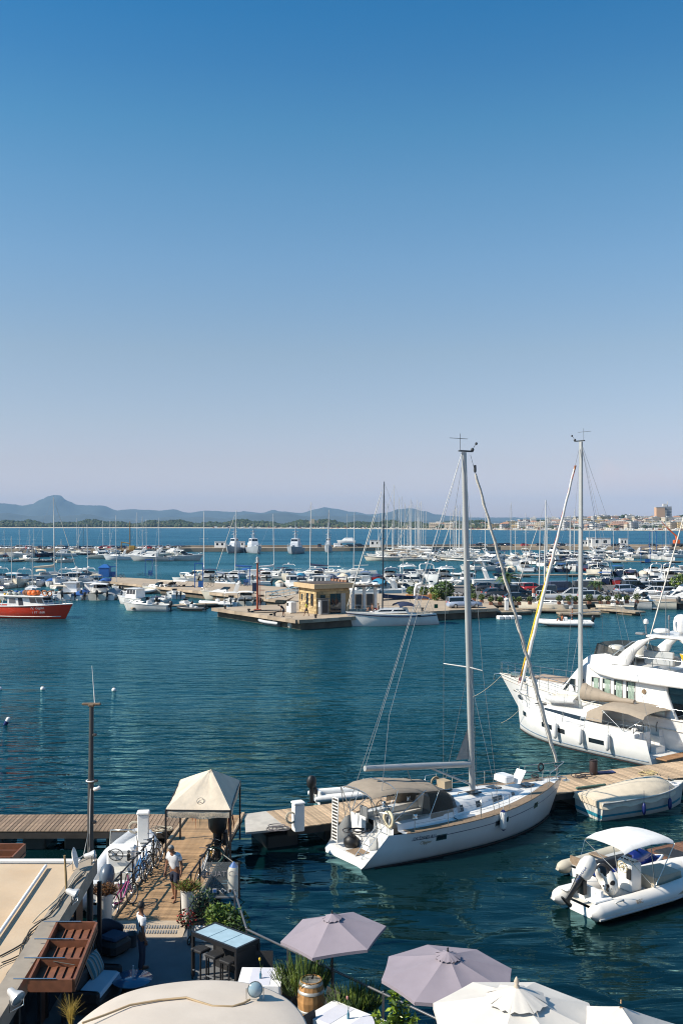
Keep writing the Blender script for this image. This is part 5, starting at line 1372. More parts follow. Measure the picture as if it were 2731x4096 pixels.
# dinghy with black outboard behind the right pontoon
t=m_rib(3.4,whitec,blackr,gel,False);t.name='inflatable_dinghy';p=P(1400,3208,.2);t.location=(p.x+.15,p.y+1.0,-.08);t.rotation_euler[2]=.30
tag(t,'white dinghy with black outboard behind the pontoon left of the sloop','dinghy')
# mooring ropes
rope('mooring_rope',[P(2075,2840,1.4),P(2000,2893,-.05)],ropew,'mooring rope running from the second sloop bow down into the water',.016,.1)
rope('mooring_rope',[P(2002,2705,2.8),P(1870,2795,-.05)],ropew,'mooring rope running from the motor yacht bow down into the water',.022,.2)
# ---- terrace
patio=mat('terrace_grey',(0.14,0.145,0.15),.85,var=.15,vscale=1.5,bump=.15,bscale=40,stain=.4,stain_col=(.09,.09,.09))
PZ=.78
def make_terrace():
 poly=[(-12,29.15),(-4.62,29.15),(-3.2,29.3),(-2.55,26.5),(2.15,21.55),(8,16.0),(8,6),(-12,6)]
 q=MB();q.prism(poly,-1.2,PZ);tag(q.build('terrace_ground',patio),kind='structure')
 q=MB();n=[(-3.2,29.3),(-2.55,26.5),(2.15,21.55),(8,16.0)]
 for i in range(3):
  a,b=Vector((*n[i],0)),Vector((*n[i+1],0));d=(b-a);L=d.length;c=(a+b)/2;q.cbox((c.x,c.y,PZ+.06),(L,.22,.12),.02,math.atan2(d.y,d.x))
 tag(q.build('terrace_kerb',conc),kind='structure')
 # metal ramp between terrace and gangway
 t=thing('threshold_ramp','pale metal ramp with ribbed grip strips at the foot of the gangway','ramp')
 q=MB();q.add([(-7.3,28.35,PZ+.006),(-4.5,28.35,PZ+.006),(-4.5,29.35,DZ+.06),(-7.3,29.35,DZ+.06)],[(0,1,2,3)]);q.add([(-7.3,28.35,PZ+.006),(-4.5,28.35,PZ+.006),(-4.5,29.35,PZ),(-7.3,29.35,PZ)],[(0,1,2,3)]);q.build('plate',mat('ramp_sand',(.45,.36,.26),.6,var=.12,vscale=5),t)
 for r_ in range(2):
  q=MB()
  for k in range(26):x=-6.6+k*.075;y=28.65+.3*r_;q.box((x,y,lerp(PZ,DZ+.06,(y-28.35))+.012),(.03,.22,.012))
  tag(q.build('grip_strip',midgrey,t),kind='stuff')
make_terrace()
rail_run('grey metal rail on black posts along the terrace edge by the water',[(-3.1,29.1,PZ),(-2.5,26.4,PZ),(2.1,21.6,PZ),(7.5,16.4,PZ)],1.02,1.55,mat('rail_grey',(.16,.16,.165),.35,metal=.5),.03,False)
# rocks in the shallows
rock=mat('shore_rock',(0.20,0.16,0.11),.95,var=.35,vscale=4,bump=.6,bscale=6)
def make_rock(p,r,seed,lab):
 rg=random.Random(seed);bm=bmesh.new();bmesh.ops.create_icosphere(bm,subdivisions=3,radius=r)
 offs=[Vector((rg.uniform(-1,1),rg.uniform(-1,1),rg.uniform(-1,1))).normalized() for _ in range(9)]
 for v in bm.verts:
  n=v.co.normalized();v.co*=1+.28*sum(max(0,n.dot(o))**6 for o in offs)-.2+.06*math.sin(n.x*13+seed)*math.sin(n.y*11);v.co.z*=.65
 me=bpy.data.meshes.new('rock');bm.to_mesh(me);bm.free();me.materials.append(rock)
 o=bpy.data.objects.new('rock',me);COL.objects.link(o);o.location=p;tag(o,lab,'rock','rocks below the terrace');return o
make_rock((-1.15,25.9,.05),.55,1,'pale rock in the shallows below the near mauve umbrella');make_rock((-.35,25.2,0),.5,2,'tan rock against the terrace kerb behind the rosemary');make_rock((-2.2,27.8,-.25),.7,3,'submerged brown rock by the grassy planter');make_rock((.4,24.6,-.1),.5,4,'low rock below the terrace rail by the umbrella pole')
# ---- restaurant roof on the left
RZ=3.2
def make_roof():
 t=thing('restaurant_building','low restaurant building with flat cream roof at the lower left','building')
 q=MB();q.prism([(-15.3,27.4),(-7.06,27.3),(-6.67,16.4),(-6.67,8),(-15.3,8)],RZ-.3,RZ)
 q.build('roof_deck',mat('roof_cream',(.55,.42,.285),.85,var=.1,vscale=.9,bump=.08,bscale=5,stain=.55,stain_col=(.52,.33,.17)),t)
 q=MB();q.add([(-7.11,27.46,RZ+.1),(-6.7,27.46,RZ+.1),(-6.26,16.4,RZ+.1),(-6.26,8,RZ+.1),(-6.67,8,RZ+.1),(-6.67,16.4,RZ+.1),(-7.11,27.46,RZ-.3),(-6.7,27.46,RZ-.3),(-6.26,16.4,RZ-.3),(-6.26,8,RZ-.3),(-6.67,8,RZ-.01),(-6.67,16.4,RZ-.01)],[(0,1,2,5),(5,2,3,4),(1,7,8,2),(2,8,9,3),(0,6,7,1),(0,5,11,6),(5,4,10,11)])
 q.build('coping',mat('coping_grey',(.33,.28,.22),.8,var=.2,vscale=2,stain=.4,stain_col=(.15,.12,.1)),t)
 q=MB();q.cbox((-11.3,27.46,RZ+.03),(8.3,.16,.1),.02);q.build('rear_coping',whitep,t)
 q=MB();q.box((-10.9,17.5,1.8),(7.8,19.2,2.18));q.build('wall',mat('brown_cladding',(.10,.045,.025),.6,var=.25,vscale=3),t)
 for k,y in enumerate((25.0,21.9,18.7)):
  g=MB();g.box((-6.985,y,1.8),(.02,2.4,1.95));w_=g.build('glass_door',glassd,t)
  for yy in (y-1.25,y+1.25):g=MB();g.box((-6.97,yy,1.8),(.06,.09,2.0));g.build('door_frame',blackm,w_)
 for y in (26.9,23.5,20.1):
  q=MB();q.box((-6.5,y,1.83),(.1,.1,2.1));q.build('post',blackm,t)
make_roof()
mahog=mat('red_brown_wood',(0.20,0.075,0.035),.55,var=.25,vscale=7)
mahogd=mat('red_brown_wood_inner',(0.16,0.06,0.03),.6,var=.3,vscale=7)
def louvre_box(label,x0,x1,y0,y1,z,n,skew=0.0,h=.34):
 """open sunshade frame of crosswise bays with slanting boards"""
 t=thing('pergola_frame',label,'pergola')
 def X(x,y):return x+skew*(y1-y)
 for nm,xx in (('side_beam',x0),('side_beam',x1)):
  q=MB();q.add([(X(xx,y)+dx,y,z+dz) for y in (y0,y1) for dx in (-.025,.025) for dz in (-h,0)],[(0,1,3,2),(4,6,7,5),(0,4,5,1),(2,3,7,6),(1,5,7,3),(0,2,6,4)]);q.build(nm,mahog,t)
 for k in range(n+1):
  y=lerp(y0,y1,k/n);q=MB();q.box(((X(x0,y)+X(x1,y))/2,y,z-h/2+.004),(x1-x0-.052,.05,h));q.build('cross_beam',mahog,t)
  q=MB();q.tube([(X(x0,y)-.3,y-.02,z+.02),(X(x0,y)+.55,y-.02,z+.02)],.016,5);q.build('bracket',steel,t)
 for k in range(n):
  ya,yb=lerp(y0,y1,k/n)+.03,lerp(y0,y1,(k+1)/n)-.03
  for j in range(5):
   u=(j+.5)/5;xa=lerp(x0,x1,u);q=MB();hw=(x1-x0)/10+.045
   q.add([(X(xa-hw,y),y,z-h+.02+dz) for y in (ya,yb) for dz in (0,.02)]+[(X(xa+hw,y),y,z-h+.085+dz) for y in (ya,yb) for dz in (0,.02)],[(0,1,3,2),(4,6,7,5),(0,4,5,1),(2,3,7,6),(1,5,7,3),(0,2,6,4)]);q.build('slat',mahogd,t)
 return t
louvre_box('red brown slatted sunshade of three bays along the cream roof edge',-6.49,-5.59,20.0,22.86,3.4,3,.088,.25)
louvre_box('red brown slatted sunshade behind the far edge of the cream roof',-12.6,-9.14,27.75,28.9,3.25,2)
# pole with antenna
def make_pole():
 p=Vector((-6.94,27.62,0));t=thing('lamp_pole','tall dark grey pole with crossbar and white antenna at the roof corner','pole',(p.x,p.y,PZ))
 g=mat('pole_grey',(.06,.06,.062),.5,metal=.3,var=.15);H=7.47-PZ
 q=MB();q.tube([(0,0,0),(.01,0,H*.45),(.02,0,H*.72)],[.095,.088,.082],12);q.tube([(.02,0,H*.72),(.02,0,H*.745),(.03,0,H)],[.082,.07,.064],12);q.build('shaft',g,t)
 q=MB();q.cbox((.03,0,H+.04),(.52,.1,.07),.02);q.cbox((.03,0,H+.01),(.18,.14,.1),.03);q.build('crossbar',mat('rusty_steel',(.16,.11,.07),.7,var=.3),t)
 q=MB();q.tube([(.12,0,H+.08),(.04,0,H+1.1)],[.016,.007],6);q.build('antenna',whitep,t)
 for z,s in ((H*.69,1),(H*.88,.5),(H*.52,.5)):
  q=MB();q.cbox((.12,-.02,z),(.15*s+.05,.1,.08),.02);q.build('bracket',g,t)
 q=MB();q.ring((.02,0,H*.69),.12,.02,14,5);q.build('clamp',whitep,t)
 q=MB();q.lathe([(.03,-.1),(.055,-.08),(.055,.08),(.03,.1)],(.2,-.06,H*.66),8,M=Matrix.Rotation(1.2,3,'Y'));q.build('security_camera',whitep,t)
 q=MB();q.tube([(.04,-.10,H*.66),(.0,-.11,H*.4),(-.02,-.12,3.2),(-.12,-.2,2.62),(-.4,-.9,2.55)],.016,5);q.build('cable',mat('grey_cable',(.4,.4,.39),.6),t)
make_pole()
# roof clutter
rope('white_pipe',[P(-40,3790,RZ+.08),P(185,3463,RZ+.08)],whitep,'long white plastic pipe lying across the cream roof',.045,0,'pipe')
blackcable=mat('black_cable',(.06,.055,.045),.7)
for k,(pts,m_,r_) in enumerate((([(0,3825),(90,3770),(130,3720),(200,3660),(240,3600),(330,3500)],blackcable,.018),([(0,3850),(80,3820),(110,3750),(150,3700),(230,3620),(280,3550),(345,3485)],blackcable,.014),([(30,3980),(35,3900),(70,3850),(100,3790),(125,3740)],blackcable,.012),([(130,3690),(200,3630),(250,3570),(300,3510),(350,3470)],ropew,.016),([(0,3870),(60,3840),(130,3830),(200,3840),(300,3860)],blackcable,.010),([(0,4050),(40,4010),(60,4000)],ropew,.016))):
 q=MB();ps=[P(x,y,RZ+.03+(.12 if x>190 else 0)) for x,y in pts];out=[]
 for i in range(len(ps)-1):
  for j in range(4):out.append(vl(ps[i],ps[i+1],j/4)+Vector((.05*math.sin((i*4+j)*.55+k),.0,0)))
 q.tube(out+[ps[-1]],r_,5);tag(q.build('roof_cable',m_),['thickest dark cable snaking over the cream roof','dark cable running along the roof edge up to the pole','short dark cable looping near the lower roof edge','pale cable bundle along the upper roof edge','thin dark cable crossing towards the slatted sunshade','pale cable leading to the lower floodlight'][k],'cable')
def floodlight(label,p,rz,tilt,r=.11,m_=None):
 t=thing('floodlight',label,'floodlight',p,rz,'floodlights')
 M=Matrix.Rotation(tilt,3,'Y');q=MB();q.lathe([(.03,-.24),(.07,-.2),(.08,-.1),(r,.02),(r*1.05,.06)],(0,0,.22),14,M=M);q.build('housing',m_ or mat('lamp_grey',(.55,.55,.54),.4,metal=.3),t)
 q=MB();q.lathe([(r*.95,.045),(r*.9,.065),(.01,.075)],(0,0,.22),14,M=M);q.build('lens',mat('lamp_glass',(.25,.35,.4),.08,var=0,spec=.9),t)
 q=MB();q.tube([(0,-r*1.15,.24),(0,-r*1.15,0),(0,r*1.15,0),(0,r*1.15,.24)],.012,5);q.build('bracket',steel,t)
floodlight('silver floodlight at the lower corner of the cream roof',P(68,4035,RZ+.1)+Vector((0,0,0)),-.5,2.0,.15)
floodlight('silver floodlight on the roof edge above the slatted sunshade',P(300,3612,RZ+.1),-.2,1.9,.14)
floodlight('silver floodlight at the foot of the grey pole',P(372,3452,RZ+.1),0,1.4,.12)
t=thing('satellite_dish','small white satellite dish standing edge-on at the roof corner','satellite dish',P(292,3478,RZ+.1))
q=MB();M=Matrix.Rotation(1.35,3,'Y')@Matrix.Rotation(.0,3,'X');q.lathe([(.28,.07),(.2,.03),(.1,.008),(.01,0)],(0,0,.3),18,M=M@Matrix.Diagonal((1,.75,1)));q.build('reflector',whitep,t)
q=MB();q.tube([(0,0,0),(0,0,.3)],.015,5);q.tube([(.02,0,.3),(.25,0,.32)],.008,4);q.build('bracket',steel,t)
q=MB();q.tube([(0,0,0),(-.03,.02,.6),(-.06,.02,1.05)],[.035,.03,.025],7);tag(q.build('bamboo_cane',mat('cane',(.32,.22,.1),.7,var=.3),None,P(268,3592,RZ)),'upright bamboo cane tied at the edge of the cream roof','cane')
# ---- white awning
def make_awning():
 AZ=3.75;t=thing('round_awning','rounded cream white canvas awning at the bottom edge','awning')
 img=[(300,4230),(300,4120),(330,4078),(420,4012),(520,3966),(650,3936),(800,3921),(950,3926),(1060,3951),(1150,3996),(1210,4060),(1236,4130),(1240,4230)]
 pts=[P(x,y,AZ) for x,y in img];sm=[]
 for i in range(len(pts)-1):
  p0=pts[max(0,i-1)];p1=pts[i];p2=pts[i+1];p3=pts[min(len(pts)-1,i+2)]
  for j in range(5):
   u=j/5;sm.append(.5*((2*p1)+(p2-p0)*u+(2*p0-5*p1+4*p2-p3)*u*u+(3*p1-p0-3*p2+p3)*u**3))
 sm.append(pts[-1]);n0,n1=sm[0].copy(),sm[-1].copy();n0.y=12.5;n1.y=12.5;sm=[n0]+sm+[n1]
 c=Vector((-2.5,15,AZ));rows=[]
 for f,dz in ((1.0,-.14),(1.0,0),(.985,.02),(.8,.12),(.55,.2),(.25,.25),(0.02,.26)):rows.append([c+(p-c)*f+Vector((0,0,dz)) for p in sm])
 q=MB();q.loft(rows,closed=True,smooth=True);q.build('canvas',mat('awning_canvas',(.58,.505,.425),.85,var=.08,vscale=1.2,bump=.06,bscale=6,stain=.2,stain_col=(.5,.4,.3)),t)
 q=MB();q.tube([p+Vector((0,0,-.1)) for p in sm],.03,5);q.build('edge_tube',whitep,t)
 for x,y in ((-4.2,16.8),(-.9,16.8),(-2.5,18.6),(-4.2,13),(-.9,13)):q=MB();q.tube([(x,y,PZ),(x,y,AZ)],.05,8);q.build('post',blackm,t)
 cb=MB();img=[(330,4092),(420,4060),(520,4020),(640,4000),(745,3990),(790,4005),(850,4024),(930,4026),(975,4012),(1000,3998)]
 ps=[P(x,y,AZ+.16) for x,y in img];cb.tube(ps,.02,6);tag(cb.build('hose',mat('tan_hose',(.42,.3,.17),.7)),'tan hose snaking over the white awning to the floodlight','hose')
 floodlight('round blue-glassed floodlight standing on the white awning',P(1020,4005,AZ+.07),PI*1.5+.15,1.25,.135,mat('lamp_dark',(.12,.15,.15),.4))
make_awning()
# ---- umbrellas
def umbrella(label,base,apex_z,rad,drop,n,m,rot=0.0,tilt=(0,0),vent=True,pole=blackm,square=False,finial=None,over=.0):
 t=thing('parasol',label,'parasol',base)
 H=apex_z-base[2];T=Matrix.Rotation(tilt[0],3,'X')@Matrix.Rotation(tilt[1],3,'Y')
 top=Vector((0,0,H));rim=[T@Vector((rad*math.cos(rot+2*PI*k/n),rad*math.sin(rot+2*PI*k/n),-drop))+top for k in range(n)]
 q=MB()
 for k in range(n):
  a,b=rim[k],rim[(k+1)%n];rows=[]
  for i in range(7):
   f=i/6;row=[]
   for j in range(7):
    g=j/6;e=vl(a,b,g);e+=(top-e)*.015*math.sin(PI*g);p=vl(top,e,max(f,.02));p.z-=.028*rad*math.sin(PI*f)*(.35+.65*math.sin(PI*g));row.append(p)
   rows.append(row)
  q.loft(rows,closed=False,smooth=True)
  q.loft([[vl(a,b,j/6)+(top-vl(a,b,j/6))*.015*math.sin(PI*j/6) for j in range(7)],[vl(a,b,j/6)+(top-vl(a,b,j/6))*.015*math.sin(PI*j/6)+Vector((0,0,-.07-over)) for j in range(7)]],closed=False)
 q.build('canopy',m,t)
 VS=.2 if m is mauve else .36
 if vent:
  q=MB()
  for k in range(n):
   a,b=vl(top,rim[k],VS),vl(top,rim[(k+1)%n],VS);up=Vector((0,0,.04 if m is mauve else .07))
   rows=[[top+up*1.3]*6]
   for f in (.5,1.0):
    rows.append([vl(top,vl(a,b,j/5),f)+up*(1.0 if f<1 else .55)+Vector((0,0,(.03*math.sin(j*2.5+k) if f==1 else 0)*rad*.5)) for j in range(6)])
   q.loft(rows,closed=False,smooth=True)
  q.build('vent_cap',m,t)
 q=MB();q.tube([(0,0,0),(0,0,H-.02)],.028 if m is mauve else .04,8);po=q.build('pole',pole,t)
 for k in range(n):q=MB();q.tube([top+Vector((0,0,-.08)),rim[k]+Vector((0,0,-.04))],.012,4);q.build('rib',pole,t)
 fs_=.4 if m is mauve else (.9 if vent else .3);q=MB();q.lathe([(a_*fs_,b_*fs_) for a_,b_ in ((.05,.0),(.06,.05),(.03,.08),(.055,.13),(.03,.19),(.008,.22))],top+Vector((0,0,.05)),10);q.build('finial',finial or pole,t)
 q=MB();q.cbox((0,0,.05),(.55,.55,.1),.03);q.build('foot',mat('foot_concrete',(.3,.3,.3),.9),t)
 return t
mauve=mat('mauve_canvas',(0.275,0.236,0.268),.9,var=.06,vscale=3,bump=.08,bscale=8)
ap=Q(1348,3662,24.0);umbrella('mauve parasol nearer the rosemary and the barrel',(ap.x-.12,24.0,PZ),ap.z,1.28,.44,6,mauve,R(8),(R(1),R(-5)))
ap=Q(1790,3815,20.6);umbrella('larger mauve parasol right of the lemon tree',(ap.x,20.6,PZ),ap.z,1.40,.42,8,mauve,R(12),(R(1),R(1)))
ecru=mat('ecru_canvas',(0.63,0.59,0.53),.9,var=.06,vscale=2,bump=.08,bscale=8)
ap=Q(2065,3966,16.8);umbrella('big ecru parasol with wooden finial at the bottom edge',(ap.x,16.8,PZ),ap.z,1.46,.46,8,ecru,R(22.5),(0,0),True,mat('parasol_wood',(.35,.22,.12),.6),finial=mat('finial_wood',(.5,.42,.33),.6),over=.04)
ap=Q(2482,4026,16.3);umbrella('ecru parasol with plain peak in the bottom right corner',(ap.x,16.3,PZ),ap.z,1.7,.72,4,ecru,R(20),(0,0),False,mat('parasol_wood',(.35,.22,.12),.6))
# ================================================================== FURNITURE, PLANTS, BICYCLES, PEOPLE
leafg=mat('leaf_green',(0.07,0.13,0.025),.6,var=.4,vscale=9)
leafy=mat('leaf_yellow_green',(0.16,0.22,0.03),.55,var=.3,vscale=9)
leafd=mat('leaf_dark',(0.03,0.06,0.018),.6,var=.4,vscale=9)
leafo=mat('dry_foliage',(0.20,0.09,0.03),.8,var=.4,vscale=9)
bark=mat('bark',(0.10,0.07,0.045),.9,var=.3)
def leaves(mb,c,r,n,size,rg,up=.3,asp=.45,shell=.35):
 for _ in range(n):
  d=Vector((rg.gauss(0,1),rg.gauss(0,1),rg.gauss(0,1))).normalized()*(shell+(1-shell)*rg.random()**.5)
  p=Vector((c[0]+d.x*r[0],c[1]+d.y*r[1],c[2]+d.z*r[2]))
  a=Vector((rg.gauss(0,1),rg.gauss(0,1),rg.gauss(0,.6)+up)).normalized();b=a.orthogonal().normalized();b=(b*math.cos(rg.random()*6.3)+a.cross(b)*math.sin(rg.random()*6.3)).normalized()
  s=size*rg.uniform(.6,1.3);a*=s;b*=s*asp
  mb.add([p-a,p+b*.9,p+a,p-b*.9],[(0,1,2,3)])
def sprigs(mb,c,r,n,h,rg,w=.012,lean=.35):
 for _ in range(n):
  a=rg.random()*2*PI;q=math.sqrt(rg.random());p=Vector((c[0]+math.cos(a)*q*r[0],c[1]+math.sin(a)*q*r[1],c[2]));l=h*rg.uniform(.55,1.1)*(1-.35*q)
  tip=p+Vector((math.cos(a)*q*lean*h+rg.gauss(0,.04),math.sin(a)*q*lean*h+rg.gauss(0,.04),l));mid=vl(p,tip,.55)+Vector((rg.gauss(0,.02),rg.gauss(0,.02),0));u=Vector((math.sin(a+1.2),math.cos(a+1.2),0))*w
  mb.add([p-u*.6,p+u*.6,mid+u,tip,mid-u],[(0,1,2,3,4)])
  for k in range(5):
   f=rg.uniform(.3,1);b=vl(p,tip,f);e=Vector((rg.gauss(0,1),rg.gauss(0,1),.9)).normalized()*h*.09;mb.add([b-u*.4,b+u*.4,b+e],[(0,1,2)])
def bush(name,label,c,r,n,size,mats_,seed,cat='plant',stem=True,group=None,up=.3,asp=.45):
 rg=random.Random(seed);t=thing(name,label,cat,c,0,group)
 for k,m in enumerate(mats_):
  mb=MB();leaves(mb,(0,0,r[2]),r,n//len(mats_),size,rg,up,asp);mb.build('foliage',m,t)
 if stem:
  mb=MB()
  for k in range(5):a=k*1.26;mb.tube([(0,0,0),(r[0]*.4*math.cos(a),r[1]*.4*math.sin(a),r[2]*1.1)],[.02,.008],5)
  mb.build('stem',bark,t)
 return t
def herb(label,c,r,n,h,seed,ms=(None,),name='rosemary_bush',lean=.35):
 rg=random.Random(seed);t=thing(name,label,'plant',c)
 for m in ms:
  mb=MB();sprigs(mb,(0,0,0),r,n//len(ms),h,rg,.013,lean);mb.build('foliage',m or leafg,t)
 mb=MB();mb.lathe([(.03,-.05),(min(r)*.8,-.02),(min(r)*.8,.06),(.02,.08)],(0,0,0),9);mb.build('root_ball',mat('soil',(.05,.035,.025),.95),t)
 return t
 # planter boxes and herbs along the rail
def planter(label,c,d,rz,m):
 t=thing('planter_box',label,'planter',c,rz);q=MB();q.cbox((0,0,d[2]/2),d,.02);q.build('box',m,t);q=MB();q.box((0,0,d[2]-.005),(d[0]-.08,d[1]-.08,.03));q.build('soil',mat('soil',(.05,.035,.025),.95),t);return t
terr=mat('terracotta',(.30,.14,.08),.85,var=.15)
ra=math.atan2(21.6-26.4,2.1+2.5)
def alongrail(f,inset=.35):
 a,b=Vector((-2.5,26.4,PZ)),Vector((2.1,21.6,PZ));d=(b-a).normalized();return vl(a,b,f)+Vector((-d.y,d.x,0))*-inset
for k,(f,L,lab,pl) in enumerate(((.40,1.3,'dark planter box behind the barrel along the rail','bushy rosemary in the planter between table and barrel'),(.64,1.1,'dark planter box along the rail below the near parasol','loose rosemary in the planter right of the barrel'))):
 c=alongrail(f,.38 if k==0 else .17);planter(lab,c,(L,.42 if k==0 else .26,.42),ra,mat('planter_dark',(.06,.055,.05),.8));herb(pl,c+Vector((0,0,.42)),(.52,.4 if k==0 else .25),420,1.0 if k==0 else .8,11+k,(leafg,leafy,leafd),'rosemary_bush')
c=Vector((2.15,20.6,PZ));planter('dark planter box at the foot of the lemon tree',c,(1.2,.45,.42),ra,mat('planter_dark',(.06,.055,.05),.8));herb('tall rosemary between the lemon tree and the ecru parasol',c+Vector((0,0,.42)),(.5,.35),420,1.05,15,(leafg,leafy,leafd))
# planter by the gangway foot
c=Vector((-3.55,28.2,PZ));planter('white planter trough at the right foot of the gangway',c,(1.5,.5,.45),-.2,whitep)
bush('shrub','dense bright green shrub in the trough by the lettered panel',(-3.35,27.95,PZ+.3),(.5,.42,.42),900,.075,(leafy,leafg),21)
bush('shrub','thin grey green shrub behind the bright shrub by the panel',(-3.95,28.6,PZ+.35),(.42,.3,.5),380,.06,(leafg,mat('leaf_grey',(.12,.14,.09),.7,var=.3)),22)
bush('shrub','loose green shrub spilling over the terrace corner towards the water',(-2.85,27.6,PZ+.1),(.35,.35,.5),400,.07,(leafd,leafg),24)
bush('flowering_plant','red flowered plant in the trough beside the white pot',(-4.35,28.1,PZ+.35),(.28,.25,.28),260,.05,(leafd,mat('flower_red',(.5,.03,.02),.6)),23)
def tall_pot(label,p,h,r,plant_lab,seed,ms):
 t=thing('tall_pot',label,'pot',p);q=MB();q.lathe([(r*.68,0),(r*.72,.03),(r,h*.96),(r*1.03,h),(r*.9,h),(r*.86,h-.08),(.02,h-.09)],(0,0,0),20);q.build('body',mat('pot_white',(.72,.69,.64),.5,var=.05),t)
 q=MB();q.lathe([(r*.86,h-.07),(.02,h-.05)],(0,0,0),16);q.build('soil',mat('soil',(.05,.035,.025),.95),t)
 rg=random.Random(seed);b=thing('potted_plant',plant_lab,'plant',(p[0],p[1],p[2]+h-.06))
 for m in ms:
  mb=MB();sprigs(mb,(0,0,0),(r*.8,r*.8),120,.38,rg,.012,.9);leaves(mb,(0,0,.17),(r*1.15,r*1.1,.18),150,.042,rg);mb.build('foliage',m,b)
p=P(420,3702,PZ);tall_pot('tall white tapering pot left of the ramp',p,.95,.25,'dry reddish brown shrub in the left white pot',31,(leafo,mat('dry_foliage_dark',(.10,.05,.025),.8)))
p=P(750,3690,PZ);tall_pot('tall white tapering pot at the right of the ramp',p,.98,.2,'green and brown shrub in the right white pot',32,(leafo,leafy))
t=thing('ornamental_grass','yellow ornamental grass tuft in the bottom left corner','plant',P(285,4118,2.7));rg=random.Random(8)
mb=MB()
for k in range(80):
 a=rg.random()*6.28;l=rg.uniform(.35,.75);sp=rg.uniform(.04,.3)
 mb.tube([(0,0,0),(math.cos(a)*sp*.35,math.sin(a)*sp*.35,l*.6),(math.cos(a)*sp,math.sin(a)*sp,l*rg.uniform(.7,1))],[.005,.004,.0015],3)
mb.build('foliage',mat('straw_leaf',(.50,.36,.08),.6,var=.25),t);mb=MB();mb.tube([(0,0,-1.6),(.03,0,-1),(0,0,.02)],[.05,.045,.05],7);mb.build('trunk',bark,t);mb=MB();mb.lathe([(.18,-1.92),(.26,-1.55),(.24,-1.53),(.02,-1.55)],(0,0,0),14);mb.build('pot',terr,t)
# lemon tree
def lemon_tree():
 b=P(1555,4130,PZ);b=Vector((1.05,20.9,PZ));t=thing('lemon_tree','young lemon tree with glossy yellow green leaves by the rail','tree',b)
 mb=MB();rg=random.Random(5);tips=[(.05,0,1.0,1.95),(-.35,.1,.9,1.5),(.3,.05,.9,1.7),(-.1,-.2,.9,1.45),(.5,-.05,.95,1.45),(-.45,-.1,.8,1.1),(.12,.1,1.1,1.75)]
 mb.tube([(0,0,0),(.02,0,.5),(0,0,.95)],[.03,.025,.02],6);fo=[]
 for (x,y,z0,z1) in tips:mb.tube([(0,0,z0*.8),(x*.7,y*.7,(z0+z1)/2),(x,y,z1)],[.014,.01,.005],5);fo.append((x,y,z1))
 mb.build('trunk',bark,t)
 for k,m in enumerate((mat('lemon_leaf',(.17,.27,.02),.35,var=.3,vscale=9),mat('lemon_leaf_light',(.30,.40,.05),.35,var=.2,vscale=9),leafg)):
  mb=MB()
  for (x,y,z) in fo:
   for q in range(17):
    f=rg.random();p=vl((x*.5,y*.5,.95),(x,y,z),f);leaves(mb,p,(.12,.12,.1),2,.085,rg,.4,.42,.2)
  mb.build('crown',m,t)
 mb=MB();mb.lathe([(.2,0),(.28,.4),(.3,.42),(.26,.42),(.02,.4)],(0,0,0),14);mb.build('pot',terr,t)
 for k,(x,y,z) in enumerate(((-.1,-.12,1.3),(.15,-.1,1.2))):mb=MB();mb.ball((x,y,z),.035,8,1.3);mb.build('lemon',yellow,t)
lemon_tree()
# ---- furniture
rattan=mat('black_rattan',(.02,.02,.022),.6,var=.3,vscale=40,bump=.4,bscale=90)
cloth=mat('tablecloth_white',(.78,.77,.76),.85,var=.04,vscale=5);runner=mat('table_runner',(.60,.60,.66),.85,var=.05)
def chair(label,p,rz):
 t=thing('rattan_chair',label,'chair',p,rz,'dark chairs around the white tables')
 q=MB();q.cbox((0,0,.44),(.46,.46,.05),.015);q.build('seat',rattan,t)
 q=MB();q.loft([[(-.22,-.22,.46),(-.19,-.22,.46),(-.19,.22,.46),(-.22,.22,.46)],[(-.30,-.22,.9),(-.27,-.22,.92),(-.27,.22,.92),(-.30,.22,.9)]],True,True,False);q.build('backrest',rattan,t)
 for x in (-.2,.2):
  for y in (-.2,.2):q=MB();q.box((x,y,.21),(.035,.035,.42));q.build('leg',blackm,t)
def table(label,p,rz,lx,ly,run,clab):
 t=thing('dining_table',label,'table',p,rz)
 q=MB();q.cbox((0,0,.73),(lx-.02,ly-.02,.03),.01);q.build('tabletop',blackm,t)
 for x in (-lx/2+.08,lx/2-.08):
  for y in (-ly/2+.08,ly/2-.08):q=MB();q.box((x,y,.36),(.05,.05,.72));q.build('leg',blackm,t)
 c=thing('tablecloth',clab,'tablecloth',(p[0],p[1],p[2]+.748),rz);q=MB();hx,hy=lx/2+.01,ly/2+.01
 q.quad((-hx,-hy,0),(hx,-hy,0),(hx,hy,0),(-hx,hy,0));n=16;ring=[]
 per=[vl((-hx,-hy,0),(hx,-hy,0),k/n) for k in range(n)]+[vl((hx,-hy,0),(hx,hy,0),k/n) for k in range(n)]+[vl((hx,hy,0),(-hx,hy,0),k/n) for k in range(n)]+[vl((-hx,hy,0),(-hx,-hy,0),k/n) for k in range(n)]
 low=[Vector((p_.x*(1.04+.012*math.sin(i*1.9)),p_.y*(1.05+.012*math.sin(i*2.3)),-.26-.015*math.sin(i*1.1))) for i,p_ in enumerate(per)]
 q.loft([per,low],True,False,True);q.build('cloth',cloth,c)
 for k,(x,w_) in enumerate(run):
  q=MB();q.box((x,0,.004),(w_,ly*.92,.005));q.build('table_runner',runner,c)
 return t
table('square dining table beside the bar under white cloth',(-1.95,24.25,PZ),-.03,1.02,.98,((0,.5),),'white cloth on the square table beside the bar')
table('long dining table under white cloth near the barrel',(.12,22.2,PZ),ra+.12,1.55,.95,((-.35,.42),(.42,.42)),'white cloth with two pale runners on the long table')
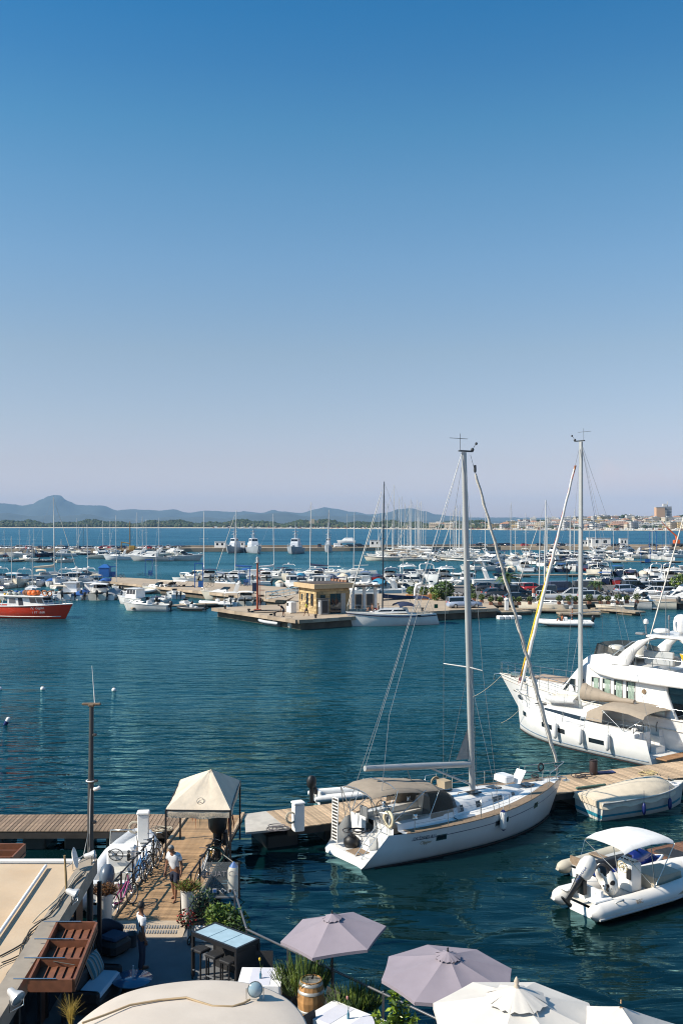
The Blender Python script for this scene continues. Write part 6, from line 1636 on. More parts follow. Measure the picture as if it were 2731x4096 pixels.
for (x,y,z,fm,lab,fl) in ((-1.95,24.15,PZ+.752,yellow,'blue bottle vase with a yellow tulip on the square table',0),(.15,22.2,PZ+.752,mat('pink_petal',(.6,.25,.22),.6),'blue bottle vase with a pink tulip on the long table',1)):
 t=thing('flower_vase',lab,'vase',(x,y,z));q=MB();q.lathe([(.03,0),(.032,.1),(.015,.14),(.015,.18)],(0,0,0),10);q.build('bottle',mat('blue_glass',(.05,.2,.3),.1,var=0,alpha=.8),t)
 q=MB();q.tube([(0,0,.05),(.0,0,.3),(-.02,0,.44)],.006,5);q.build('stem',leafg,t);q=MB();q.lathe([(.01,-.02),(.028,.01),(.024,.05),(.008,.06)],(-.02,0,.44),8);q.build('flower',fm,t);q=MB();q.quad((0,0,.18),(.05,.01,.28),(.06,0,.36),(.02,-.01,.25));q.build('leaf',leafg,t)
chair('dark chair behind the square table',(-1.95,25.05,PZ),-PI/2);chair('dark chair between the square table and the barrel',(-.95,24.05,PZ),PI-.15);chair('dark chair between barrel and long table',(-.38,23.05,PZ),ra+PI/2-PI*.0+PI);chair('dark chair at the near side of the long table',(-.52,21.95,PZ),ra+.12)
def make_barrel():
 t=thing('wine_barrel','oak wine barrel with grey hoops standing by the rosemary','barrel',(-.72,23.75,PZ));n=18
 oak=variants(mat('oak_staves',(.42,.22,.08),.6,var=.25,vscale=8),3);rr=lambda z:.255+.075*math.sin(PI*z/.92)
 for k in range(n):
  a0,a1=2*PI*k/n+.006,2*PI*(k+1)/n-.006;q=MB();rows=[]
  for z in (0,.2,.46,.72,.92):r_=rr(z);rows.append([(r_*math.cos(a0),r_*math.sin(a0),z),(r_*math.cos(a1),r_*math.sin(a1),z),((r_-.02)*math.cos(a1),(r_-.02)*math.sin(a1),z),((r_-.02)*math.cos(a0),(r_-.02)*math.sin(a0),z)])
  q.loft(rows,True,True,False);q.build('stave',oak[k%3],t)
 for z in (.06,.24,.68,.86):q=MB();q.lathe([(rr(z-.035)+.006,z-.035),(rr(z+.035)+.006,z+.035),(rr(z+.035)+.001,z+.035)],(0,0,0),22);q.build('hoop',mat('hoop_zinc',(.38,.38,.36),.5,metal=.5),t)
 q=MB();q.lathe([(.24,.87),(.01,.875)],(0,0,0),18);q.build('barrel_head',mat('barrel_head',(.33,.22,.12),.8,var=.3,vscale=14),t)
make_barrel()
def make_bar():
 c1,c2,c3,c4=[P(x,y,1.9) for x,y in ((774,3728),(860,3695),(1035,3762),(944,3791))]
 t=thing('bar_counter','black bar counter with frosted glass top on the terrace','bar counter')
 cc=(c1+c2+c3+c4)/4;u=((c3-c2)+(c4-c1))/2;lx=u.length;rz=math.atan2(u.y,u.x);ly=.78;t.location=(cc.x,cc.y,PZ);t.rotation_euler[2]=rz;H=1.9-PZ
 for k in range(3):q=MB();q.cbox(((k-1)*lx/3,0,H),(lx/3-.02,ly-.06,.02),.004);q.build('glass_panel',mat('frosted_glass',(.38,.52,.58),.3,var=.12,vscale=5,spec=.7),t)
 q=MB();q.box((0,ly/2,H-.03),(lx+.06,.06,.1));q.build('top_frame',blackm,t);q=MB();q.box((0,-ly/2,H-.03),(lx+.06,.06,.1));q.build('top_frame',blackm,t)
 for x in (-lx/2,lx/2):q=MB();q.box((x,0,H-.032),(.06,ly-.07,.1));q.build('top_frame',blackm,t)
 q=MB();q.box((0,ly/2-.01,H/2-.05),(lx,.03,H-.12));q.build('back_panel',rattan,t)
 for x in (-lx/2,lx/2):
  for y in (-ly/2,ly/2):q=MB();q.box((x,y,H/2-.04),(.07,.07,H-.09));q.build('leg',blackm,t)
 q=MB();q.box((lx/2-.01,0,H/2-.05),(.03,ly-.09,H-.12));q.build('end_panel',rattan,t)
 for k,lab in enumerate(('black bar stool at the left end of the bar counter','black bar stool in the middle of the bar counter','black bar stool at the right end of the bar counter')):
  p=cc+Vector((math.cos(rz),math.sin(rz),0))*(k-1)*.52+Vector((math.sin(rz),-math.cos(rz),0))*.38
  s=thing('bar_stool',lab,'bar stool',(p.x,p.y,PZ),rz,'bar stools');q=MB();q.cbox((0,0,.76),(.38,.36,.08),.02);q.build('seat',rattan,s)
  for x in (-.15,.15):
   for y in (-.14,.14):q=MB();q.box((x,y,.36),(.03,.03,.72));q.build('leg',blackm,s)
  q=MB();q.box((0,-.14,.25),(.3,.025,.025));q.build('footrest',midgrey,s)
make_bar()
def make_lounge():
 t=thing('rattan_sofa','black rattan sofa with pale seat below the slatted sunshade','sofa',(-6.0,24.55,PZ),R(82))
 q=MB();q.cbox((0,0,.2),(1.5,.75,.36),.05);q.build('base',rattan,t);q=MB();q.cbox((0,.33,.5),(1.55,.16,.6),.06);q.build('backrest',rattan,t)
 q=MB();q.cbox((0,-.05,.43),(1.4,.62,.12),.05);q.build('seat_cushion',mat('cushion_pale',(.45,.52,.58),.9,var=.05),t)
 for x in (-.74,.74):q=MB();q.cbox((x,0,.45),(.14,.75,.3),.05);q.build('armrest',rattan,t)
 t2=thing('striped_cushion','teal and grey striped cushion leaning on the rattan sofa','cushion',(-6.15,25.0,PZ+.5),R(80))
 m=bpy.data.materials.new('stripes');m.use_nodes=True;n_=m.node_tree;b=n_.nodes['Principled BSDF'];b.inputs['Roughness'].default_value=.9
 tc=n_.nodes.new('ShaderNodeTexCoord');sp=n_.nodes.new('ShaderNodeSeparateXYZ');mu=n_.nodes.new('ShaderNodeMath');mu.operation='MULTIPLY';mu.inputs[1].default_value=6.5;fr=n_.nodes.new('ShaderNodeMath');fr.operation='FRACT';rp=n_.nodes.new('ShaderNodeValToRGB');rp.color_ramp.interpolation='CONSTANT';e=rp.color_ramp.elements;e[0].color=(.03,.13,.17,1);e[1].position=.4;e[1].color=(.20,.30,.33,1);z=e.new(.7);z.color=(.22,.2,.16,1)
 n_.links.new(tc.outputs['Object'],sp.inputs[0]);n_.links.new(sp.outputs[0],mu.inputs[0]);n_.links.new(mu.outputs[0],fr.inputs[0]);n_.links.new(fr.outputs[0],rp.inputs[0]);n_.links.new(rp.outputs[0],b.inputs['Base Color'])
 q=MB();rows=[]
 for i in range(9):
  u=-1+2*i/8;rows.append([(u*.36,v*.28*1,(.11*(1-u**4)*(1-v**4))) for v in [-1+2*j/8 for j in range(9)]])
 q.loft(rows,closed=False,smooth=True);q.loft([[(p[0],p[1],-p[2]) for p in r] for r in rows],closed=False,smooth=True);o=q.build('pad',m,t2);o.rotation_euler=(R(65),0,0);o.location=(0,0,.2)
 t=thing('rattan_armchair','dark blue rattan armchair beside the sofa by the white pot','armchair',(-6.25,27.35,PZ),R(60));q=MB();q.cbox((0,0,.22),(.8,.8,.4),.1);q.build('base',rattan,t)
 q=MB();rows=[]
 for k in range(11):a=PI*k/10;rows.append([(.42*math.cos(a),.36*math.sin(a)+.05,.3),(.48*math.cos(a),.42*math.sin(a)+.05,.3),(.5*math.cos(a),.44*math.sin(a)+.05,.55+.25*math.sin(a)),(.43*math.cos(a),.37*math.sin(a)+.05,.55+.25*math.sin(a))])
 q.loft(rows,True,True,True);q.build('shell',mat('dark_blue_weave',(.015,.02,.04),.6,var=.2,bump=.4,bscale=80),t);q=MB();q.cbox((0,-.05,.46),(.6,.6,.12),.05);q.build('seat_cushion',mat('cushion_navy',(.03,.05,.09),.9),t)
 p=P(530,3915,1.22);t=thing('round_table','low round table with blue glass top in the shade','table',(p.x,p.y,PZ));q=MB();q.lathe([(.01,.42),(.5,.42),(.5,.445),(.01,.446)],(0,0,0),28);q.build('glass_top',mat('blue_glass_top',(.03,.12,.22),.05,var=0,spec=.9),t)
 q=MB();q.lathe([(.3,0),(.24,.2),(.34,.41)],(0,0,0),16);q.build('base',rattan,t)
 b_=thing('water_bottle','clear water bottle standing on the round glass table','bottle',(p.x,p.y+.1,PZ+.447));q=MB();q.lathe([(.035,0),(.036,.16),(.015,.22),(.014,.26)],(0,0,0),10);q.build('body',mat('bottle_clear',(.5,.6,.65),.08,var=0,alpha=.5),b_);q=MB();q.lathe([(.016,.26),(.016,.28)],(0,0,0),8);q.build('cap',whitep,b_)
 p=P(528,3785,PZ);t=thing('bucket','grey bucket standing behind the man in white','bucket',p);q=MB();q.lathe([(.13,0),(.17,.34),(.18,.36),(.16,.35),(.12,.03)],(0,0,0),14);q.build('body',dkgrey,t);q=MB();q.tube([(-.17,0,.34),(0,0,.2+.32),(.17,0,.34)],.006,4);q.build('handle',steel,t)
make_lounge()
t=thing('folding_gate','black folding metal gate on a small wheel beside the bar','gate',P(757,3780,PZ),R(70))
for k in range(7):q=MB();q.box((k*.12,0,.62),(.018,.018,.85+.25*math.sin(PI*k/6)));q.build('bar',blackm,t)
q=MB();q.tube([(k*.12,0,1.04+.13*math.sin(PI*k/6)) for k in range(7)],.02,6);q.build('top_rail',blackm,t)
q=MB();q.box((.36,0,.2),(.76,.03,.04));q.build('bottom_rail',blackm,t);q=MB();q.ring((0,0,.11),.09,.022,14,5,Matrix.Rotation(PI/2,3,'X'));q.build('wheel',blackr,t)
# ---- bicycles
def make_bike(fm,label):
 t=thing('bicycle',label,'bicycle');Mx=Matrix.Rotation(PI/2,3,'X');r=.33
 for x in (-.52,.52):
  q=MB();q.ring((x,0,r),r-.018,.019,26,6,Mx);w_=q.build('wheel',blackr,t)
  q=MB();q.ring((x,0,r),r-.045,.010,26,4,Mx)
  for k in range(10):a=PI*k/10;q.tube([(x+.285*math.cos(a),0,r+.285*math.sin(a)),(x-.285*math.cos(a),0,r-.285*math.sin(a))],.0025,3)
  q.tube([(x,-.04,r),(x,.04,r)],.02,6);q.build('rim',steel,w_)
  q=MB();q.ring((x,0,r),r+.025,.012,26,4,Mx) if False else None
 q=MB();hd,st_,bb=(.36,0,.92),(-.17,0,.85),(-.05,0,.29)
 for a,b,rr in ((hd,(.40,0,.72),.02),((.39,0,.74),bb,.018),(bb,st_,.017),((.38,0,.82),(-.12,0,.55),.016),(bb,(-.52,0,r),.011),((-.13,0,.66),(-.52,0,r),.010),((.40,0,.72),(.52,0,r),.014)):q.tube([a,b],rr,6)
 q.build('frame',fm,t)
 q=MB();q.tube([hd,(.34,0,1.0)],.013,5);q.tube([(.22,.27,1.03),(.33,.12,1.02),(.34,0,1.0),(.33,-.12,1.02),(.22,-.27,1.03)],.012,5);q.build('handlebar',steel,t)
 q=MB();q.tube([st_,(-.18,0,.93)],.012,5);q.loft([[(-.32,.09,.95),(-.32,-.09,.95),(-.32,-.08,.99),(-.32,.08,.99)],[(-.15,.05,.95),(-.15,-.05,.95),(-.15,-.04,.98),(-.15,.04,.98)],[(-.04,.02,.95),(-.04,-.02,.95),(-.04,-.015,.97),(-.04,.015,.97)]],True,True,True);q.build('saddle',blackr,t)
 q=MB();q.ring((-.05,.04,.29),.09,.008,14,4,Mx);q.tube([(-.05,-.08,.29),(-.05,.08,.29)],.01,4);q.tube([(-.05,.08,.29),(.06,.08,.17)],.01,4);q.tube([(-.05,-.08,.29),(-.16,-.08,.41)],.01,4);q.box((.07,.12,.16),(.09,.08,.02));q.box((-.17,-.12,.42),(.09,.08,.02));q.build('crank',dkgrey,t)
 return t
BIKES={}
def place_bike(col,name,label,p,rz,lean=0.0,group=None):
 m=mat('bike_'+name,col,.3,var=.05,coat=.4)
 if 'b' not in BIKES:
  t=make_bike(m,label);BIKES['b']=register(t)
 else:
  t=copy_tree(BIKES['b'])
  for c in t.children:
   if c.name.startswith('frame'):c.material_slots[0].link='OBJECT';c.material_slots[0].material=m
 t.location=p;t.rotation_euler=(lean,0,rz);t['label']=label
 if group:t['group']=group
 elif 'group' in t:del t['group']
 return t
place_bike((.55,.06,.25),'pink','pink bicycle parked first along the gangway rail',P(497,3640,DZ),R(70),R(-6))
place_bike((.03,.22,.55),'blue','bright blue bicycle parked along the gangway rail',P(552,3545,DZ),R(76),R(-6))
place_bike((.05,.2,.42),'blue2','darker blue bicycle parked behind the bright blue one',P(580,3520,DZ),R(80),R(-6))
place_bike((.02,.02,.022),'black','black bicycle parked by the gangway rail behind the blue pair',P(603,3490,DZ),R(76),R(-6))
place_bike((.02,.03,.03),'black2','black bicycle farthest along the left gangway rail',P(622,3462,DZ),R(80),R(-6))
place_bike((.6,.6,.58),'white','white tyred bicycle leaning inside the right gangway rail',(-4.55,32.6,DZ),R(80),R(6))
place_bike((.55,.3,.02),'ochre','ochre bicycle leaning below the canopy at the right rail',(-4.5,33.6,DZ),R(84),R(6))
# ---- people
skin=mat('skin_tanned',(.26,.12,.065),.6,var=.08,vscale=6);skin2=mat('skin_brown',(.20,.09,.05),.6,var=.08,vscale=6)
def skin_mesh(name,chains,m,parent,sub=1):
 """one continuous surface grown over a skeleton of joints with radii"""
 vs_,es,rs=[],[],[];idx={}
 def key(p):return tuple(round(c,4) for c in p)
 for ch in chains:
  prev=None
  for (p,r) in ch:
   k=key(p)
   if k not in idx:idx[k]=len(vs_);vs_.append(p);rs.append(r if isinstance(r,tuple) else (r,r))
   if prev is not None and prev!=idx[k]:es.append((prev,idx[k]))
   prev=idx[k]
 me=bpy.data.meshes.new(name);me.from_pydata(vs_,es,[]);me.update();o=bpy.data.objects.new(name,me);COL.objects.link(o)
 md=o.modifiers.new('skin','SKIN');md.use_smooth_shade=True
 for i,r in enumerate(rs):me.skin_vertices[0].data[i].radius=r
 me.skin_vertices[0].data[0].use_root=True
 s=o.modifiers.new('sub','SUBSURF');s.levels=sub;s.render_levels=sub
 dg=bpy.context.evaluated_depsgraph_get();m2=bpy.data.meshes.new_from_object(o.evaluated_get(dg));bpy.data.objects.remove(o)
 m2.materials.clear();m2.materials.append(m)
 for pl in m2.polygons:pl.use_smooth=True
 o=bpy.data.objects.new(name,m2);COL.objects.link(o)
 if parent:o.parent=parent
 return o
def person(label,p,rz,J,sk,shirt=None,shorts=None,hair=None,shoes=None,trousers=False,s=1.0,sub=2):
 """J: joints in the body frame (x forward, y left, z up)"""
 t=thing('person',label,'person',p,rz);t.scale=(s,s,s)
 V=Vector;pel,chest,neck,head=J['pel'],J['chest'],J['neck'],J['head']
 ch=[[(pel,(.15,.11)),(vl(pel,chest,.45),(.13,.10)),(chest,(.17,.115)),(vl(chest,neck,.75),(.09,.08)),(neck,.055),(vl(neck,head,.45),(.06,.07)),(head,(.078,.095)),(vl(neck,head,1.35),(.06,.07))]]
 for sd in ('l','r'):
  h,k,a,f=J['hip'+sd],J['knee'+sd],J['ank'+sd],J['toe'+sd]
  ch.append([(pel,(.15,.11)),(h,.095),(vl(h,k,.45),.085),(k,.058),(vl(k,a,.35),.058),(a,.036),(vl(a,f,.35)-V((0,0,.01)),.04),(f,.028)])
  sh,e,w_=J['sh'+sd],J['el'+sd],J['wr'+sd];d=(V(w_)-V(e)).normalized();hand=V(w_)+d*.08
  ch.append([(chest,(.17,.115)),(sh,.065),(vl(sh,e,.45),.05),(e,.04),(vl(e,w_,.35),.042),(w_,.026),(hand,(.038,.022))])
  sdv=V((0,1 if sd=='l' else -1,0));fw=J.get('palm'+sd,V((1,0,0)))
  for q in range(4):
   b0=hand+fw*(.022*(1.5-q))+d*.01;ln=(.07,.08,.075,.06)[q]
   ch.append([(hand,(.038,.022)),(b0,.011),(b0+d*ln*.55-sdv*.012,.010),(b0+d*ln-sdv*.03,.008)])
  ch.append([(w_,.026),(V(w_)+d*.03+fw*.03,.012),(V(w_)+d*.075+fw*.05,.009)])
 body=skin_mesh('body',ch,sk,t,sub)
 hv=V(head);up=(V(head)-V(neck)).normalized();fwd=V(J.get('face',(1,0,0))).normalized();left=up.cross(fwd).normalized();fwd=left.cross(up)
 q=MB();q.loft([[hv+fwd*.09+up*.02+left*.012,hv+fwd*.09+up*.02-left*.012],[hv+fwd*.118-up*.025+left*.018,hv+fwd*.118-up*.025-left*.018],[hv+fwd*.088-up*.035+left*.014,hv+fwd*.088-up*.035-left*.014]],closed=False,smooth=True)
 q.build('nose',sk,t);q=MB()
 for s_ in (1,-1):e_=MB();e_.ball(hv+left*.082*s_-up*.005,.026,6);e_.build('ear',sk,t)
 for s_ in (1,-1):e_=MB();e_.ball(hv+fwd*.088+left*.032*s_+up*.018,.011,6);e_.build('eye',mat('dark_features',(.03,.015,.012),.6,var=0),t)
 q.tube([hv+fwd*.094-up*.062+left*.025,hv+fwd*.098-up*.06,hv+fwd*.094-up*.062-left*.025],.006,4);q.build('mouth',mat('dark_features',(.03,.015,.012),.6,var=0),t)
 if hair:
  q=MB();rows=[]
  for i in range(7):
   a=PI*.58*i/6;rows.append([hv+up*(.045+.088*math.cos(a))+(fwd*math.cos(2*PI*j/14)*(.100 if math.cos(2*PI*j/14)<0 else .082+.018*(i<4))+left*math.sin(2*PI*j/14)*.088)*max(math.sin(a),.05)-fwd*.012-up*(.04*(i/6)*(1 if math.cos(2*PI*j/14)<.1 else -.3)) for j in range(14)])
  q.loft(rows,True,True,True);q.build('hair',hair,t)
 if shirt:
  sc_=[[(vl(pel,chest,-.12),(.165,.125)),(vl(pel,chest,.45),(.15,.12)),(chest,(.19,.135)),(vl(chest,neck,.7),(.11,.09))]]
  for sd in ('l','r'):
   if True:sc_.append([(chest,(.19,.135)),(J['sh'+sd],.085),(vl(J['sh'+sd],J['el'+sd],.3),.075),(vl(J['sh'+sd],J['el'+sd],.62),.072)])
  skin_mesh('shirt',sc_,shirt,t,sub)
 if shorts:
  sc_=[[(vl(pel,chest,.12),(.165,.125)),(pel,(.17,.13))]]
  for sd in ('l','r'):
   c_=[(pel,(.17,.13)),(J['hip'+sd],.115),(vl(J['hip'+sd],J['knee'+sd],.5),.105),(vl(J['hip'+sd],J['knee'+sd],.92),.095)]
   if trousers:c_+=[(J['knee'+sd],.08),(vl(J['knee'+sd],J['ank'+sd],.5),.075),(vl(J['knee'+sd],J['ank'+sd],.93),.06)]
   sc_.append(c_)
  skin_mesh('trousers' if trousers else 'shorts',sc_,shorts,t,sub)
 if shoes:
  for sd in ('l','r'):
   a,f=V(J['ank'+sd]),V(J['toe'+sd]);skin_mesh('shoe',[[(a-V((.03,0,.045)),(.042,.04)),(vl(a,f,.5)-V((0,0,.02)),.045),(f,.038)]],shoes,t,1)
 return t
V=Vector
def stand(lean=0.0,stride=0.0,bend=0.0,armf=0.15,look=(1,0,0),hands=None):
 pel=V((0,0,.94));ch=pel+V((math.sin(lean)*.42,0,math.cos(lean)*.42));nk=ch+V((math.sin(lean+bend*.5)*.19,0,math.cos(lean+bend*.5)*.19));hd=nk+V((math.sin(lean+bend)*.15,0,math.cos(lean+bend)*.15))
 J=dict(pel=pel,chest=ch,neck=nk,head=hd,face=V(look))
 for sd,y,g in (('l',1,1),('r',-1,-1)):
  J['hip'+sd]=V((0,.09*y,.88));ax=stride*g
  J['knee'+sd]=V((ax*.55+.03,.10*y,.49));J['ank'+sd]=V((ax,.10*y,.07));J['toe'+sd]=V((ax+.17,.12*y,.03))
  sh=ch+V((0,.185*y,.06));J['sh'+sd]=sh;el=sh+V((-.03-g*stride*.2,.07*y,-.28));J['el'+sd]=el;J['wr'+sd]=el+V((armf-g*stride*.2,0*y,-.24))
 if hands:J.update(hands)
 return J
grey_hair=mat('hair_grey',(.30,.28,.25),.8,var=.25,vscale=30);dark_hair=mat('hair_dark',(.012,.010,.009),.6,var=.2,vscale=30)
tee=mat('tshirt_white',(.74,.74,.75),.9,var=.04,vscale=5,bump=.2,bscale=8);navyw=mat('shorts_navy',(.025,.03,.055),.9,var=.15,bump=.2)
p=P(700,3598,DZ);person('barefoot man in white t-shirt and navy shorts walking down the gangway',(p.x,p.y,DZ-.01),R(-112),stand(.16,.13,.45,.06,(.8,.0,-.6)),skin,tee,navyw,grey_hair,sub=2)
p=P(566,3885,PZ);person('dark haired man in white t-shirt and dark trousers standing by the round table',(p.x,p.y,PZ),R(25),stand(-.02,.06,.05,.05,(.85,.5,.05)),skin2,tee,mat('trousers_dark',(.03,.04,.07),.9,var=.1),dark_hair,mat('sandals',(.12,.08,.06),.8),True,s=1.0)
# ================================================================== THE QUAY
QZ=1.2
quaym=mat('quay_concrete',(0.42,0.33,0.235),.9,var=.15,vscale=.35,bump=.1,bscale=6,stain=.4,stain_col=(.28,.21,.14))
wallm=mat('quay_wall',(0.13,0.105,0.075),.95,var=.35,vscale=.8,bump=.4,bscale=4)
def quay_slab(name,poly,z,front):
 o=MB();o.prism(poly,z-.35,z);ob=tag(o.build(name,quaym),kind='structure')
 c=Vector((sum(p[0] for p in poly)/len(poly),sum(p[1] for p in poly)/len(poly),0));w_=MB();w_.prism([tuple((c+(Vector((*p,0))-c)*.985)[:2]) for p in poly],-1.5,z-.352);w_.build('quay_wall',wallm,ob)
 rg=random.Random(2);ms=variants(mat('coping_stone',(.40,.31,.22),.9,var=.2,vscale=1.2,bump=.2,bscale=5),3)
 for (a,b) in front:
  a,b=Vector((*a,0)),Vector((*b,0));d=b-a;n=max(1,int(d.length/1.9));rz=math.atan2(d.y,d.x);st=d.length/n;d.normalize()
  for k in range(n):
   p=a+d*(k+.5)*st;me=plank_mesh(st-.03,.62,.42,rg.choice(ms),9);x=bpy.data.objects.new('coping_stone',me);COL.objects.link(x);x.parent=ob;x.location=(p.x,p.y,z-.18+rg.uniform(-.012,.012));x.rotation_euler=(0,0,rz+rg.uniform(-.006,.006))
 return ob
quay_slab('quay',[(-17.2,134),(-5.15,117),(12.1,129),(20.8,133.4),(21.3,142.8),(85,150),(85,185),(14,183),(13,162),(-7,160),(-8,140)],QZ,(((-17.2,134),(-5.15,117)),((-5.15,117),(12.1,129)),((12.1,129),(20.8,133.4)),((21.3,142.8),(85,150))))
quay_slab('pier',[(-49,213),(-45,195),(-8.3,146.6),(-6.8,159.8),(-10,178)],QZ-.01,(((-45,195),(-8.3,146.6)),))
asph=mat('car_park_asphalt',(.13,.12,.11),.9,var=.15,vscale=.5)
o=MB();o.prism([(23,146),(84,153),(84,184),(16,182),(15,165)],QZ-.2,QZ+.006);tag(o.build('car_park',asph),kind='structure')
# ---- kiosk building
def make_kiosk():
 c0=P(1264,2457,QZ);ang=R(-62);LX,LY,H=5.0,4.8,3.1
 t=thing('harbour_office','small flat roofed office of yellow stone blocks on the quay','building',c0,ang)
 # local: left wall runs along -x from the corner (0,0); right wall runs along +y
 ys=variants(mat('yellow_stone',(.48,.36,.19),.9,var=.2,vscale=1.5,bump=.3,bscale=6),4);rg=random.Random(3)
 mor=MB();mor.box((-LX/2,LY/2,H/2),(LX-.1,LY-.1,H));mor.build('wall',mat('mortar',(.36,.25,.12),.95,var=.15),t)
 bl=[mb.mesh('stone_block',m) for m in ys for mb in [MB().cbox((0,0,0),(.62,.06,.29),.012)]]
 opl=[(-4.35,-3.95,1.55,2.3),(-2.85,-2.25,.95,2.5),(-1.55,-.9,.95,2.5)];opr=[(.6,1.3,1.65,2.35),(2.0,4.2,0,2.5)]
 for face in (0,1):
  L_=LX if face==0 else LY;ops=opl if face==0 else opr
  for r in range(10):
   n=int(L_/.64)+1
   for k in range(n+1):
    x=(k+(.5 if r%2 else 0))*.64;z=.155+r*.31
    if x<.3 or x>L_-.3 or z>H:continue
    xx=-x if face==0 else x
    if any(a-.3<xx<b+.3 and c-.12<z<d+.12 for a,b,c,d in ops):continue
    o=bpy.data.objects.new('stone_block',rg.choice(bl));COL.objects.link(o);o.parent=t
    if face==0:o.location=(-x,.03,z)
    else:o.location=(-.03,x,z);o.rotation_euler=(0,0,PI/2)
 for (a,b,c,d) in opl:
  q=MB();q.box(((a+b)/2,.06,(c+d)/2),(b-a,.06,d-c));w_=q.build('window',glassd,t);q=MB();q.box(((a+b)/2,.0,c-.05),(b-a+.2,.18,.1));q.build('sill',mat('cream_trim',(.55,.42,.25),.8),w_)
 a,b,c,d=opr[0];q=MB();q.box((-.06,(a+b)/2,(c+d)/2),(.06,b-a,d-c));q.build('window',glassd,t)
 a,b,c,d=opr[1]
 for k,(y0,y1,m_) in enumerate(((2.0,2.75,glassd),(2.8,3.5,glassd),(3.55,4.2,mat('pale_curtain',(.35,.35,.33),.6)))):q=MB();q.box((-.05,(y0+y1)/2,1.25),(.05,y1-y0,2.5));q.build('glass_door',m_,t)
 q=MB();q.cbox((-LX/2,LY/2,H+.36),(LX+1.0,LY+1.0,.6),.03);ro=q.build('roof',mat('fascia_ochre',(.52,.38,.22),.85,var=.1),t)
 q=MB();q.box((-LX/2,LY/2,H+.69),(LX+.7,LY+.7,.02));q.build('roof_felt',mat('roof_felt',(.08,.06,.05),.95),ro)
 q=MB()
 for k in range(5):q.box((-LX+.1+k*.9,LY+.15,H+.82),(.6,.3,.26))
 q.build('roof_tiles',mat('roof_tile',(.3,.16,.1),.9,var=.2),ro)
 q=MB();q.box((-4.75,-.05,1.55),(.1,.08,3.1));q.build('drain_pipe',mat('cream_trim',(.55,.42,.25),.8),t)
 # grey cabinet and pump
 g=thing('utility_cabinet','grey metal cabinet standing against the yellow stone office','cabinet',c0+Vector((0,0,0)),ang);q=MB();q.cbox((.55,.75,.95),(.8,1.1,1.9),.02);q.build('body',midgrey,g);q=MB();q.cbox((.6,.75,1.95),(1.05,1.4,.08),.02);q.build('lid',dkgrey,g);q=MB();q.box((.96,.8,.95),(.02,.75,1.5));q.build('louvre_door',blackm,g);q=MB();q.box((.5,.19,1.25),(.3,.02,.55));q.build('notice',whitep,g)
 p=P(1166,2452,QZ);g=thing('fuel_pump_cabinet','white fuel pump cabinet left of the stone office','pump',p,ang);q=MB();q.cbox((0,0,.75),(1.25,.8,1.35),.04);q.build('body',whitep,g);q=MB();q.box((-.25,-.41,1.1),(.55,.02,.4));q.build('display',blackm,g);q=MB();q.cbox((0,0,.03),(1.6,1.1,.1),.02);q.build('plinth',conc,g)
make_kiosk()
# fuel pumps by the sailboat
p=P(1465,2438,QZ);t=thing('fuel_dispenser','white canopy with two fuel dispensers behind the moored sloop','fuel pump',(p.x,p.y+1.2,QZ),.35)
for x in (-1.9,-.3,1.3):q=MB();q.box((x,0,1.5),(.35,.4,3.0));q.build('pillar',whitep,t)
q=MB();q.cbox((0,0,3.05),(4.4,1.4,.18),.03);q.build('canopy',mat('canopy_brown',(.12,.09,.07),.7),t)
for x in (-1.1,.5):q=MB();q.cbox((x,0,1.0),(.85,.6,1.9),.04);q.build('dispenser',dkgrey,t)
# ---- red navigation light mast
p=P(1030,2440,QZ);t=thing('harbour_light_mast','rust red harbour light mast with caged ladder on the quay tip','light mast',p)
rr_=mat('rust_red_paint',(.30,.07,.035),.6,var=.25,vscale=2);q=MB();q.tube([(0,0,0),(0,0,6.1)],[.16,.12],10);q.build('shaft',rr_,t)
q=MB();q.lathe([(.2,6.1),(.32,6.15),(.32,6.25),(.18,6.3),(.2,6.75),(.12,6.95),(.02,7.0)],(0,0,0),12);q.build('lantern',mat('lantern_grey',(.3,.3,.3),.5),t)
q=MB()
for y in (-.2,.2):q.tube([(.35,y,.3),(.35,y,5.4)],.025,5)
for k in range(14):q.tube([(.35,-.2,.4+k*.36),(.35,.2,.4+k*.36)],.018,4)
for k in range(5):q.ring((.62,0,2.6+k*.65),.34,.02,14,4)
q.tube([(0,0,1.0),(.35,0,1.0)],.02,4);q.build('ladder',rr_,t)
q=MB();q.box((-.38,-.1,3.0),(.55,.06,1.1));q.build('solar_panel',mat('solar_blue',(.02,.03,.07),.2),t);q=MB();q.cbox((0,0,.06),(.9,.9,.12),.02);q.build('base_plate',rr_,t)
# hose on the quay
q=MB();c=P(1060,2446,QZ+.04);pts=[]
for k in range(60):a=k*.25;pts.append(c+Vector(((1.9+.2*math.sin(k))*math.cos(a)*(1 if k<50 else 1.3),1.6*math.sin(a)*.8,.02*(k//25))))
q.tube(pts,.05,5);tag(q.build('fuel_hose',blackr),'black fuel hose looped on the quay by the light mast','hose')
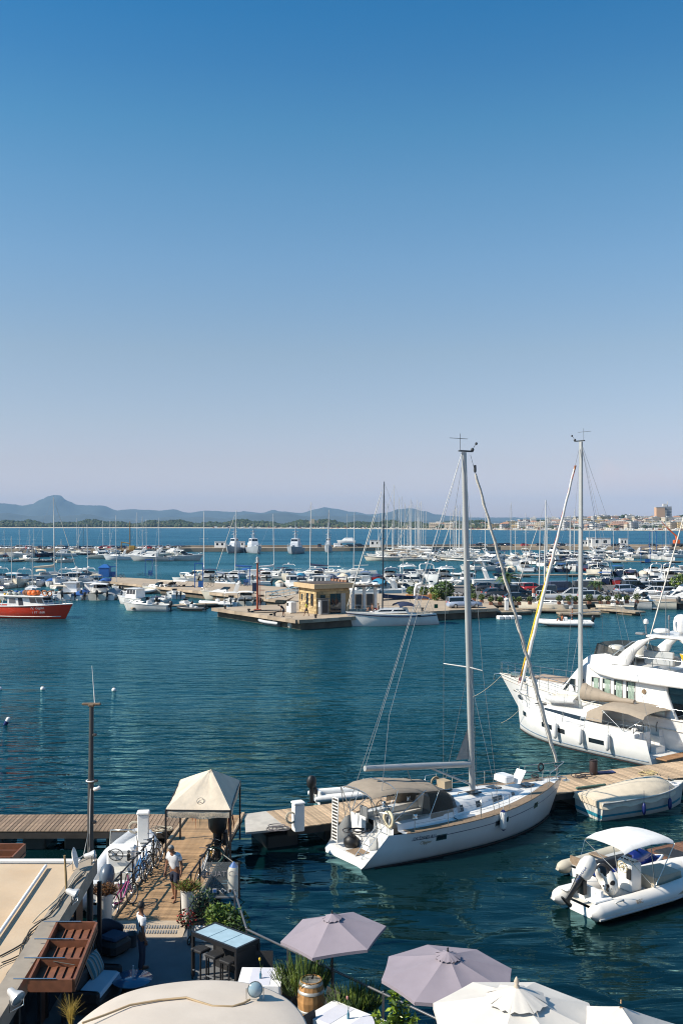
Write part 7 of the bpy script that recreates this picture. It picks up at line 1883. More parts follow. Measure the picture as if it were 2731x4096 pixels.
# ---- fender buoys hung on the quay
def fbuoy(px,py,r,lab,z=None):
 p=P(px,py,r*.75);t=thing('fender_buoy',lab,'buoy',p,0,'white fender buoys on the quay wall');q=MB();q.ball((0,0,0),r,14,1.0,10);q.build('ball',mat('buoy_white',(.68,.66,.6),.6,var=.15,vscale=3,stain=.3),t);q=MB();q.tube([(0,0,r*.95),(0,.2,r*1.35+.3)],.03,5);q.build('line',roped,t)
for a in ((1166,2500,.48,'largest white fender buoy at the quay corner'),(1275,2496,.34,'white fender buoy below the grey cabinet'),(1338,2492,.34,'white fender buoy just left of the moored sloop bow'),(1388,2490,.3,'white fender buoy half hidden behind the sloop bow'),(1759,2468,.34,'white fender buoy right behind the sloop stern'),(1816,2464,.34,'white fender buoy below the silver car'),(1043,2484,.25,'small fender ball beside the grey inflatable')):fbuoy(*a)
for k,(px,py,lab,r) in enumerate(((172,2755,'white mooring buoy floating left of the pole antenna',.21),(457,2760,'white mooring buoy floating right of the pole antenna',.21),(1,2755,'mooring buoy cut by the left edge of the picture',.2))):
 p=P(px,py,.06);t=thing('mooring_buoy',lab,'buoy',p,0,'mooring buoys');q=MB();q.ball((0,0,0),r*.85,12,1,8);q.build('ball',fenderw,t);q=MB();q.tube([(0,0,r*.8),(0,0,r*1.15)],.04,5);q.build('eye',dkgrey,t)
p=P(27,2893,.1);t=thing('mooring_buoy','small tilted white and dark cylinder buoy at the left edge','buoy',p);q=MB();M=Matrix.Rotation(.5,3,'Y');q.lathe([(.05,-.3),(.13,-.25),(.13,.1)],(0,0,.05),10,M=M);q.build('foot',fenderb,t);q=MB();q.lathe([(.13,.1),(.13,.3),(.06,.36)],(0,0,.05),10,M=M);q.build('head',fenderw,t)
# ---- red fishing boat
def make_red_boat():
 hd=Vector((-35.2+46.5,131-134.3,0));ang=math.atan2(hd.y,hd.x);L,B=13.5,4.2;tip=Vector((-35.25,131.0,0));c=tip-hd.normalized()*L/2
 t=thing('fishing_boat','red hulled fishing boat with white wheelhouse and roof gear','fishing boat',c,ang)
 red=mat('hull_red',(.75,.05,.014),.35,var=.12,vscale=.9,coat=.2,stain=.25,stain_col=(.25,.03,.02))
 h=MB();r=hull(h,L,B,2.0,1.55,tr=.88,rake=.1,draft=.5,full=.9,n=18,flare=.8);h.build('hull',red,t)
 g=MB();rubrail(g,r,.07,.01,-.02)
 for s in (1,-1):g.tube([side_pt(r,lerp(-6.2,5.2,q/14),.95,s)[0]+Vector((0,s*.02,0)) for q in range(15)],.05,4)
 g.build('rub_rail',whitep,t);d=MB();deck_from(d,r,.05,-.2,0,None,.02);d.build('deck',mat('deck_grey',(.3,.32,.33),.8),t)
 c_=MB();b,tp=cabin_block(c_,-2.2,3.6,3.0,2.1,1.3,1.55,.9,.0,.93);cb=c_.build('wheelhouse',whitep,t)
 g=MB();b_=[Vector(x) for x in b];t_=[Vector(x) for x in tp]
 def win(u0,u1,lo,hi,side,m_=glassd,nm='window'):
  A,Bq,C,D=(b_[0],b_[1],t_[1],t_[0]) if side>0 else (b_[3],b_[2],t_[2],t_[3]);p=lambda u,v:vl(vl(A,Bq,u),vl(D,C,u),v);x=MB();o=Vector((0,side*.015,0));window_strip(x,[q+o for q in (p(u0,lo),p(u1,lo),p(u1,hi),p(u0,hi))],.015);x.build(nm,m_,cb)
 for s in (-1,1):win(.05,.22,.45,.88,s,mat('window_reflect',(.12,.13,.14),.1));win(.62,.78,.5,.88,s);win(.82,.97,.5,.88,s);win(.3,.42,.05,.9,s,mat('doorway_dark',(.02,.025,.04),.8),'doorway')
 x=MB();window_strip(x,[vl(vl(b_[2],b_[1],.05),vl(t_[2],t_[1],.05),.5)+Vector((.015,0,0)),vl(vl(b_[2],b_[1],.95),vl(t_[2],t_[1],.95),.5)+Vector((.015,0,0)),vl(vl(b_[2],b_[1],.95),vl(t_[2],t_[1],.95),.9)+Vector((.015,0,0)),vl(vl(b_[2],b_[1],.05),vl(t_[2],t_[1],.05),.9)+Vector((.015,0,0))],.015);x.build('windscreen',glassd,cb)
 q=MB();q.cbox((-.9,0,2.92),(8.6,3.3,.14),.04);q.build('roof',whitep,t)
 for k,(x,y,sx_,sy_,sz_,m_,nm) in enumerate(((-2.6,-.6,1.3,.6,.28,yellow,'life_jackets'),(-.9,.3,2.6,1.2,.62,bluec,'blue_tarpaulin'),(-1.6,-.7,1.7,.7,.5,mat('net_grey',(.35,.38,.36),.9,bump=.5),'net_pile'),(.35,-.5,.8,.8,.85,mat('basket_brown',(.2,.09,.05),.8),'basket'),(1.3,-.6,1.2,.8,.75,orange,'orange_floats'))):
  q=MB()
  for j in range(4):q.ball((x+(j-1.5)*sx_/4,y+(j%2-.5)*sy_*.4,3.0+sz_*.45),sz_*.6 if sz_<.7 else .45,8,.8)
  q.build(nm,m_,t)
 q=MB();coil(q,(3.0,-.7,3.35),.35,4,.06,2);coil(q,(3.6,-.5,3.3),.33,3,.06,3);q.build('orange_hose',mat('orange_hose',(.5,.2,.08),.7),t)
 rl=MB();rails(rl,r,.74,.985,.6,5,.03);rl.build('handrail',steel,t)
 for k,(x,z,m_) in enumerate(((-4.6,1.6,orange),(-3.55,2.2,yellow))):q=MB();q.ball((x,-1.5,z),.34,10,1.25);q.build('float',m_,t)
 q=MB();q.tube([(-3.2,-1.6,1.2),(-2.6,-1.4,3.0)],.05,5);q.tube([(-5.2,0,1.2),(-5.2,0,4.2)],.07,6);q.build('mast',whitep,t)
 side_text(r,'N. Giglio',2.5,.22,-1,.5,whitep,t,.3,1.0,off=.05);side_text(r,'1 PT 1868',2.6,.58,-1,.42,whitep,t,0,1.0,off=.07)
make_red_boat()
# ---- sloop moored at the quay
t=m_sail(11.8,11.2,gel,navyc,alud,navyc,dblue,True);t.scale=(1,1,1.4);t.name='sailboat';a,b=P(1387,2505,0),P(1738,2494,0);c=(a+b)/2;t.location=c;t.rotation_euler[2]=math.atan2(a.y-b.y,a.x-b.x);tag(t,'white sloop with dark mast moored in front of the stone office','sailboat')
k=MB();canopy(k,-4.6,-2.7,2.8,2.35,.2);k.build('bimini',navyc,t);k=MB();legs(k,-4.5,-2.8,2.8,1.0,2.35,.03);k.build('bimini_frame',steel,t)
k=MB();k.box((-5.6,.8,1.6),(.5,.02,.35));k.build('flag',mat('flag_green',(.02,.12,.05),.8),t)
for x in (-1.2,-2.9):
 k=MB();k.box((x,1.78,.85),(.6,.03,.18));k.build('hull_window',glassd,t)
def seated():
 J=stand(-.1,0,.3,.3);J['pel']=V((0,0,.12));d=V((0,0,-.82))
 for k_ in ('chest','neck','head'):J[k_]=J[k_]+d
 for sd,y in (('l',1),('r',-1)):
  for k_ in ('sh','el','wr'):J[k_+sd]=J[k_+sd]+d
  J['hip'+sd]=V((.05,.1*y,.12));J['knee'+sd]=V((.45,.14*y,.42));J['ank'+sd]=V((.62,.12*y,.05));J['toe'+sd]=V((.8,.12*y,.03))
 return J
swim=mat('swim_dark',(.03,.03,.05),.8)
person('tanned person in dark swimwear sitting on the bow of the quay sloop',Q(1487,2444,c.y-1.0),R(200),seated(),skin,None,swim,dark_hair,sub=1)
person('second sunbather sitting nearer the mast of the quay sloop',Q(1512,2445,c.y-.9),R(160),seated(),skin,None,mat('swim_red',(.4,.05,.05),.8),mat('hair_brown',(.08,.05,.03),.8),sub=1)
p=P(1135,2466,QZ);person('man in black shirt bending down on the quay by the pump',p,R(175),stand(.85,.1,.4,.1,(.7,0,-.7)),skin2,mat('shirt_black',(.015,.015,.02),.9),swim,dark_hair,sub=1)
p=P(1226,2465,QZ);person('man in yellow shirt and dark shorts walking past the stone office',p,R(160),stand(.05,.28,.0,.1),skin2,mat('shirt_yellow',(.65,.6,.05),.9),swim,dark_hair,sub=1)
# ---- grey inflatable at the quay corner and the pair of people under way
t=m_rib(4.6,mat('grey_tube',(.50,.51,.52),.6),blackr,gelg);p=P(1085,2500,0);t.location=p;t.rotation_euler[2]=R(128);tag(t,'pale grey inflatable boat tied at the corner of the quay','inflatable boat')
t=m_rib(6.4,whitec,blackr,gel);p=P(2255,2504,0);t.location=p;t.rotation_euler[2]=R(172);tag(t,'white inflatable boat carrying two people across the basin','inflatable boat')
person('person in orange top seated in the crossing inflatable',(p.x-.3,p.y-.1,.55),R(180),seated(),skin2,mat('top_orange',(.4,.12,.04),.9),swim,dark_hair,sub=1)
person('shirtless person standing in the crossing inflatable',(p.x+.95,p.y-.1,.42),R(178),stand(0,.08,0,.25),skin,None,swim,dark_hair,sub=1)
# ---- cars
def make_car(L=4.4,H=1.48,van=False,hatch=.35):
 t=thing('parked_car','x','car');W=1.76;h0=.82
 if van:prof=[(-L/2,.35),(-L/2,1.75),(-L/2+.12,1.95),(L*.22,1.95),(L*.36,1.15),(L/2-.08,.95),(L/2,.4)]
 belt=[(-L/2,.32,.92),(-L/2+.05,.88,.98),(-L*.2,.93,1),(L*.1,.92,1),(L*.3,.86,.98),(L/2-.12,.74,.92),(L/2,.4,.85)]
 q=MB();rows=[]
 for (x,zt,wf) in belt:
  w2=W/2*wf;rows.append([(x,w2*.95,.22),(x,w2,.45),(x,w2*.97,zt),(x,-w2*.97,zt),(x,-w2,.45),(x,-w2*.95,.22)])
 q.loft(rows,True,True,True)
 x0,x1,xr0,xr1=(-L/2+.05,L*.28,-L/2+.1+hatch*.3,L*.04) if not van else (-L/2+.03,L*.36,-L/2+.08,L*.2)
 Ht=H if not van else 1.95
 rf=[[(xr0,W*.40,Ht-.06),(xr1,W*.39,Ht-.04),(xr1,-W*.39,Ht-.04),(xr0,-W*.40,Ht-.06)],[(xr0+.15,W*.33,Ht),(xr1-.15,W*.33,Ht),(xr1-.15,-W*.33,Ht),(xr0+.15,-W*.33,Ht)]]
 q.loft(rf,True,True,True)
 for (xa,za,xb,zb) in ((x0,.9,xr0,Ht-.06),(x1,.86,xr1,Ht-.04),(-.25,.9,-.2,Ht-.05)):
  for s in (1,-1):q.tube([(xa,s*W*.475,za),(xb,s*W*.40,zb)],.045,4)
 if van:q.loft([[(x0,s_*W*.48,.9),(x0+.03,s_*W*.42,Ht-.05),(L*.12,s_*W*.42,Ht-.05),(L*.12,s_*W*.48,.9)] for s_ in (1,-1)],True,True,False)
 q.build('body',mat('car_white',(.72,.72,.71),.3,var=.02,coat=.5),t)
 q=MB();q.loft([[(x0+.02,W*.47,.88),(x1-.02,W*.46,.84),(x1-.02,-W*.46,.84),(x0+.02,-W*.47,.88)],[(xr0+.02,W*.395,Ht-.07),(xr1-.02,W*.385,Ht-.05),(xr1-.02,-W*.385,Ht-.05),(xr0+.02,-W*.395,Ht-.07)]],True,False,False);q.build('windows',glassd,t)
 for x in (-L*.31,L*.31):
  for s in (1,-1):
   q=MB();M=Matrix.Rotation(PI/2,3,'X');q.lathe([(.16,-.10),(.31,-.11),(.31,.09),(.16,.1)],(x,s*(W/2-.08),.31),14,M=M);w_=q.build('wheel',blackr,t);q=MB();q.lathe([(.02,s*-.115),(.19,s*-.105)],(x,s*(W/2-.08),.31),10,M=M);q.build('hubcap',steel,w_)
 for s in (1,-1):
  q=MB();q.cbox((L/2-.07,s*W*.34,.66),(.14,.3,.14),.03);q.build('headlight',mat('lamp_clear',(.6,.6,.6),.1,var=0),t);q=MB();q.cbox((-L/2+.03,s*W*.38,.78),(.08,.2,.22),.02);q.build('tail_light',redp,t)
 return t
CARP={}
CARCOL={'white':(.72,.72,.71),'silver':(.42,.45,.48),'black':(.012,.013,.016),'dark grey':(.05,.055,.06),'dark blue':(.015,.025,.06),'red':(.35,.02,.02),'pale blue':(.28,.34,.45),'beige':(.45,.38,.28)}
def car(kind,colr,p,rz,label=None,group=None,cat='car'):
 if kind not in CARP:
  CARP[kind]=register({'hatch':lambda:make_car(3.9,1.48,False,.1),'wagon':lambda:make_car(4.6,1.5,False,.0),'suv':lambda:make_car(4.7,1.75,False,.2),'sedan':lambda:make_car(4.5,1.42,False,2.2),'van':lambda:make_car(4.9,1.95,True)}[kind]());t=CARP[kind]
 else:t=copy_tree(CARP[kind])
 m=mat('car_'+colr,CARCOL[colr],.25,var=.02,coat=.6)
 for c in t.children:
  if c.name.startswith('body'):c.material_slots[0].link='OBJECT';c.material_slots[0].material=m
 t.location=p;t.rotation_euler=(0,0,rz);tag(t,label,cat,group);t['descr']=f'{colr} '+{'hatch':'hatchback','wagon':'estate car','suv':'tall car','sedan':'saloon','van':'van'}[kind]
 t.name='parked_van' if kind=='van' else 'parked_car'
 return t
c1=car('wagon','pale blue',P(1856,2431,QZ),R(8),'silver blue estate car parked alone on the quay',None);del c1['descr']
pk=[]
for (px,py,kind,colr,rz) in ((1985,2388,'sedan','dark grey',20),(2062,2384,'suv','black',12),(2075,2408,'sedan','black',5),(2165,2384,'suv','dark grey',172),(2200,2402,'hatch','silver',5),(2250,2372,'van','dark blue',10),(2285,2398,'suv','silver',170),(2350,2370,'van','dark grey',5),(2375,2402,'wagon','silver',8),(2515,2375,'wagon','pale blue',15),(2540,2362,'suv','black',15),(2605,2382,'hatch','white',172),(2665,2366,'suv','dark grey',10),(2690,2385,'wagon','silver',8),(2645,2355,'hatch','white',5),(1945,2362,'sedan','dark grey',18),(2130,2366,'hatch','red',10),(2720,2360,'hatch','white',12),(2590,2360,'sedan','silver',12),(2010,2368,'hatch','black',14)):
 p=P(px,py,QZ+.008);pk.append(car(kind,colr,p,R(rz),None,'cars on the quay car park'))
number_row(pk,'parked on the quay behind the shrubs')
# motorcycles
def make_moto():
 t=thing('motorcycle','x','motorcycle');Mx=Matrix.Rotation(PI/2,3,'X')
 for x in (-.65,.65):q=MB();q.ring((x,0,.3),.26,.06,16,6,Mx);q.lathe([(.2,-.02),(.2,.02)],(x,0,.3),10,M=Mx);q.build('wheel',blackr,t)
 q=MB();q.loft([[(-.75,.12,.6),(-.75,.1,.8),(-.75,-.1,.8),(-.75,-.12,.6)],[(-.1,.16,.45),(-.1,.14,.8),(-.1,-.14,.8),(-.1,-.16,.45)],[(.35,.14,.55),(.35,.12,.95),(.35,-.12,.95),(.35,-.14,.55)],[(.6,.05,.6),(.55,.05,.95),(.55,-.05,.95),(.6,-.05,.6)]],True,True,True);q.build('body',mat('moto_grey',(.2,.2,.21),.3,coat=.4),t)
 q=MB();q.cbox((-.35,0,.85),(.7,.28,.12),.05);q.build('saddle',blackr,t);q=MB();q.tube([(.35,.33,1.1),(.42,0,1.05),(.35,-.33,1.1)],.02,5);q.tube([(.42,0,1.05),(.65,0,.3)],.035,5);q.build('handlebar',dkgrey,t)
 return t
mt=register(make_moto());L_=[]
for k,(px,py) in enumerate(((2415,2388),(2435,2386),(2458,2385),(2480,2388),(2500,2391),(1995,2404),(1975,2402),(1820,2392),(1838,2394))):
 t=mt if k==0 else copy_tree(mt);p=P(px,py,QZ+.008);t.location=p;t.rotation_euler=(R(6),0,R(95+13*(k%3)));tag(t,None,'motorcycle','motorcycles on the quay');t['descr']='parked motorcycle';L_.append(t)
number_row(L_,'in the line among the quay cars')
# ---- shrubs in terracotta boxes, palm, yuccas, lamp post
def shrub_box(px,py,r,k,tall=False):
 p=P(px,py,QZ);t=thing('potted_shrub','x','plant',p,0,'shrubs in terracotta boxes');q=MB();q.cbox((0,0,.32),(.72,.7,.64),.04);q.build('box',mat('terracotta_dark',(.2,.085,.05),.85,var=.2),t)
 r*=.82;rg=random.Random(k);h=r*1.1
 for m in (leafg,mat('leaf_olive',(.13,.15,.05),.7,var=.3)):mb=MB();leaves(mb,(0,0,.6+h*.85),(r,r,h*.8),190,.17,rg,.2,.5);mb.build('foliage',m,t)
 t.scale=(.68,)*3;t['descr']='rounded green shrub in a terracotta box';return t
L_=[shrub_box(px,py,r,i) for i,(px,py,r) in enumerate(((1962,2420,.8),(1998,2420,.75),(2045,2420,.8),(2075,2420,.75),(2118,2418,.75),(2158,2418,.95),(2235,2418,.9),(2275,2418,.95),(2300,2418,.8),(2355,2416,1.0),(2400,2416,.85),(2430,2416,.8),(2470,2415,1.0),(2505,2414,.8),(2545,2413,1.0),(1895,2406,.8),(1925,2412,.85)))]
number_row(L_,'along the car park edge')
for k,(px,py,lab) in enumerate(((1645,2396,'leafy shrub in an orange box left of the pale arch'),(1692,2398,'leafy shrub in an orange box right of the pale arch'),(1735,2394,'leafy shrub in the orange box nearest the white cruiser'))):
 p=P(px,py,QZ);t=thing('potted_shrub',lab,'plant',p);q=MB();q.cbox((0,0,.35),(1.7,1.0,.7),.04);q.build('box',mat('orange_box',(.42,.2,.08),.8),t);rg=random.Random(50+k)
 for m in (leafg,leafy):mb=MB();leaves(mb,(0,0,1.3),(.8,.6,.7),150,.2,rg);mb.build('foliage',m,t)
bush('dark_shrub','dark green bush growing behind the silver blue car',P(1775,2400,QZ),(1.5,1.2,1.5),700,.28,(leafd,leafg),61)
bush('dark_shrub','small sunlit bush left of the dark bush on the quay',P(1742,2402,QZ),(.7,.6,.8),240,.2,(leafg,leafy),62)
bush('dark_shrub','loose green bush growing beside the grey car near the mast',P(1880,2396,QZ),(.8,.8,1.2),300,.22,(leafg,leafd),63)
bush('dark_shrub','green bush at the right edge of the car park',P(2722,2372,QZ),(1.8,1.2,1.6),500,.28,(leafg,leafy),64)
def palm(label,p,h,cr,n,seed,name='palm_tree'):
 t=thing(name,label,'palm tree',p);rg=random.Random(seed);q=MB();q.tube([(0,0,0),(.1,0,h*.5),(.05,0,h)],[.28,.2,.22],9);q.build('trunk',bark,t)
 for k,m in enumerate((leafd,leafg)):
  q=MB()
  for i in range(n//2):
   a=rg.random()*6.28;el=rg.uniform(-.1,1.1);L=cr*rg.uniform(.8,1.1);pts=[]
   for j in range(6):
    f=j/5;pts.append(Vector((math.cos(a)*L*f*math.cos(el),math.sin(a)*L*f*math.cos(el),h+L*f*math.sin(el)-L*.55*f*f)))
   s=Vector((-math.sin(a),math.cos(a),0))
   for j in range(5):
    for sg in (1,-1):
     for v in range(3):
      b=vl(pts[j],pts[j+1],v/3);e=b+s*sg*cr*.2*math.sin(PI*(j+v/3+.4)/5.5)+(pts[j+1]-pts[j])*.7-Vector((0,0,cr*.06));d=(pts[j+1]-pts[j]).normalized()*cr*.03;q.add([b-d,b+d,e],[(0,1,2)])
  q.build('crown',m,t)
palm('palm tree with drooping fronds behind the black parked cars',P(2032,2388,QZ),3.0,2.3,40,71)
palm('short yucca palm growing among the motorcycles',P(2395,2386,QZ),1.9,1.3,36,72);palm('short yucca palm beside the dark van on the quay',P(2375,2378,QZ),1.8,1.2,30,73)
p=P(2266,2372,QZ);t=thing('street_lamp','black street lamp with three lanterns above the quay cars','street lamp',p);q=MB();q.tube([(0,0,0),(0,0,.8),(0,0,4.2)],[.16,.08,.06],8);q.build('column',blackm,t)
for k,(x,z) in enumerate(((0,4.3),(-.65,3.8),(.65,3.8))):
 q=MB();q.lathe([(.06,0),(.12,.05),(.17,.38),(.1,.5),(.02,.6)],(x,0,z),8);q.tube([(0,0,3.4),(x,0,z)],.03,5);q.build('lantern',blackm,t)
 # bollard-like dispensers, signs
for k,(px,py,lab) in enumerate(((2165,2405,'red capped white fuel post beside the quay cars'),)):
 p=P(px-32,py,QZ);t=thing('white_post',lab,'post',p);q=MB();q.cbox((0,0,.6),(.4,.4,1.2),.03);q.build('body',whitep,t);q=MB();q.lathe([(.25,1.2),(.25,1.8),(.1,1.95)],(0,0,0),10);q.build('cap',mat('rust_red_paint',(.30,.07,.035),.6),t)
for k,(px,py,lab) in enumerate(((2025,2442,'white power pillar on the jetty left of the moored hull'),(2282,2435,'white power pillar on the jetty right of the moored hull'))):
 p=P(px,py,.6);t=thing('power_pillar',lab,'pillar',p,0,'power pillars');q=MB();q.cbox((0,0,.75),(.55,.5,1.5),.05);q.build('body',whitep,t);q=MB();q.lathe([(.38,1.5),(.4,1.6),(.2,1.7)],(0,0,0),10);q.build('cap',whitep,t)
 # blue gantries on the pier
def gantry(px,py,w,h,lab,z=QZ):
 p=P(px,py,z);t=thing('blue_gantry',lab,'gantry',p,.1)
 for x in (-w/2,w/2):q=MB();q.box((x,0,h/2),(.15,.15,h));q.build('post',bluep,t)
 q=MB();q.box((0,0,h-.1),(w-.16,.14,.18));q.build('beam',bluep,t);q=MB();q.box((w*.18,0,.6),(w*.5,.1,1.1));q.build('gate',bluep,t)
for a in ((796,2350,1.4,4.4,'blue steel gate frame on the pier beside the parked bicycle'),(978,2342,1.9,3.6,'blue steel gate frame among the bicycles on the pier'),(596,2303,1.5,3.6,'tall blue gate frame at the far edge of the pier'),(445,2308,2.2,2.3,'blue gate frame at the far left end of the pier')):gantry(*a)
p=P(420,2308,QZ);t=thing('blue_kiosk','small blue kiosk at the left end of the pier','kiosk',p);q=MB();q.cbox((0,0,1.0),(2.2,1.8,2.0),.05);q.build('body',bluep,t);q=MB();q.loft([[(-1.3,-1,2.0),(1.3,-1,2.0),(1.3,1,2.0),(-1.3,1,2.0)],[(-.3,-.2,2.7),(.5,-.2,2.7),(.5,.2,2.7),(-.3,.2,2.7)]],True,True,False);q.build('roof',bluep,t)
for k,(px,py,rz,lab) in enumerate(((838,2346,10,'brown bicycle standing alone on the pale pier'),(955,2343,40,'first bicycle in the clump under the pier gate'),(968,2344,20,'second bicycle in the clump under the pier gate'),(984,2344,60,'third bicycle in the clump under the pier gate'),(1000,2345,30,'last bicycle in the clump under the pier gate'),(475,2311,25,'bicycle left in the row at the pier end'),(490,2311,60,'bicycle right in the row at the pier end'),(600,2306,35,'bicycle under the tall blue gate frame'),(565,2304,15,'bicycle left of the tall blue gate frame'))):place_bike((.05,.05,.055),'dark',lab,P(px,py,QZ),R(rz))
t=thing('steel_gangway','sloping steel gangway with handrails between pier and quay','gangway',(0,0,0));a,b=P(1075,2395,QZ+.2),P(1195,2375,2.4);q=MB();d=(b-a);s=Vector((d.y,-d.x,0)).normalized()*.6
q.add([a+s,a-s,b-s,b+s,a+s+Vector((0,0,.1)),a-s+Vector((0,0,.1)),b-s+Vector((0,0,.1)),b+s+Vector((0,0,.1))],[(0,1,2,3),(4,5,6,7),(0,1,5,4),(1,2,6,5),(2,3,7,6),(3,0,4,7)]);q.build('deck',gelg,t)
for sg in (1,-1):
 q=MB();q.tube([a+s*sg+Vector((0,0,1.0)),b+s*sg+Vector((0,0,1.0))],.04,5);q.tube([a+s*sg+Vector((0,0,.55)),b+s*sg+Vector((0,0,.55))],.03,5)
 for k in range(6):q.tube([vl(a,b,k/5)+s*sg,vl(a,b,k/5)+s*sg+Vector((0,0,1.0))],.03,5)
 q.build('handrail',steel,t)
 # pale arch on the quay
p=P(1665,2398,QZ);t=thing('pale_arch','pale curved arch standing between the orange planters','arch',p);t.scale=(.7,.7,.8);q=MB();q.loft([[(-1.0+.2*math.cos(k),0,0)] for k in range(1)] if False else [[(-.6,-.3,0),(-.1,-.3,0),(-.1,.3,0),(-.6,.3,0)],[(-.6,-.3,1.8),(-.1,-.3,1.6),(-.1,.3,1.6),(-.6,.3,1.8)],[(-.2,-.3,2.9),(.2,-.3,2.5),(.2,.3,2.5),(-.2,.3,2.9)],[(1.2,-.3,3.3),(1.3,-.3,2.9),(1.3,.3,2.9),(1.2,.3,3.3)]],True,True,True);q.build('shell',whitep,t)
# bollards and tyres along the quay edge
L_=[]
for k,(a,b,f) in enumerate((((-17.2,134),(-5.15,117),.15),((-17.2,134),(-5.15,117),.45),((-17.2,134),(-5.15,117),.75),((-5.15,117),(12.1,129),.12),((-5.15,117),(12.1,129),.35),((-5.15,117),(12.1,129),.9),((12.1,129),(20.8,133.4),.5))):
 p=vl((*a,QZ+.03),(*b,QZ+.03),f)+Vector((0,.5,0));t=thing('bollard','x','bollard',p,0,'bollards along the quay');q=MB();q.lathe([(.2,0),(.14,.06),(.13,.3),(.22,.36),(.2,.45),(.05,.48)],(0,0,0),12);q.build('body',mat('bollard_iron',(.05,.04,.035),.7,var=.3),t);t['descr']='dark iron bollard';L_.append(t)
number_row(L_,'on the front edge of the quay')
# ================================================================== THE MARINA ROWS AND THE FAR SIDE
MODELS={}
def model(k):
 f={'open':lambda:m_open_boat(5.4),'open_top':lambda:m_open_boat(5.8,top=whitec),'open_navy':lambda:m_open_boat(5.8,top=navyc,om=blackr),'open_twin':lambda:m_open_boat(6.6,twin=True,om=blackr),'open_grey':lambda:m_open_boat(4.8,gel2,om=blackr),'open_blue':lambda:m_open_boat(5.6,navy,top=creamc),'cov_blue':lambda:m_covered(6.2,bluec),'cov_grey':lambda:m_covered(6.0,mat('grey_canvas',(.28,.29,.30),.85,var=.1)),'cov_teal':lambda:m_covered(6.4,tealc),'cov_cream':lambda:m_covered(5.8,creamc),'cov_navy':lambda:m_covered(6.6,navyc,dkred),'cabin_blue':lambda:m_cabin_boat(7.2,navy,top=bluec),'cruiser_dark':lambda:m_cruiser(10,navy,top=creamc),'cabin':lambda:m_cabin_boat(6.8),'cabin_navy':lambda:m_cabin_boat(7.0,top=navyc),'cabin_white':lambda:m_cabin_boat(7.4,top=whitec,om=blackr),'pilot':lambda:m_cabin_boat(7.2,pil=True),'pilot_red':lambda:m_cabin_boat(7.6,gel,pil=True,om=blackr),'cabin_cream':lambda:m_cabin_boat(7.0,gel2,top=creamc),'cruiser':lambda:m_cruiser(9.5),'cruiser_navy':lambda:m_cruiser(10,top=navyc),'cruiser_white':lambda:m_cruiser(10.5,top=whitec),'fly':lambda:m_cruiser(12,fly=True),'fly_navy':lambda:m_cruiser(11.5,fly=True,top=navyc),'fly_grey':lambda:m_cruiser(13,gelg,True),'sail_navy':lambda:m_sail(10.5,13,None,navyc,None,navyc,furl=False),'sail_white':lambda:m_sail(10.5,13,None,whitec,None,whitec,furl=False),'sail_blue':lambda:m_sail(10.5,13,None,bluec,None,bluec,bluec),'sail_bare':lambda:m_sail(9.5,13,None,None,None,None,furl=False),'sail_stripe':lambda:m_sail(13,15.5,None,taupe,None,taupe,dblue),'sail_dark':lambda:m_sail(12,15,navy,whitec,alud,navyc),'sail_cream':lambda:m_sail(10.5,13,None,creamc,None,creamc),'rib':lambda:m_rib(5.6),'rib_grey':lambda:m_rib(5.2,mat('grey_tube',(.50,.51,.52),.6),blackr),'rib_dark':lambda:m_rib(5.4,dkgrey,blackr)}
 return register(f[k]())
DESC={'open':'small white open motorboat','open_top':'open motorboat with white sunshade','open_navy':'open motorboat with navy sunshade','open_twin':'open boat with twin black outboards','open_grey':'cream open boat with black outboard','open_blue':'navy hulled boat with cream sunshade','cov_blue':'boat under a blue tarpaulin','cov_grey':'boat under a grey tarpaulin','cov_teal':'boat under a teal tarpaulin','cov_cream':'boat under a cream tarpaulin','cov_navy':'red boat under navy tarpaulin','cabin_blue':'navy hulled cabin boat','cruiser_dark':'navy hulled cruiser','cabin':'white cabin boat','cabin_navy':'cabin boat with navy canopy','cabin_white':'cabin boat with white canopy','pilot':'white pilothouse boat','pilot_red':'pilothouse boat with black outboard','cabin_cream':'cream cabin boat','cruiser':'white cruiser with radar arch','cruiser_navy':'white cruiser with navy canopy','cruiser_white':'white cruiser with white canopy','fly':'white flybridge cruiser','fly_navy':'flybridge cruiser with navy canopy','fly_grey':'grey hulled flybridge cruiser','sail_navy':'sailboat with navy sail cover','sail_white':'sailboat with white sail cover','sail_blue':'sailboat with bright blue sail cover','sail_bare':'sailboat with bare boom','sail_stripe':'sailboat with dark striped hull','sail_dark':'navy hulled sailboat','sail_cream':'sailboat with cream sail cover','rib':'white inflatable boat','rib_grey':'grey inflatable boat','rib_dark':'dark inflatable boat'}
SAILTOP={'sail_navy':14.35,'sail_white':14.35,'sail_blue':14.35,'sail_bare':14.35,'sail_cream':14.35,'sail_stripe':16.9,'sail_dark':16.4}
def boat(k,px,py,rz,s=1.0,top=None,group=None):
 if k not in MODELS:MODELS[k]=model(k);t=MODELS[k]
 else:t=copy_tree(MODELS[k])
 for c in t.children:
  if c.name.startswith('hull') and not c.name.startswith('hull_') and c.data.materials[0] is gel:c.material_slots[0].link='OBJECT';c.material_slots[0].material=HR.choice(HULLS)
 p=P(px,py,0)
 if top is not None:s=(CAM_H+(2095-top)/F*p.y)/SAILTOP[k]
 sx_=s if top is None or s<1.15 else 1.15+(s-1.15)*.3
 t.location=p;t.rotation_euler=(0,0,R(rz));t.scale=(sx_,sx_,s);t['descr']=DESC[k];t['category']='sailboat' if k.startswith('sail') else 'boat'
 if group:t['group']=group
 return t
def row(where,group,items):
 objs=[boat(*it[:4],**(it[4] if len(it)>4 else {}),group=group) for it in items]
 number_row(objs,where);return objs
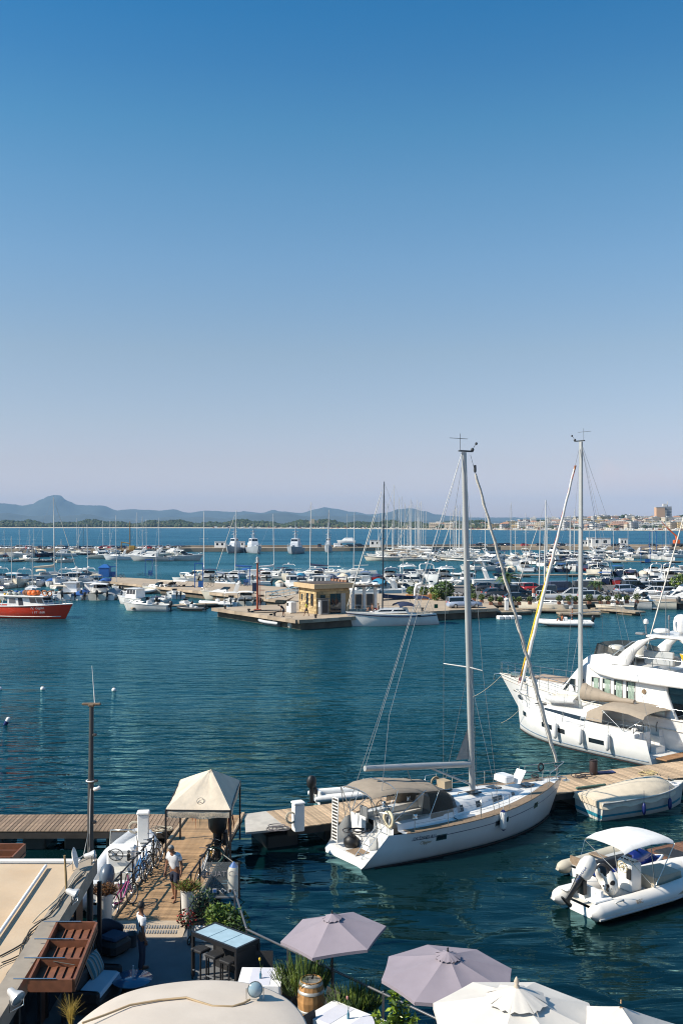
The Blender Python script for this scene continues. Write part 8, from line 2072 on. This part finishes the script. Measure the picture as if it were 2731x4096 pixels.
def fill(seed,px0,px1,py0,py1,step,kinds,rz,jit=8,s=(.85,1.1),flip=0.0):
 rg=random.Random(seed);out=[];px=px0;last=None
 while px<px1:
  f=(px-px0)/max(1,px1-px0);k=rg.choice([q for q in kinds if q!=last]);last=k
  a=rz+rg.uniform(-jit,jit)+(180 if rg.random()<flip else 0);out.append((k,px+rg.uniform(-.12,.12)*step,lerp(py0,py1,f)+rg.uniform(-2,2),a,dict(s=rg.uniform(*s))));px+=step*rg.uniform(.85,1.15)
 return out
small=['open','open_top','open_navy','cabin','cabin_white','open_twin','pilot','open_grey','rib','cov_blue','cov_grey','open_blue']
mid_=['cabin','cabin_navy','cabin_white','cruiser','pilot','cabin_cream','cruiser_white','cov_cream','cov_teal','cabin_blue','cov_navy','cov_grey']
big=['cruiser','cruiser_navy','fly','cruiser_white','fly_navy','cruiser','cruiser_dark']
HULLS=[gel,gel,gel2,mat('gelcoat_worn',(.68,.67,.64),.4,var=.12,stain=.35,stain_col=(.35,.3,.22)),mat('gelcoat_cool',(.74,.76,.77),.25,var=.05),mat('gelcoat_ivory',(.74,.68,.56),.35,var=.08)]
HR=random.Random(99)
# left of the pier
row('near row left of the pier','boats in the near left row',fill(1,5,505,2396,2394,41,small,84,8,(.9,1.15))+[('pilot',372,2392,78,dict(s=1.1)),('cabin_white',405,2394,95,dict(s=1.15))])
row('far row left of the pier','boats in the far left row',fill(2,0,450,2346,2342,40,small+['cabin_navy','cruiser'],-88,10,(.9,1.15)))
row('beyond the rows left of the pier','sailboats left of the pier',[('sail_bare',40,2352,75,dict(top=2146)),('sail_bare',128,2362,95,dict(top=2173)),('sail_cream',196,2322,20,dict(top=1990)),('sail_white',336,2318,15,dict(top=2098)),('sail_bare',241,2350,80,dict(top=2158)),('sail_bare',466,2352,100,dict(top=2188)),('cruiser_white',350,2316,5,dict(s=.8)),('sail_bare',620,2350,60,dict(top=2205))])
row('at the small jetty before the pier','boats at the small jetty',[('pilot',545,2418,150,dict(s=1.05)),('cabin',585,2443,172,dict(s=1.0)),('open_navy',632,2436,100,dict(s=.9)),('open',655,2412,80),('open_twin',700,2390,110),('rib',560,2375,15),('cabin_white',690,2372,165),('open_grey',745,2430,120,dict(s=.9)),('rib_dark',765,2442,160,dict(s=.8)),('open',740,2372,150),('cabin_cream',640,2372,165)])
row('between the pier and the quay tip','boats between pier and quay',[('cruiser',900,2398,178,dict(s=.85)),('rib',868,2424,165,dict(s=1.0)),('open_top',925,2421,95),('cabin_white',985,2419,92,dict(s=.95)),('open_twin',1045,2418,88),('open',1020,2404,170),('open_navy',1085,2412,95,dict(s=.9)),('open',1150,2420,175,dict(s=1.0)),('open_grey',960,2404,170)])
row('along the far side of the pier','boats along the far side of the pier',[('open_top',740,2327,170),('cabin_cream',775,2322,160),('cabin_navy',838,2328,100,dict(s=1.25)),('open_navy',880,2334,95),('rib',905,2340,170,dict(s=.8)),('cabin',935,2324,95,dict(s=.95)),('open_twin',905,2318,90),('pilot',1010,2322,95),('cabin_white',1065,2325,95),('open',1030,2340,175),('fly_navy',1095,2318,172,dict(s=.62))])
row('moored off the far side of the pier','sailboats beyond the pier',[('sail_white',815,2316,95,dict(top=2048)),('sail_blue',960,2310,178,dict(top=2042)),('sail_white',1080,2306,30,dict(top=2057)),('sail_navy',1260,2312,165,dict(top=2010)),('sail_bare',1325,2306,140,dict(top=2041)),('sail_bare',1430,2300,170,dict(top=2050))])
# behind the office
row('far row behind the stone office','boats in the far row behind the office',fill(3,1150,1800,2322,2328,46,mid_+['cruiser_navy'],90,14,(.9,1.15),.3))
row('middle row behind the stone office','boats in the middle row behind the office',fill(4,1120,1790,2350,2352,50,mid_+small[:4],-80,14,(.9,1.15),.3))
row('near row behind the stone office','boats in the near row behind the office',[('pilot_red',1290,2366,160,dict(s=1.2)),('cruiser_white',1420,2385,172,dict(s=.8)),('cruiser',1620,2384,10,dict(s=.9)),('cruiser_white',1750,2378,175,dict(s=.85)),('cabin_white',1180,2392,100),('open',1520,2380,170),('sail_bare',1620,2395,175,dict(top=2225))])
# right-hand basins
row('in the basin right of the long mast','boats in the right basin',[('pilot',1870,2338,200),('cruiser',1990,2345,0,dict(s=1.05)),('rib',1850,2304,178),('cruiser_white',1960,2282,5,dict(s=.9)),('fly',2160,2395,175,dict(s=.62)),('pilot_red',2075,2390,10,dict(s=1.05)),('cabin',1890,2282,170)]+fill(5,2000,2395,2288,2284,46,mid_+['cruiser_navy','rib_dark'],92,16,(.9,1.15),.4))
row('in the middle rows at the right','boats in the right middle rows',fill(6,2380,2760,2302,2308,44,mid_+['cruiser_navy','cruiser'],85,16,(.9,1.15),.4)+fill(7,2370,2760,2338,2345,52,mid_+['open_blue','pilot_red'],95,18,(.95,1.2),.5))
row('in the far rows at the right','boats in the far right rows',fill(8,1930,2380,2256,2256,42,big+['cabin','cruiser'],40,30,(.8,1.05),.5)+fill(9,1920,2740,2236,2232,46,big+mid_,30,40,(.85,1.1),.5)+fill(10,2400,2740,2222,2220,60,big,10,20,(.85,1.1),.5))
row('rising among the far rows at the right','sailboats in the far right rows',[('sail_white',2046,2260,95,dict(top=2012)),('sail_navy',2102,2250,80,dict(top=2052)),('sail_bare',2062,2242,90,dict(top=2088)),('sail_navy',2192,2252,100,dict(top=2062)),('sail_navy',2180,2262,60,dict(top=2074)),('sail_white',2280,2240,90,dict(top=2080)),('sail_bare',2300,2240,95,dict(top=2037)),('sail_navy',2270,2258,20,dict(top=2062)),('sail_white',2360,2245,110,dict(top=2102)),('sail_navy',2390,2252,175,dict(top=2098)),('sail_bare',2460,2248,150,dict(top=2100)),('sail_bare',2512,2240,90,dict(top=2115)),('sail_bare',2610,2236,90,dict(top=2052)),('sail_white',2665,2240,85,dict(top=2042)),('sail_blue',2178,2395,175,dict(top=2078)),('sail_bare',1935,2252,60,dict(top=2005))])
row('in the cluster left of the long mast','sailboats in the middle cluster',[('sail_stripe',1545,2243,172,dict(top=1976)),('sail_stripe',1592,2243,168,dict(top=1940)),('sail_white',1580,2226,165,dict(top=2046)),('sail_dark',1598,2226,170,dict(top=2038)),('sail_white',1617,2228,168,dict(top=1987)),('sail_stripe',1660,2232,172,dict(top=2004)),('sail_white',1646,2222,165,dict(top=2024)),('sail_bare',1678,2222,170,dict(top=2000)),('sail_navy',1683,2220,165,dict(top=2030)),('sail_white',1695,2226,172,dict(top=2006)),('sail_bare',1701,2220,160,dict(top=2044)),('sail_stripe',1640,2244,175,dict(top=2080)),('sail_stripe',1840,2243,172,dict(top=2022)),('sail_dark',1838,2230,168,dict(top=2020)),('sail_white',1822,2226,165,dict(top=2042)),('sail_white',1850,2232,172,dict(top=2018)),('sail_bare',1828,2222,170,dict(top=2025)),('sail_bare',1858,2224,165,dict(top=2030)),('cruiser_navy',1735,2230,150),('rib',1742,2246,95),('pilot',1700,2240,160),('sail_bare',1523,2230,175,dict(top=2060))]+[('sail_white' if i%2 else 'sail_bare',px,2222+(i*7)%18,160+(i*5)%18,dict(top=tp)) for i,(px,tp) in enumerate(((1558,2012),(1607,1992),(1629,2016),(1653,1998),(1671,2022),(1689,2010),(1712,2048),(1812,2050),(1833,2034),(1846,2046),(1868,2042),(1892,2060)))])
row('along the left outer mole','boats along the left mole',fill(11,0,290,2228,2226,44,big+mid_,10,30,(.85,1.1),.4)+fill(12,20,300,2246,2250,48,['cruiser','cabin','open_twin','open_navy','rib_dark','cruiser_white'],5,25,(.85,1.1),.4)+[('fly',420,2234,0,dict(s=.95)),('cruiser',470,2240,185),('fly',545,2236,178,dict(s=1.0)),('fly_grey',600,2244,178,dict(s=1.05)),('pilot',650,2226,10),('fly_navy',690,2222,170,dict(s=.9)),('cruiser_white',740,2242,2,dict(s=1.2)),('cabin',660,2244,10),('cabin_navy',620,2222,20)])
row('with masts above the left mole','sailboats along the left mole',[('sail_bare',15,2222,80,dict(top=2116)),('sail_bare',76,2224,85,dict(top=2112)),('sail_navy',115,2226,80,dict(top=2118)),('sail_white',131,2228,60,dict(top=2112)),('sail_bare',170,2216,85,dict(top=2120)),('sail_white',300,2212,20,dict(top=2074)),('sail_navy',322,2214,170,dict(top=2102)),('sail_dark',342,2220,175,dict(top=2094)),('sail_bare',436,2214,60,dict(top=2082)),('sail_white',460,2216,75,dict(top=2062)),('sail_bare',545,2212,75,dict(top=2050)),('sail_bare',567,2210,80,dict(top=2066)),('sail_white',580,2214,60,dict(top=2076)),('sail_bare',634,2212,80,dict(top=2072)),('sail_navy',408,2212,70,dict(top=2084))])
row('at the jetties before the car park','boats in front of the car park',[('sail_bare',2205,2446,166,dict(s=1.1)),('cruiser',2480,2436,168,dict(s=.9)),('cabin',2580,2434,165,dict(s=1.25)),('open',2455,2444,165,dict(s=1.0)),('fly',2735,2424,176,dict(s=.95)),('open_top',2640,2416,170)])
# third sloop behind the motor yacht
t=m_sail(13,17.5,gel,navyc,None,navyc);t.location=(31.2,81.4,0);t.rotation_euler[2]=R(176);t.scale=(1,1,1.1);tag(t,'sloop mostly hidden behind the motor yacht, its furled headsail leaning right','sailboat')
# catamaran under way beyond the mole
t=thing('catamaran','white motor catamaran anchored beyond the outer mole','boat',P(1385,2172,0),R(176))
for y in (-2.4,2.4):h=MB();h.loft(xshift(hull_rings(12,1.9,1.9,1.4,tr=.8,n=10),0),closed=False,smooth=True);o=h.build('hull',gel,t);o.location=(0,y,0)
q=MB();cabin_block(q,-4.5,3.5,5.6,4.4,1.4,1.7,2.0,.2,.85);q.box((-.5,0,1.45),(11,5.4,.35));q.build('cabin',gel,t);q=MB();q.box((-1.5,0,3.4),(5,4.2,.2));q.build('hardtop',gel,t);q=MB();q.tube([(-.5,0,3),(-.5,0,19)],.12,6);q.build('mast',alu,t)
# ---- jetties
def jetty(label,px0,py0,px1,py1,w=2.2,z=.55,step=9):
 a,b=P(px0,py0,z),P(px1,py1,z);d=b-a;t=thing('floating_jetty',label,'jetty',(a.x,a.y,0),math.atan2(d.y,d.x));L=d.length
 q=MB();q.cbox((L/2,0,z-.12),(L,w,.24),.03);q.build('deck',mat('jetty_planks',(.34,.27,.19),.85,var=.25,vscale=3),t)
 n=max(2,int(L/step))
 for k in range(n):q=MB();q.cbox((L*(k+.5)/n,0,.05),(step*.28,w*.85,.7),.05);q.build('float',wallm,t)
 return t
for a in (('jetty between the two boat rows left of the pier',-60,2366,470,2368),('small jetty with pilothouse boats before the pier',520,2428,860,2412),('low jetty in front of the car park shrubs',1992,2432,2400,2440),('low jetty stub reaching right of the moored hull',2230,2450,2395,2450),('jetty below the speedboats at the right',2380,2430,2560,2446),('jetty of the far row behind the office',1140,2336,1800,2338),('jetty of the right basin',1990,2300,2400,2296),('jetty of the middle rows at the right',2370,2322,2760,2326),('jetty of the far rows at the right',1920,2246,2760,2244),('jetty at the boats along the left mole',-40,2238,300,2238),('jetty of the sailing cluster',1480,2236,1900,2236),('jetty carrying the white power pillars',1985,2446,2110,2441)):jetty(*a)
p=P(2035,2476,0);t=thing('floating_dock','empty white floating dock section below the power pillar','dock',p,.15)
for k in range(4):q=MB();q.cbox((-1.2+k*.8,0,.2),(.74,1.2,.5),.08);q.build('float_block',whitep,t)
# ---- outer mole
molem=mat('mole_concrete',(0.36,0.29,0.21),.9,var=.25,vscale=.12,stain=.4,stain_col=(.2,.15,.1))
MOLE=[(-400,428),(560,424),(760,446),(1400,455),(2000,478),(2850,462)]
def moley(px):
 for i in range(len(MOLE)-1):
  if MOLE[i][0]<=px<=MOLE[i+1][0]:return lerp(MOLE[i][1],MOLE[i+1][1],(px-MOLE[i][0])/(MOLE[i+1][0]-MOLE[i][0]))
q=MB();n=[(sx(px,y),y) for px,y in MOLE];f=[(sx(px,y+15),y+15) for px,y in MOLE];q.prism(n+f[::-1],-2,1.6);ob=tag(q.build('outer_mole',molem),kind='structure')
q=MB();n2=[(sx(px,y+13.5),y+13.5) for px,y in MOLE];q.prism(n2+[(a[0],a[1]+1.2) for a in n2[::-1]],1.6,2.5);q.build('parapet',molem,ob)
L_=[];rg=random.Random(21);px=-8
while px<690:
 if not (505<px<545):L_.append(car(rg.choice(['hatch','wagon','suv','sedan','hatch']),rg.choice(['white','white','silver','black','dark grey','white','dark blue','red']),Vector((sx(px,0) if False else sx(px,moley(px)+rg.choice((3.2,9))),moley(px)+0,1.6))+Vector((0,rg.choice((3.2,9.0)),0)),R(rg.choice((0,180,20,160,90))+rg.uniform(-8,8)),None,'cars parked on the left mole'))
 px+=rg.uniform(17,27)
number_row(L_,'parked on the left outer mole')
L_=[car(k,c,Vector((sx(px,moley(px)+6),moley(px)+6,1.6)),R(r),None,'vehicles on the outer mole') for (px,k,c,r) in ((1356,'van','white',8),(1405,'wagon','black',0),(1440,'suv','black',5),(1278,'suv','dark grey',90),(1985,'hatch','dark grey',10),(2010,'wagon','black',5),(2035,'suv','dark blue',0),(2098,'hatch','red',10),(2160,'wagon','black',0),(2220,'suv','white',170),(2250,'hatch','black',0),(2275,'hatch','silver',0),(2460,'sedan','black',0),(2490,'suv','black',5),(2610,'wagon','dark grey',0),(1915,'sedan','black',4),(1930,'suv','white',2))]
number_row(L_,'parked on the outer mole right of the patrol boats')
def container(px,w,h,lab,m=whitep,dy=6,win=True):
 y=moley(px)+dy;t=thing('site_hut',lab,'hut',(sx(px,y),y,1.6));q=MB();q.cbox((0,0,h/2),(w,2.6,h),.05);q.build('body',m,t)
 q=MB();q.cbox((0,0,h+.06),(w+.3,2.9,.14),.03);q.build('roof',gelg,t)
 for x in (-w*.25,w*.2):q=MB();q.box((x,-1.31,h*.6),(w*.18,.04,h*.35));q.build('window',glassd,t)
for a in ((882,5.0,2.7,'white site hut on the mole left of the patrol boats'),(963,4.0,2.8,'pale site hut between the two left patrol boats'),(2362,3.8,4.2,'white shed on the mole behind the long masts'),(2400,9.0,4.0,'long low white workshop on the mole'),(2490,3.6,3.9,'white box store standing on the mole'),(1500,5.2,3.2,'white box lorry body parked on the mole'),(2335,3.0,3.0,'narrow pale hut at the left of the mole workshop')):container(*a)
# patrol boats, bows towards us
grey=mat('naval_grey',(.36,.40,.44),.5,var=.08,vscale=.6)
def patrol(label,px,py,L,rz):
 p=P(px,py,0);t=thing('patrol_boat',label,'patrol boat',p,R(rz));t.scale=(1.25,)*3;h=MB();r=hull(h,L,L*.27,2.6,1.7,tr=.9,rake=.12,draft=.6);h.build('hull',grey,t);d=MB();deck_from(d,r,.05,-.1);d.build('deck',grey,t)
 q=MB();b,tp=cabin_block(q,-L*.25,L*.16,L*.19,L*.15,1.8,1.7,.6,.1,.9);b2,t2=cabin_block(q,-L*.16,L*.1,L*.16,L*.13,3.5,1.5,.5,.1,.9);cb=q.build('wheelhouse',mat('naval_pale',(.62,.65,.68),.5),t);g=MB();side_windows(g,b2,t2,.4,.85,3);g.build('glazing',glassd,cb)
 m=MB();m.tube([(-L*.05,0,5),(-L*.07,0,10.5)],[.22,.06],6)
 for z in (6.2,7.4,8.6):m.tube([(-L*.06,-1.0,z),(-L*.06,1.0,z)],.07,4)
 m.ball((-L*.02,0,6.6),.4,8,.6);m.tube([(-L*.1,-.6,5),(-L*.08,0,8)],.06,4);m.tube([(-L*.1,.6,5),(-L*.08,0,8)],.06,4);m.build('lattice_mast',grey,t)
 g=MB();g.lathe([(.7,0),(.6,.5),(.3,.7)],(L*.28,0,2.2),8);g.tube([(L*.28,0,2.7),(L*.38,0,2.9)],.09,5);g.build('deck_gun',grey,t);rl=MB();rails(rl,r,.5,.98,.9,6,.03);rl.build('handrail',grey,t)
patrol('low dark grey patrol boat moored left of the other patrol boats',935,2211,13,-105);patrol('grey patrol boat with pale wheelhouse moored in the middle of the mole',1016,2212,17,-75);patrol('tallest grey patrol boat with lattice mast moored at the mole',1180,2213,19,-95);patrol('small pale workboat with thin mast moored at the mole',1312,2208,9,-95)
# derrick barge and orange crane
p=Vector((sx(521,418),418,0));t=thing('derrick_barge','rusty barge with tall brown derrick by the left mole','barge',p);rust=mat('rusty_brown',(.16,.09,.035),.8,var=.35);q=MB();q.cbox((0,0,.7),(9,4,1.8),.2);q.build('hull',rust,t);q=MB();q.tube([(0,0,1.5),(0,0,13.5)],[.28,.18],7);q.build('derrick',rust,t);q=MB();q.cbox((1.0,0,2.4),(2.4,2.2,1.8),.2);q.tube([(-3.6,0,1.5),(-3.6,0,5.0)],.2,5);q.tube([(-3.6,0,4.8),(0,0,4.2)],.2,5);q.build('machinery',mat('digger_yellow',(.35,.22,.04),.7,var=.3),t)
y=moley(2690)+5;t=thing('mobile_crane','orange mobile crane with raised boom at the right end of the mole','crane',(sx(2705,y),y,1.6));q=MB();q.cbox((0,0,1.0),(5.5,2.6,1.2),.1);q.build('chassis',dkgrey,t);q=MB();q.cbox((-.2,0,2.4),(2.8,2.4,1.8),.15);q.build('cab',mat('crane_orange',(.62,.12,.02),.5,var=.1),t);q=MB();q.tube([(.3,0,3.0),(-.4,0,5.2)],[.8,.5],6);q.tube([(-.4,0,5.2),(-4.6,0,9.0)],[.45,.3],6);q.tube([(-4.6,0,9.0),(-7.2,0,11.8)],[.25,.15],6);q.build('boom',mat('crane_orange',(.62,.12,.02),.5,var=.1),t)
for s_ in (-1.8,1.8):q=MB();q.lathe([(.5,-1.3),(.5,1.3)],(s_,0,.5),10,M=Matrix.Rotation(PI/2,3,'X'));q.build('wheel',blackr,t)
for k,(px,py,h,lab) in enumerate(((2610,2212,9,'blue travel lift frame before the far moles, left'),(2660,2212,8,'blue travel lift frame before the far moles, right'),(2580,2250,5,'blue pile frame among the far right rows'))):gantry(px,py,3.0,h,lab,.3)
# ---- far shore: pine wood, town
pinea=mat('pine_green',(.036,.058,.018),.95,var=.35,vscale=.06);pineb=mat('pine_dark',(.022,.036,.014),.95,var=.35,vscale=.06);pinec=mat('macchia',(.085,.09,.038),.95,var=.3,vscale=.05)
def make_wood():
 rg=random.Random(12);mb=MB();ico=bmesh.new();bmesh.ops.create_icosphere(ico,subdivisions=1,radius=1.0);iv=[v.co.copy() for v in ico.verts];ifc=[tuple(v.index for v in f.verts) for f in ico.faces];ico.free()
 def blob(x,y,z,r,m):
  mb.mat(m);mb.add([(x+v.x*r*rg.uniform(.7,1.25),y+v.y*r*rg.uniform(.7,1.25),z+v.z*r*.75*rg.uniform(.7,1.25)) for v in iv],ifc,False)
 for i in range(6500):
  px=rg.uniform(-60,1960) if rg.random()<.93 else rg.uniform(1960,2800);back=34+420*rg.random()**1.7
  y=shore_y(px)+back;g=land_z(px,back);hgt=(21 if px<1960 else 9)*(.3+.7*min(1,back/200))*rg.uniform(.55,1.15)
  if px>1500:hgt*=.75
  hgt*=.75+.25*math.sin(px*.021)+.15*math.sin(px*.053+1);hgt=max(2,hgt)
  r=rg.uniform(3.2,6.8);m=rg.choice((0,0,1,2)) if back<120 else rg.choice((0,0,1));blob(sx(px,y),y,g+hgt*.8,r,m)
  if hgt>8:blob(sx(px,y),y,g+hgt*.4,r*1.1,rg.choice((0,1)))
 return tag(mb.build('pine_wood',[pinea,pineb,pinec]),'dark green pine wood and scrub along the far shore','wood',None,'stuff')
make_wood()
# beach clutter: cabins and parked cars far away, too small to count
rg=random.Random(31);mb=MB()
for i in range(260):
 px=rg.choice((rg.uniform(820,1500),rg.uniform(1500,2731),rg.uniform(1950,2731)));back=rg.uniform(4,34);y=shore_y(px)+back;h=rg.uniform(1.5,3.2);mb.mat(rg.choice((0,0,1,2)));mb.box((sx(px,y),y,land_z(px,back)+h/2),(rg.uniform(2,7),3,h))
tag(mb.build('beach_cabins',[whitep,gel2,terr]),'pale cabins and cars scattered along the far beach','cabins',None,'stuff')
WALLS=[('white',(.74,.71,.66)),('cream',(.68,.58,.44)),('white',(.70,.68,.64)),('pink',(.60,.42,.33)),('sand',(.60,.51,.39)),('grey',(.52,.51,.50)),('yellow',(.66,.50,.26)),('white',(.74,.72,.68))]
rooft=mat('town_roof_tile',(.42,.22,.13),.9,var=.25,vscale=.2);roofw=mat('town_flat_roof',(.6,.57,.53),.9,var=.15,vscale=.2)
BP={}
def bproto(kind):
 """unit building: 1 wide (x), 1 deep (y), storeys of fixed count; walls, roof, openings, balconies"""
 if kind in BP:return BP[kind]
 fl,pitched,nb,bal={'a':(2,True,4,False),'b':(3,False,5,True),'c':(4,False,6,True),'d':(3,True,4,True),'e':(5,False,6,True),'f':(2,False,4,True)}[kind]
 w_=MB();w_.box((0,0,.5),(1,1,1));g=MB();b=MB()
 for f in range(fl):
  for k in range(nb):
   x=-.5+(k+.5)/nb;z=(f+.5)/fl;g.box((x,-.5,z),(.42/nb,.02,.5/fl));g.box((-.5,-.5+(k+.5)/nb,z),(.012,.42/nb,.5/fl))
  if bal and f>0:b.box((0,-.56,f/fl+.02),(.86,.14,.03));b.box((0,-.62,f/fl+.12/1),(.86,.012,.3/fl))
 r=MB()
 if pitched:r.add([(-.54,-.54,1),(.54,-.54,1),(.54,.54,1),(-.54,.54,1),(-.3,0,1.28),(.3,0,1.28)],[(0,1,5,4),(1,2,5),(2,3,4,5),(3,0,4),(3,2,1,0)])
 else:r.box((0,0,1.02),(1.05,1.05,.06));r.box((.15,.1,1.1),(.3,.3,.16))
 BP[kind]=(w_.mesh('wall',whitep),g.mesh('window_openings',glassd),b.mesh('balconies',whitep) if bal else None,r.mesh('roof',rooft if pitched else roofw));return BP[kind]
def house(px,base_back,w,h,d,kind,wall,rz=0.0,roof=None):
 y=shore_y(px)+base_back;t=thing('town_house','x','building',(sx(px,y),y,land_z(px,base_back)-.5),rz,'houses of the far town');t.scale=(w,d,h)
 wm,gm,bm_,rm=bproto(kind);m=mat('town_wall_'+wall[0],wall[1],.9,var=.12,vscale=.3)
 for nm,me,mm in (('wall',wm,m),('window_openings',gm,None),('balcony_bands',bm_,m),('roof',rm,roof)):
  if me is None:continue
  o=bpy.data.objects.new(nm,me);COL.objects.link(o);o.parent=t
  if mm:o.material_slots[0].link='OBJECT';o.material_slots[0].material=mm
  if nm in ('window_openings','balcony_bands'):o['kind']='stuff'
 t['descr']=f'distant {wall[0]} {"tile roofed house" if kind in "ad" else "flat roofed block"}';return t
L_=[];rg=random.Random(41)
for (b0,step,p0,p1) in ((45,26,1640,2745),(95,24,1700,2745),(160,22,1850,2745),(240,28,2100,2745)):
 px=p0
 while px<p1:
  dens=1.0 if px>2050 else .62
  if rg.random()<dens*.93:
   k=rg.choice('bbcfdbfac' if b0<150 else 'bcdbaefc');fl={'a':2,'b':3,'c':4,'d':3,'e':5,'f':2}[k];w=rg.uniform(11,24)*(1.15 if k in 'bce' else .9);L_.append(house(px+rg.uniform(-6,6),b0+rg.uniform(-14,14),w,fl*3.15,rg.uniform(10,15),k,rg.choice(WALLS+WALLS[3:5]+WALLS[6:7]),rg.uniform(-.35,.35)))
  px+=step*rg.uniform(.75,1.25)
for rowname,lo,hi in (('on the left side of the far town',0,2100),('in the middle of the far town',2100,2420),('on the right side of the far town',2420,4000)):
 number_row([o for o in L_ if lo<=1365.5+o.location.x/o.location.y*F<hi],rowname)
 # the round brick tower block
y=shore_y(2640)+230;t=thing('tower_block','tall tan brick tower block with grey wing above the far town','building',(sx(2642,y),y,land_z(2640,230)-.5));q=MB();q.box((-3,0,14.5),(17,14,29));q.build('brick_body',mat('tower_brick',(.58,.36,.22),.9,var=.1),t);q=MB();q.box((11,4,15.5),(18,16,31));q.build('grey_wing',mat('tower_grey',(.33,.34,.36),.9),t)
q=MB()
for f in range(9):
 for k in range(8):q.box((3.5+k*2.2,-4.02,3+f*3.1),(1.4,.1,1.5))
tag(q.build('window_openings',glassd,t),kind='stuff');q=MB();q.box((-3,0,29.6),(18,15,1.0));q.build('roof',roofw,t);q=MB();q.box((8,3,34),(7,6,5));q.tube([(14,3,31),(14,3,41)],.8,6);q.build('roof_plant',roofw,t)
# pale tower and annexe in the wood
y=shore_y(1253)+70;t=thing('pale_tower','pale beige square tower with low annexe in the far wood','building',(sx(1250,y),y,3));q=MB();q.box((0,0,11),(11,11,22));q.box((-6,0,4),(6,9,27));q.build('tower',mat('tower_beige',(.52,.42,.28),.9,var=.1),t);q=MB();q.box((10,-2,2.5),(20,9,6));q.build('annexe',whitep,t)
y=shore_y(1253)+95;t=thing('ruined_block','roofless sand coloured block beside the pale tower','building',(sx(1282,y),y,3));q=MB();q.box((-8,0,9),(6,9,18));q.box((2,3,7),(14,4,15));q.box((12,0,8),(5,9,16));q.build('wall',mat('ruin_sand',(.33,.27,.19),.95,var=.2),t)
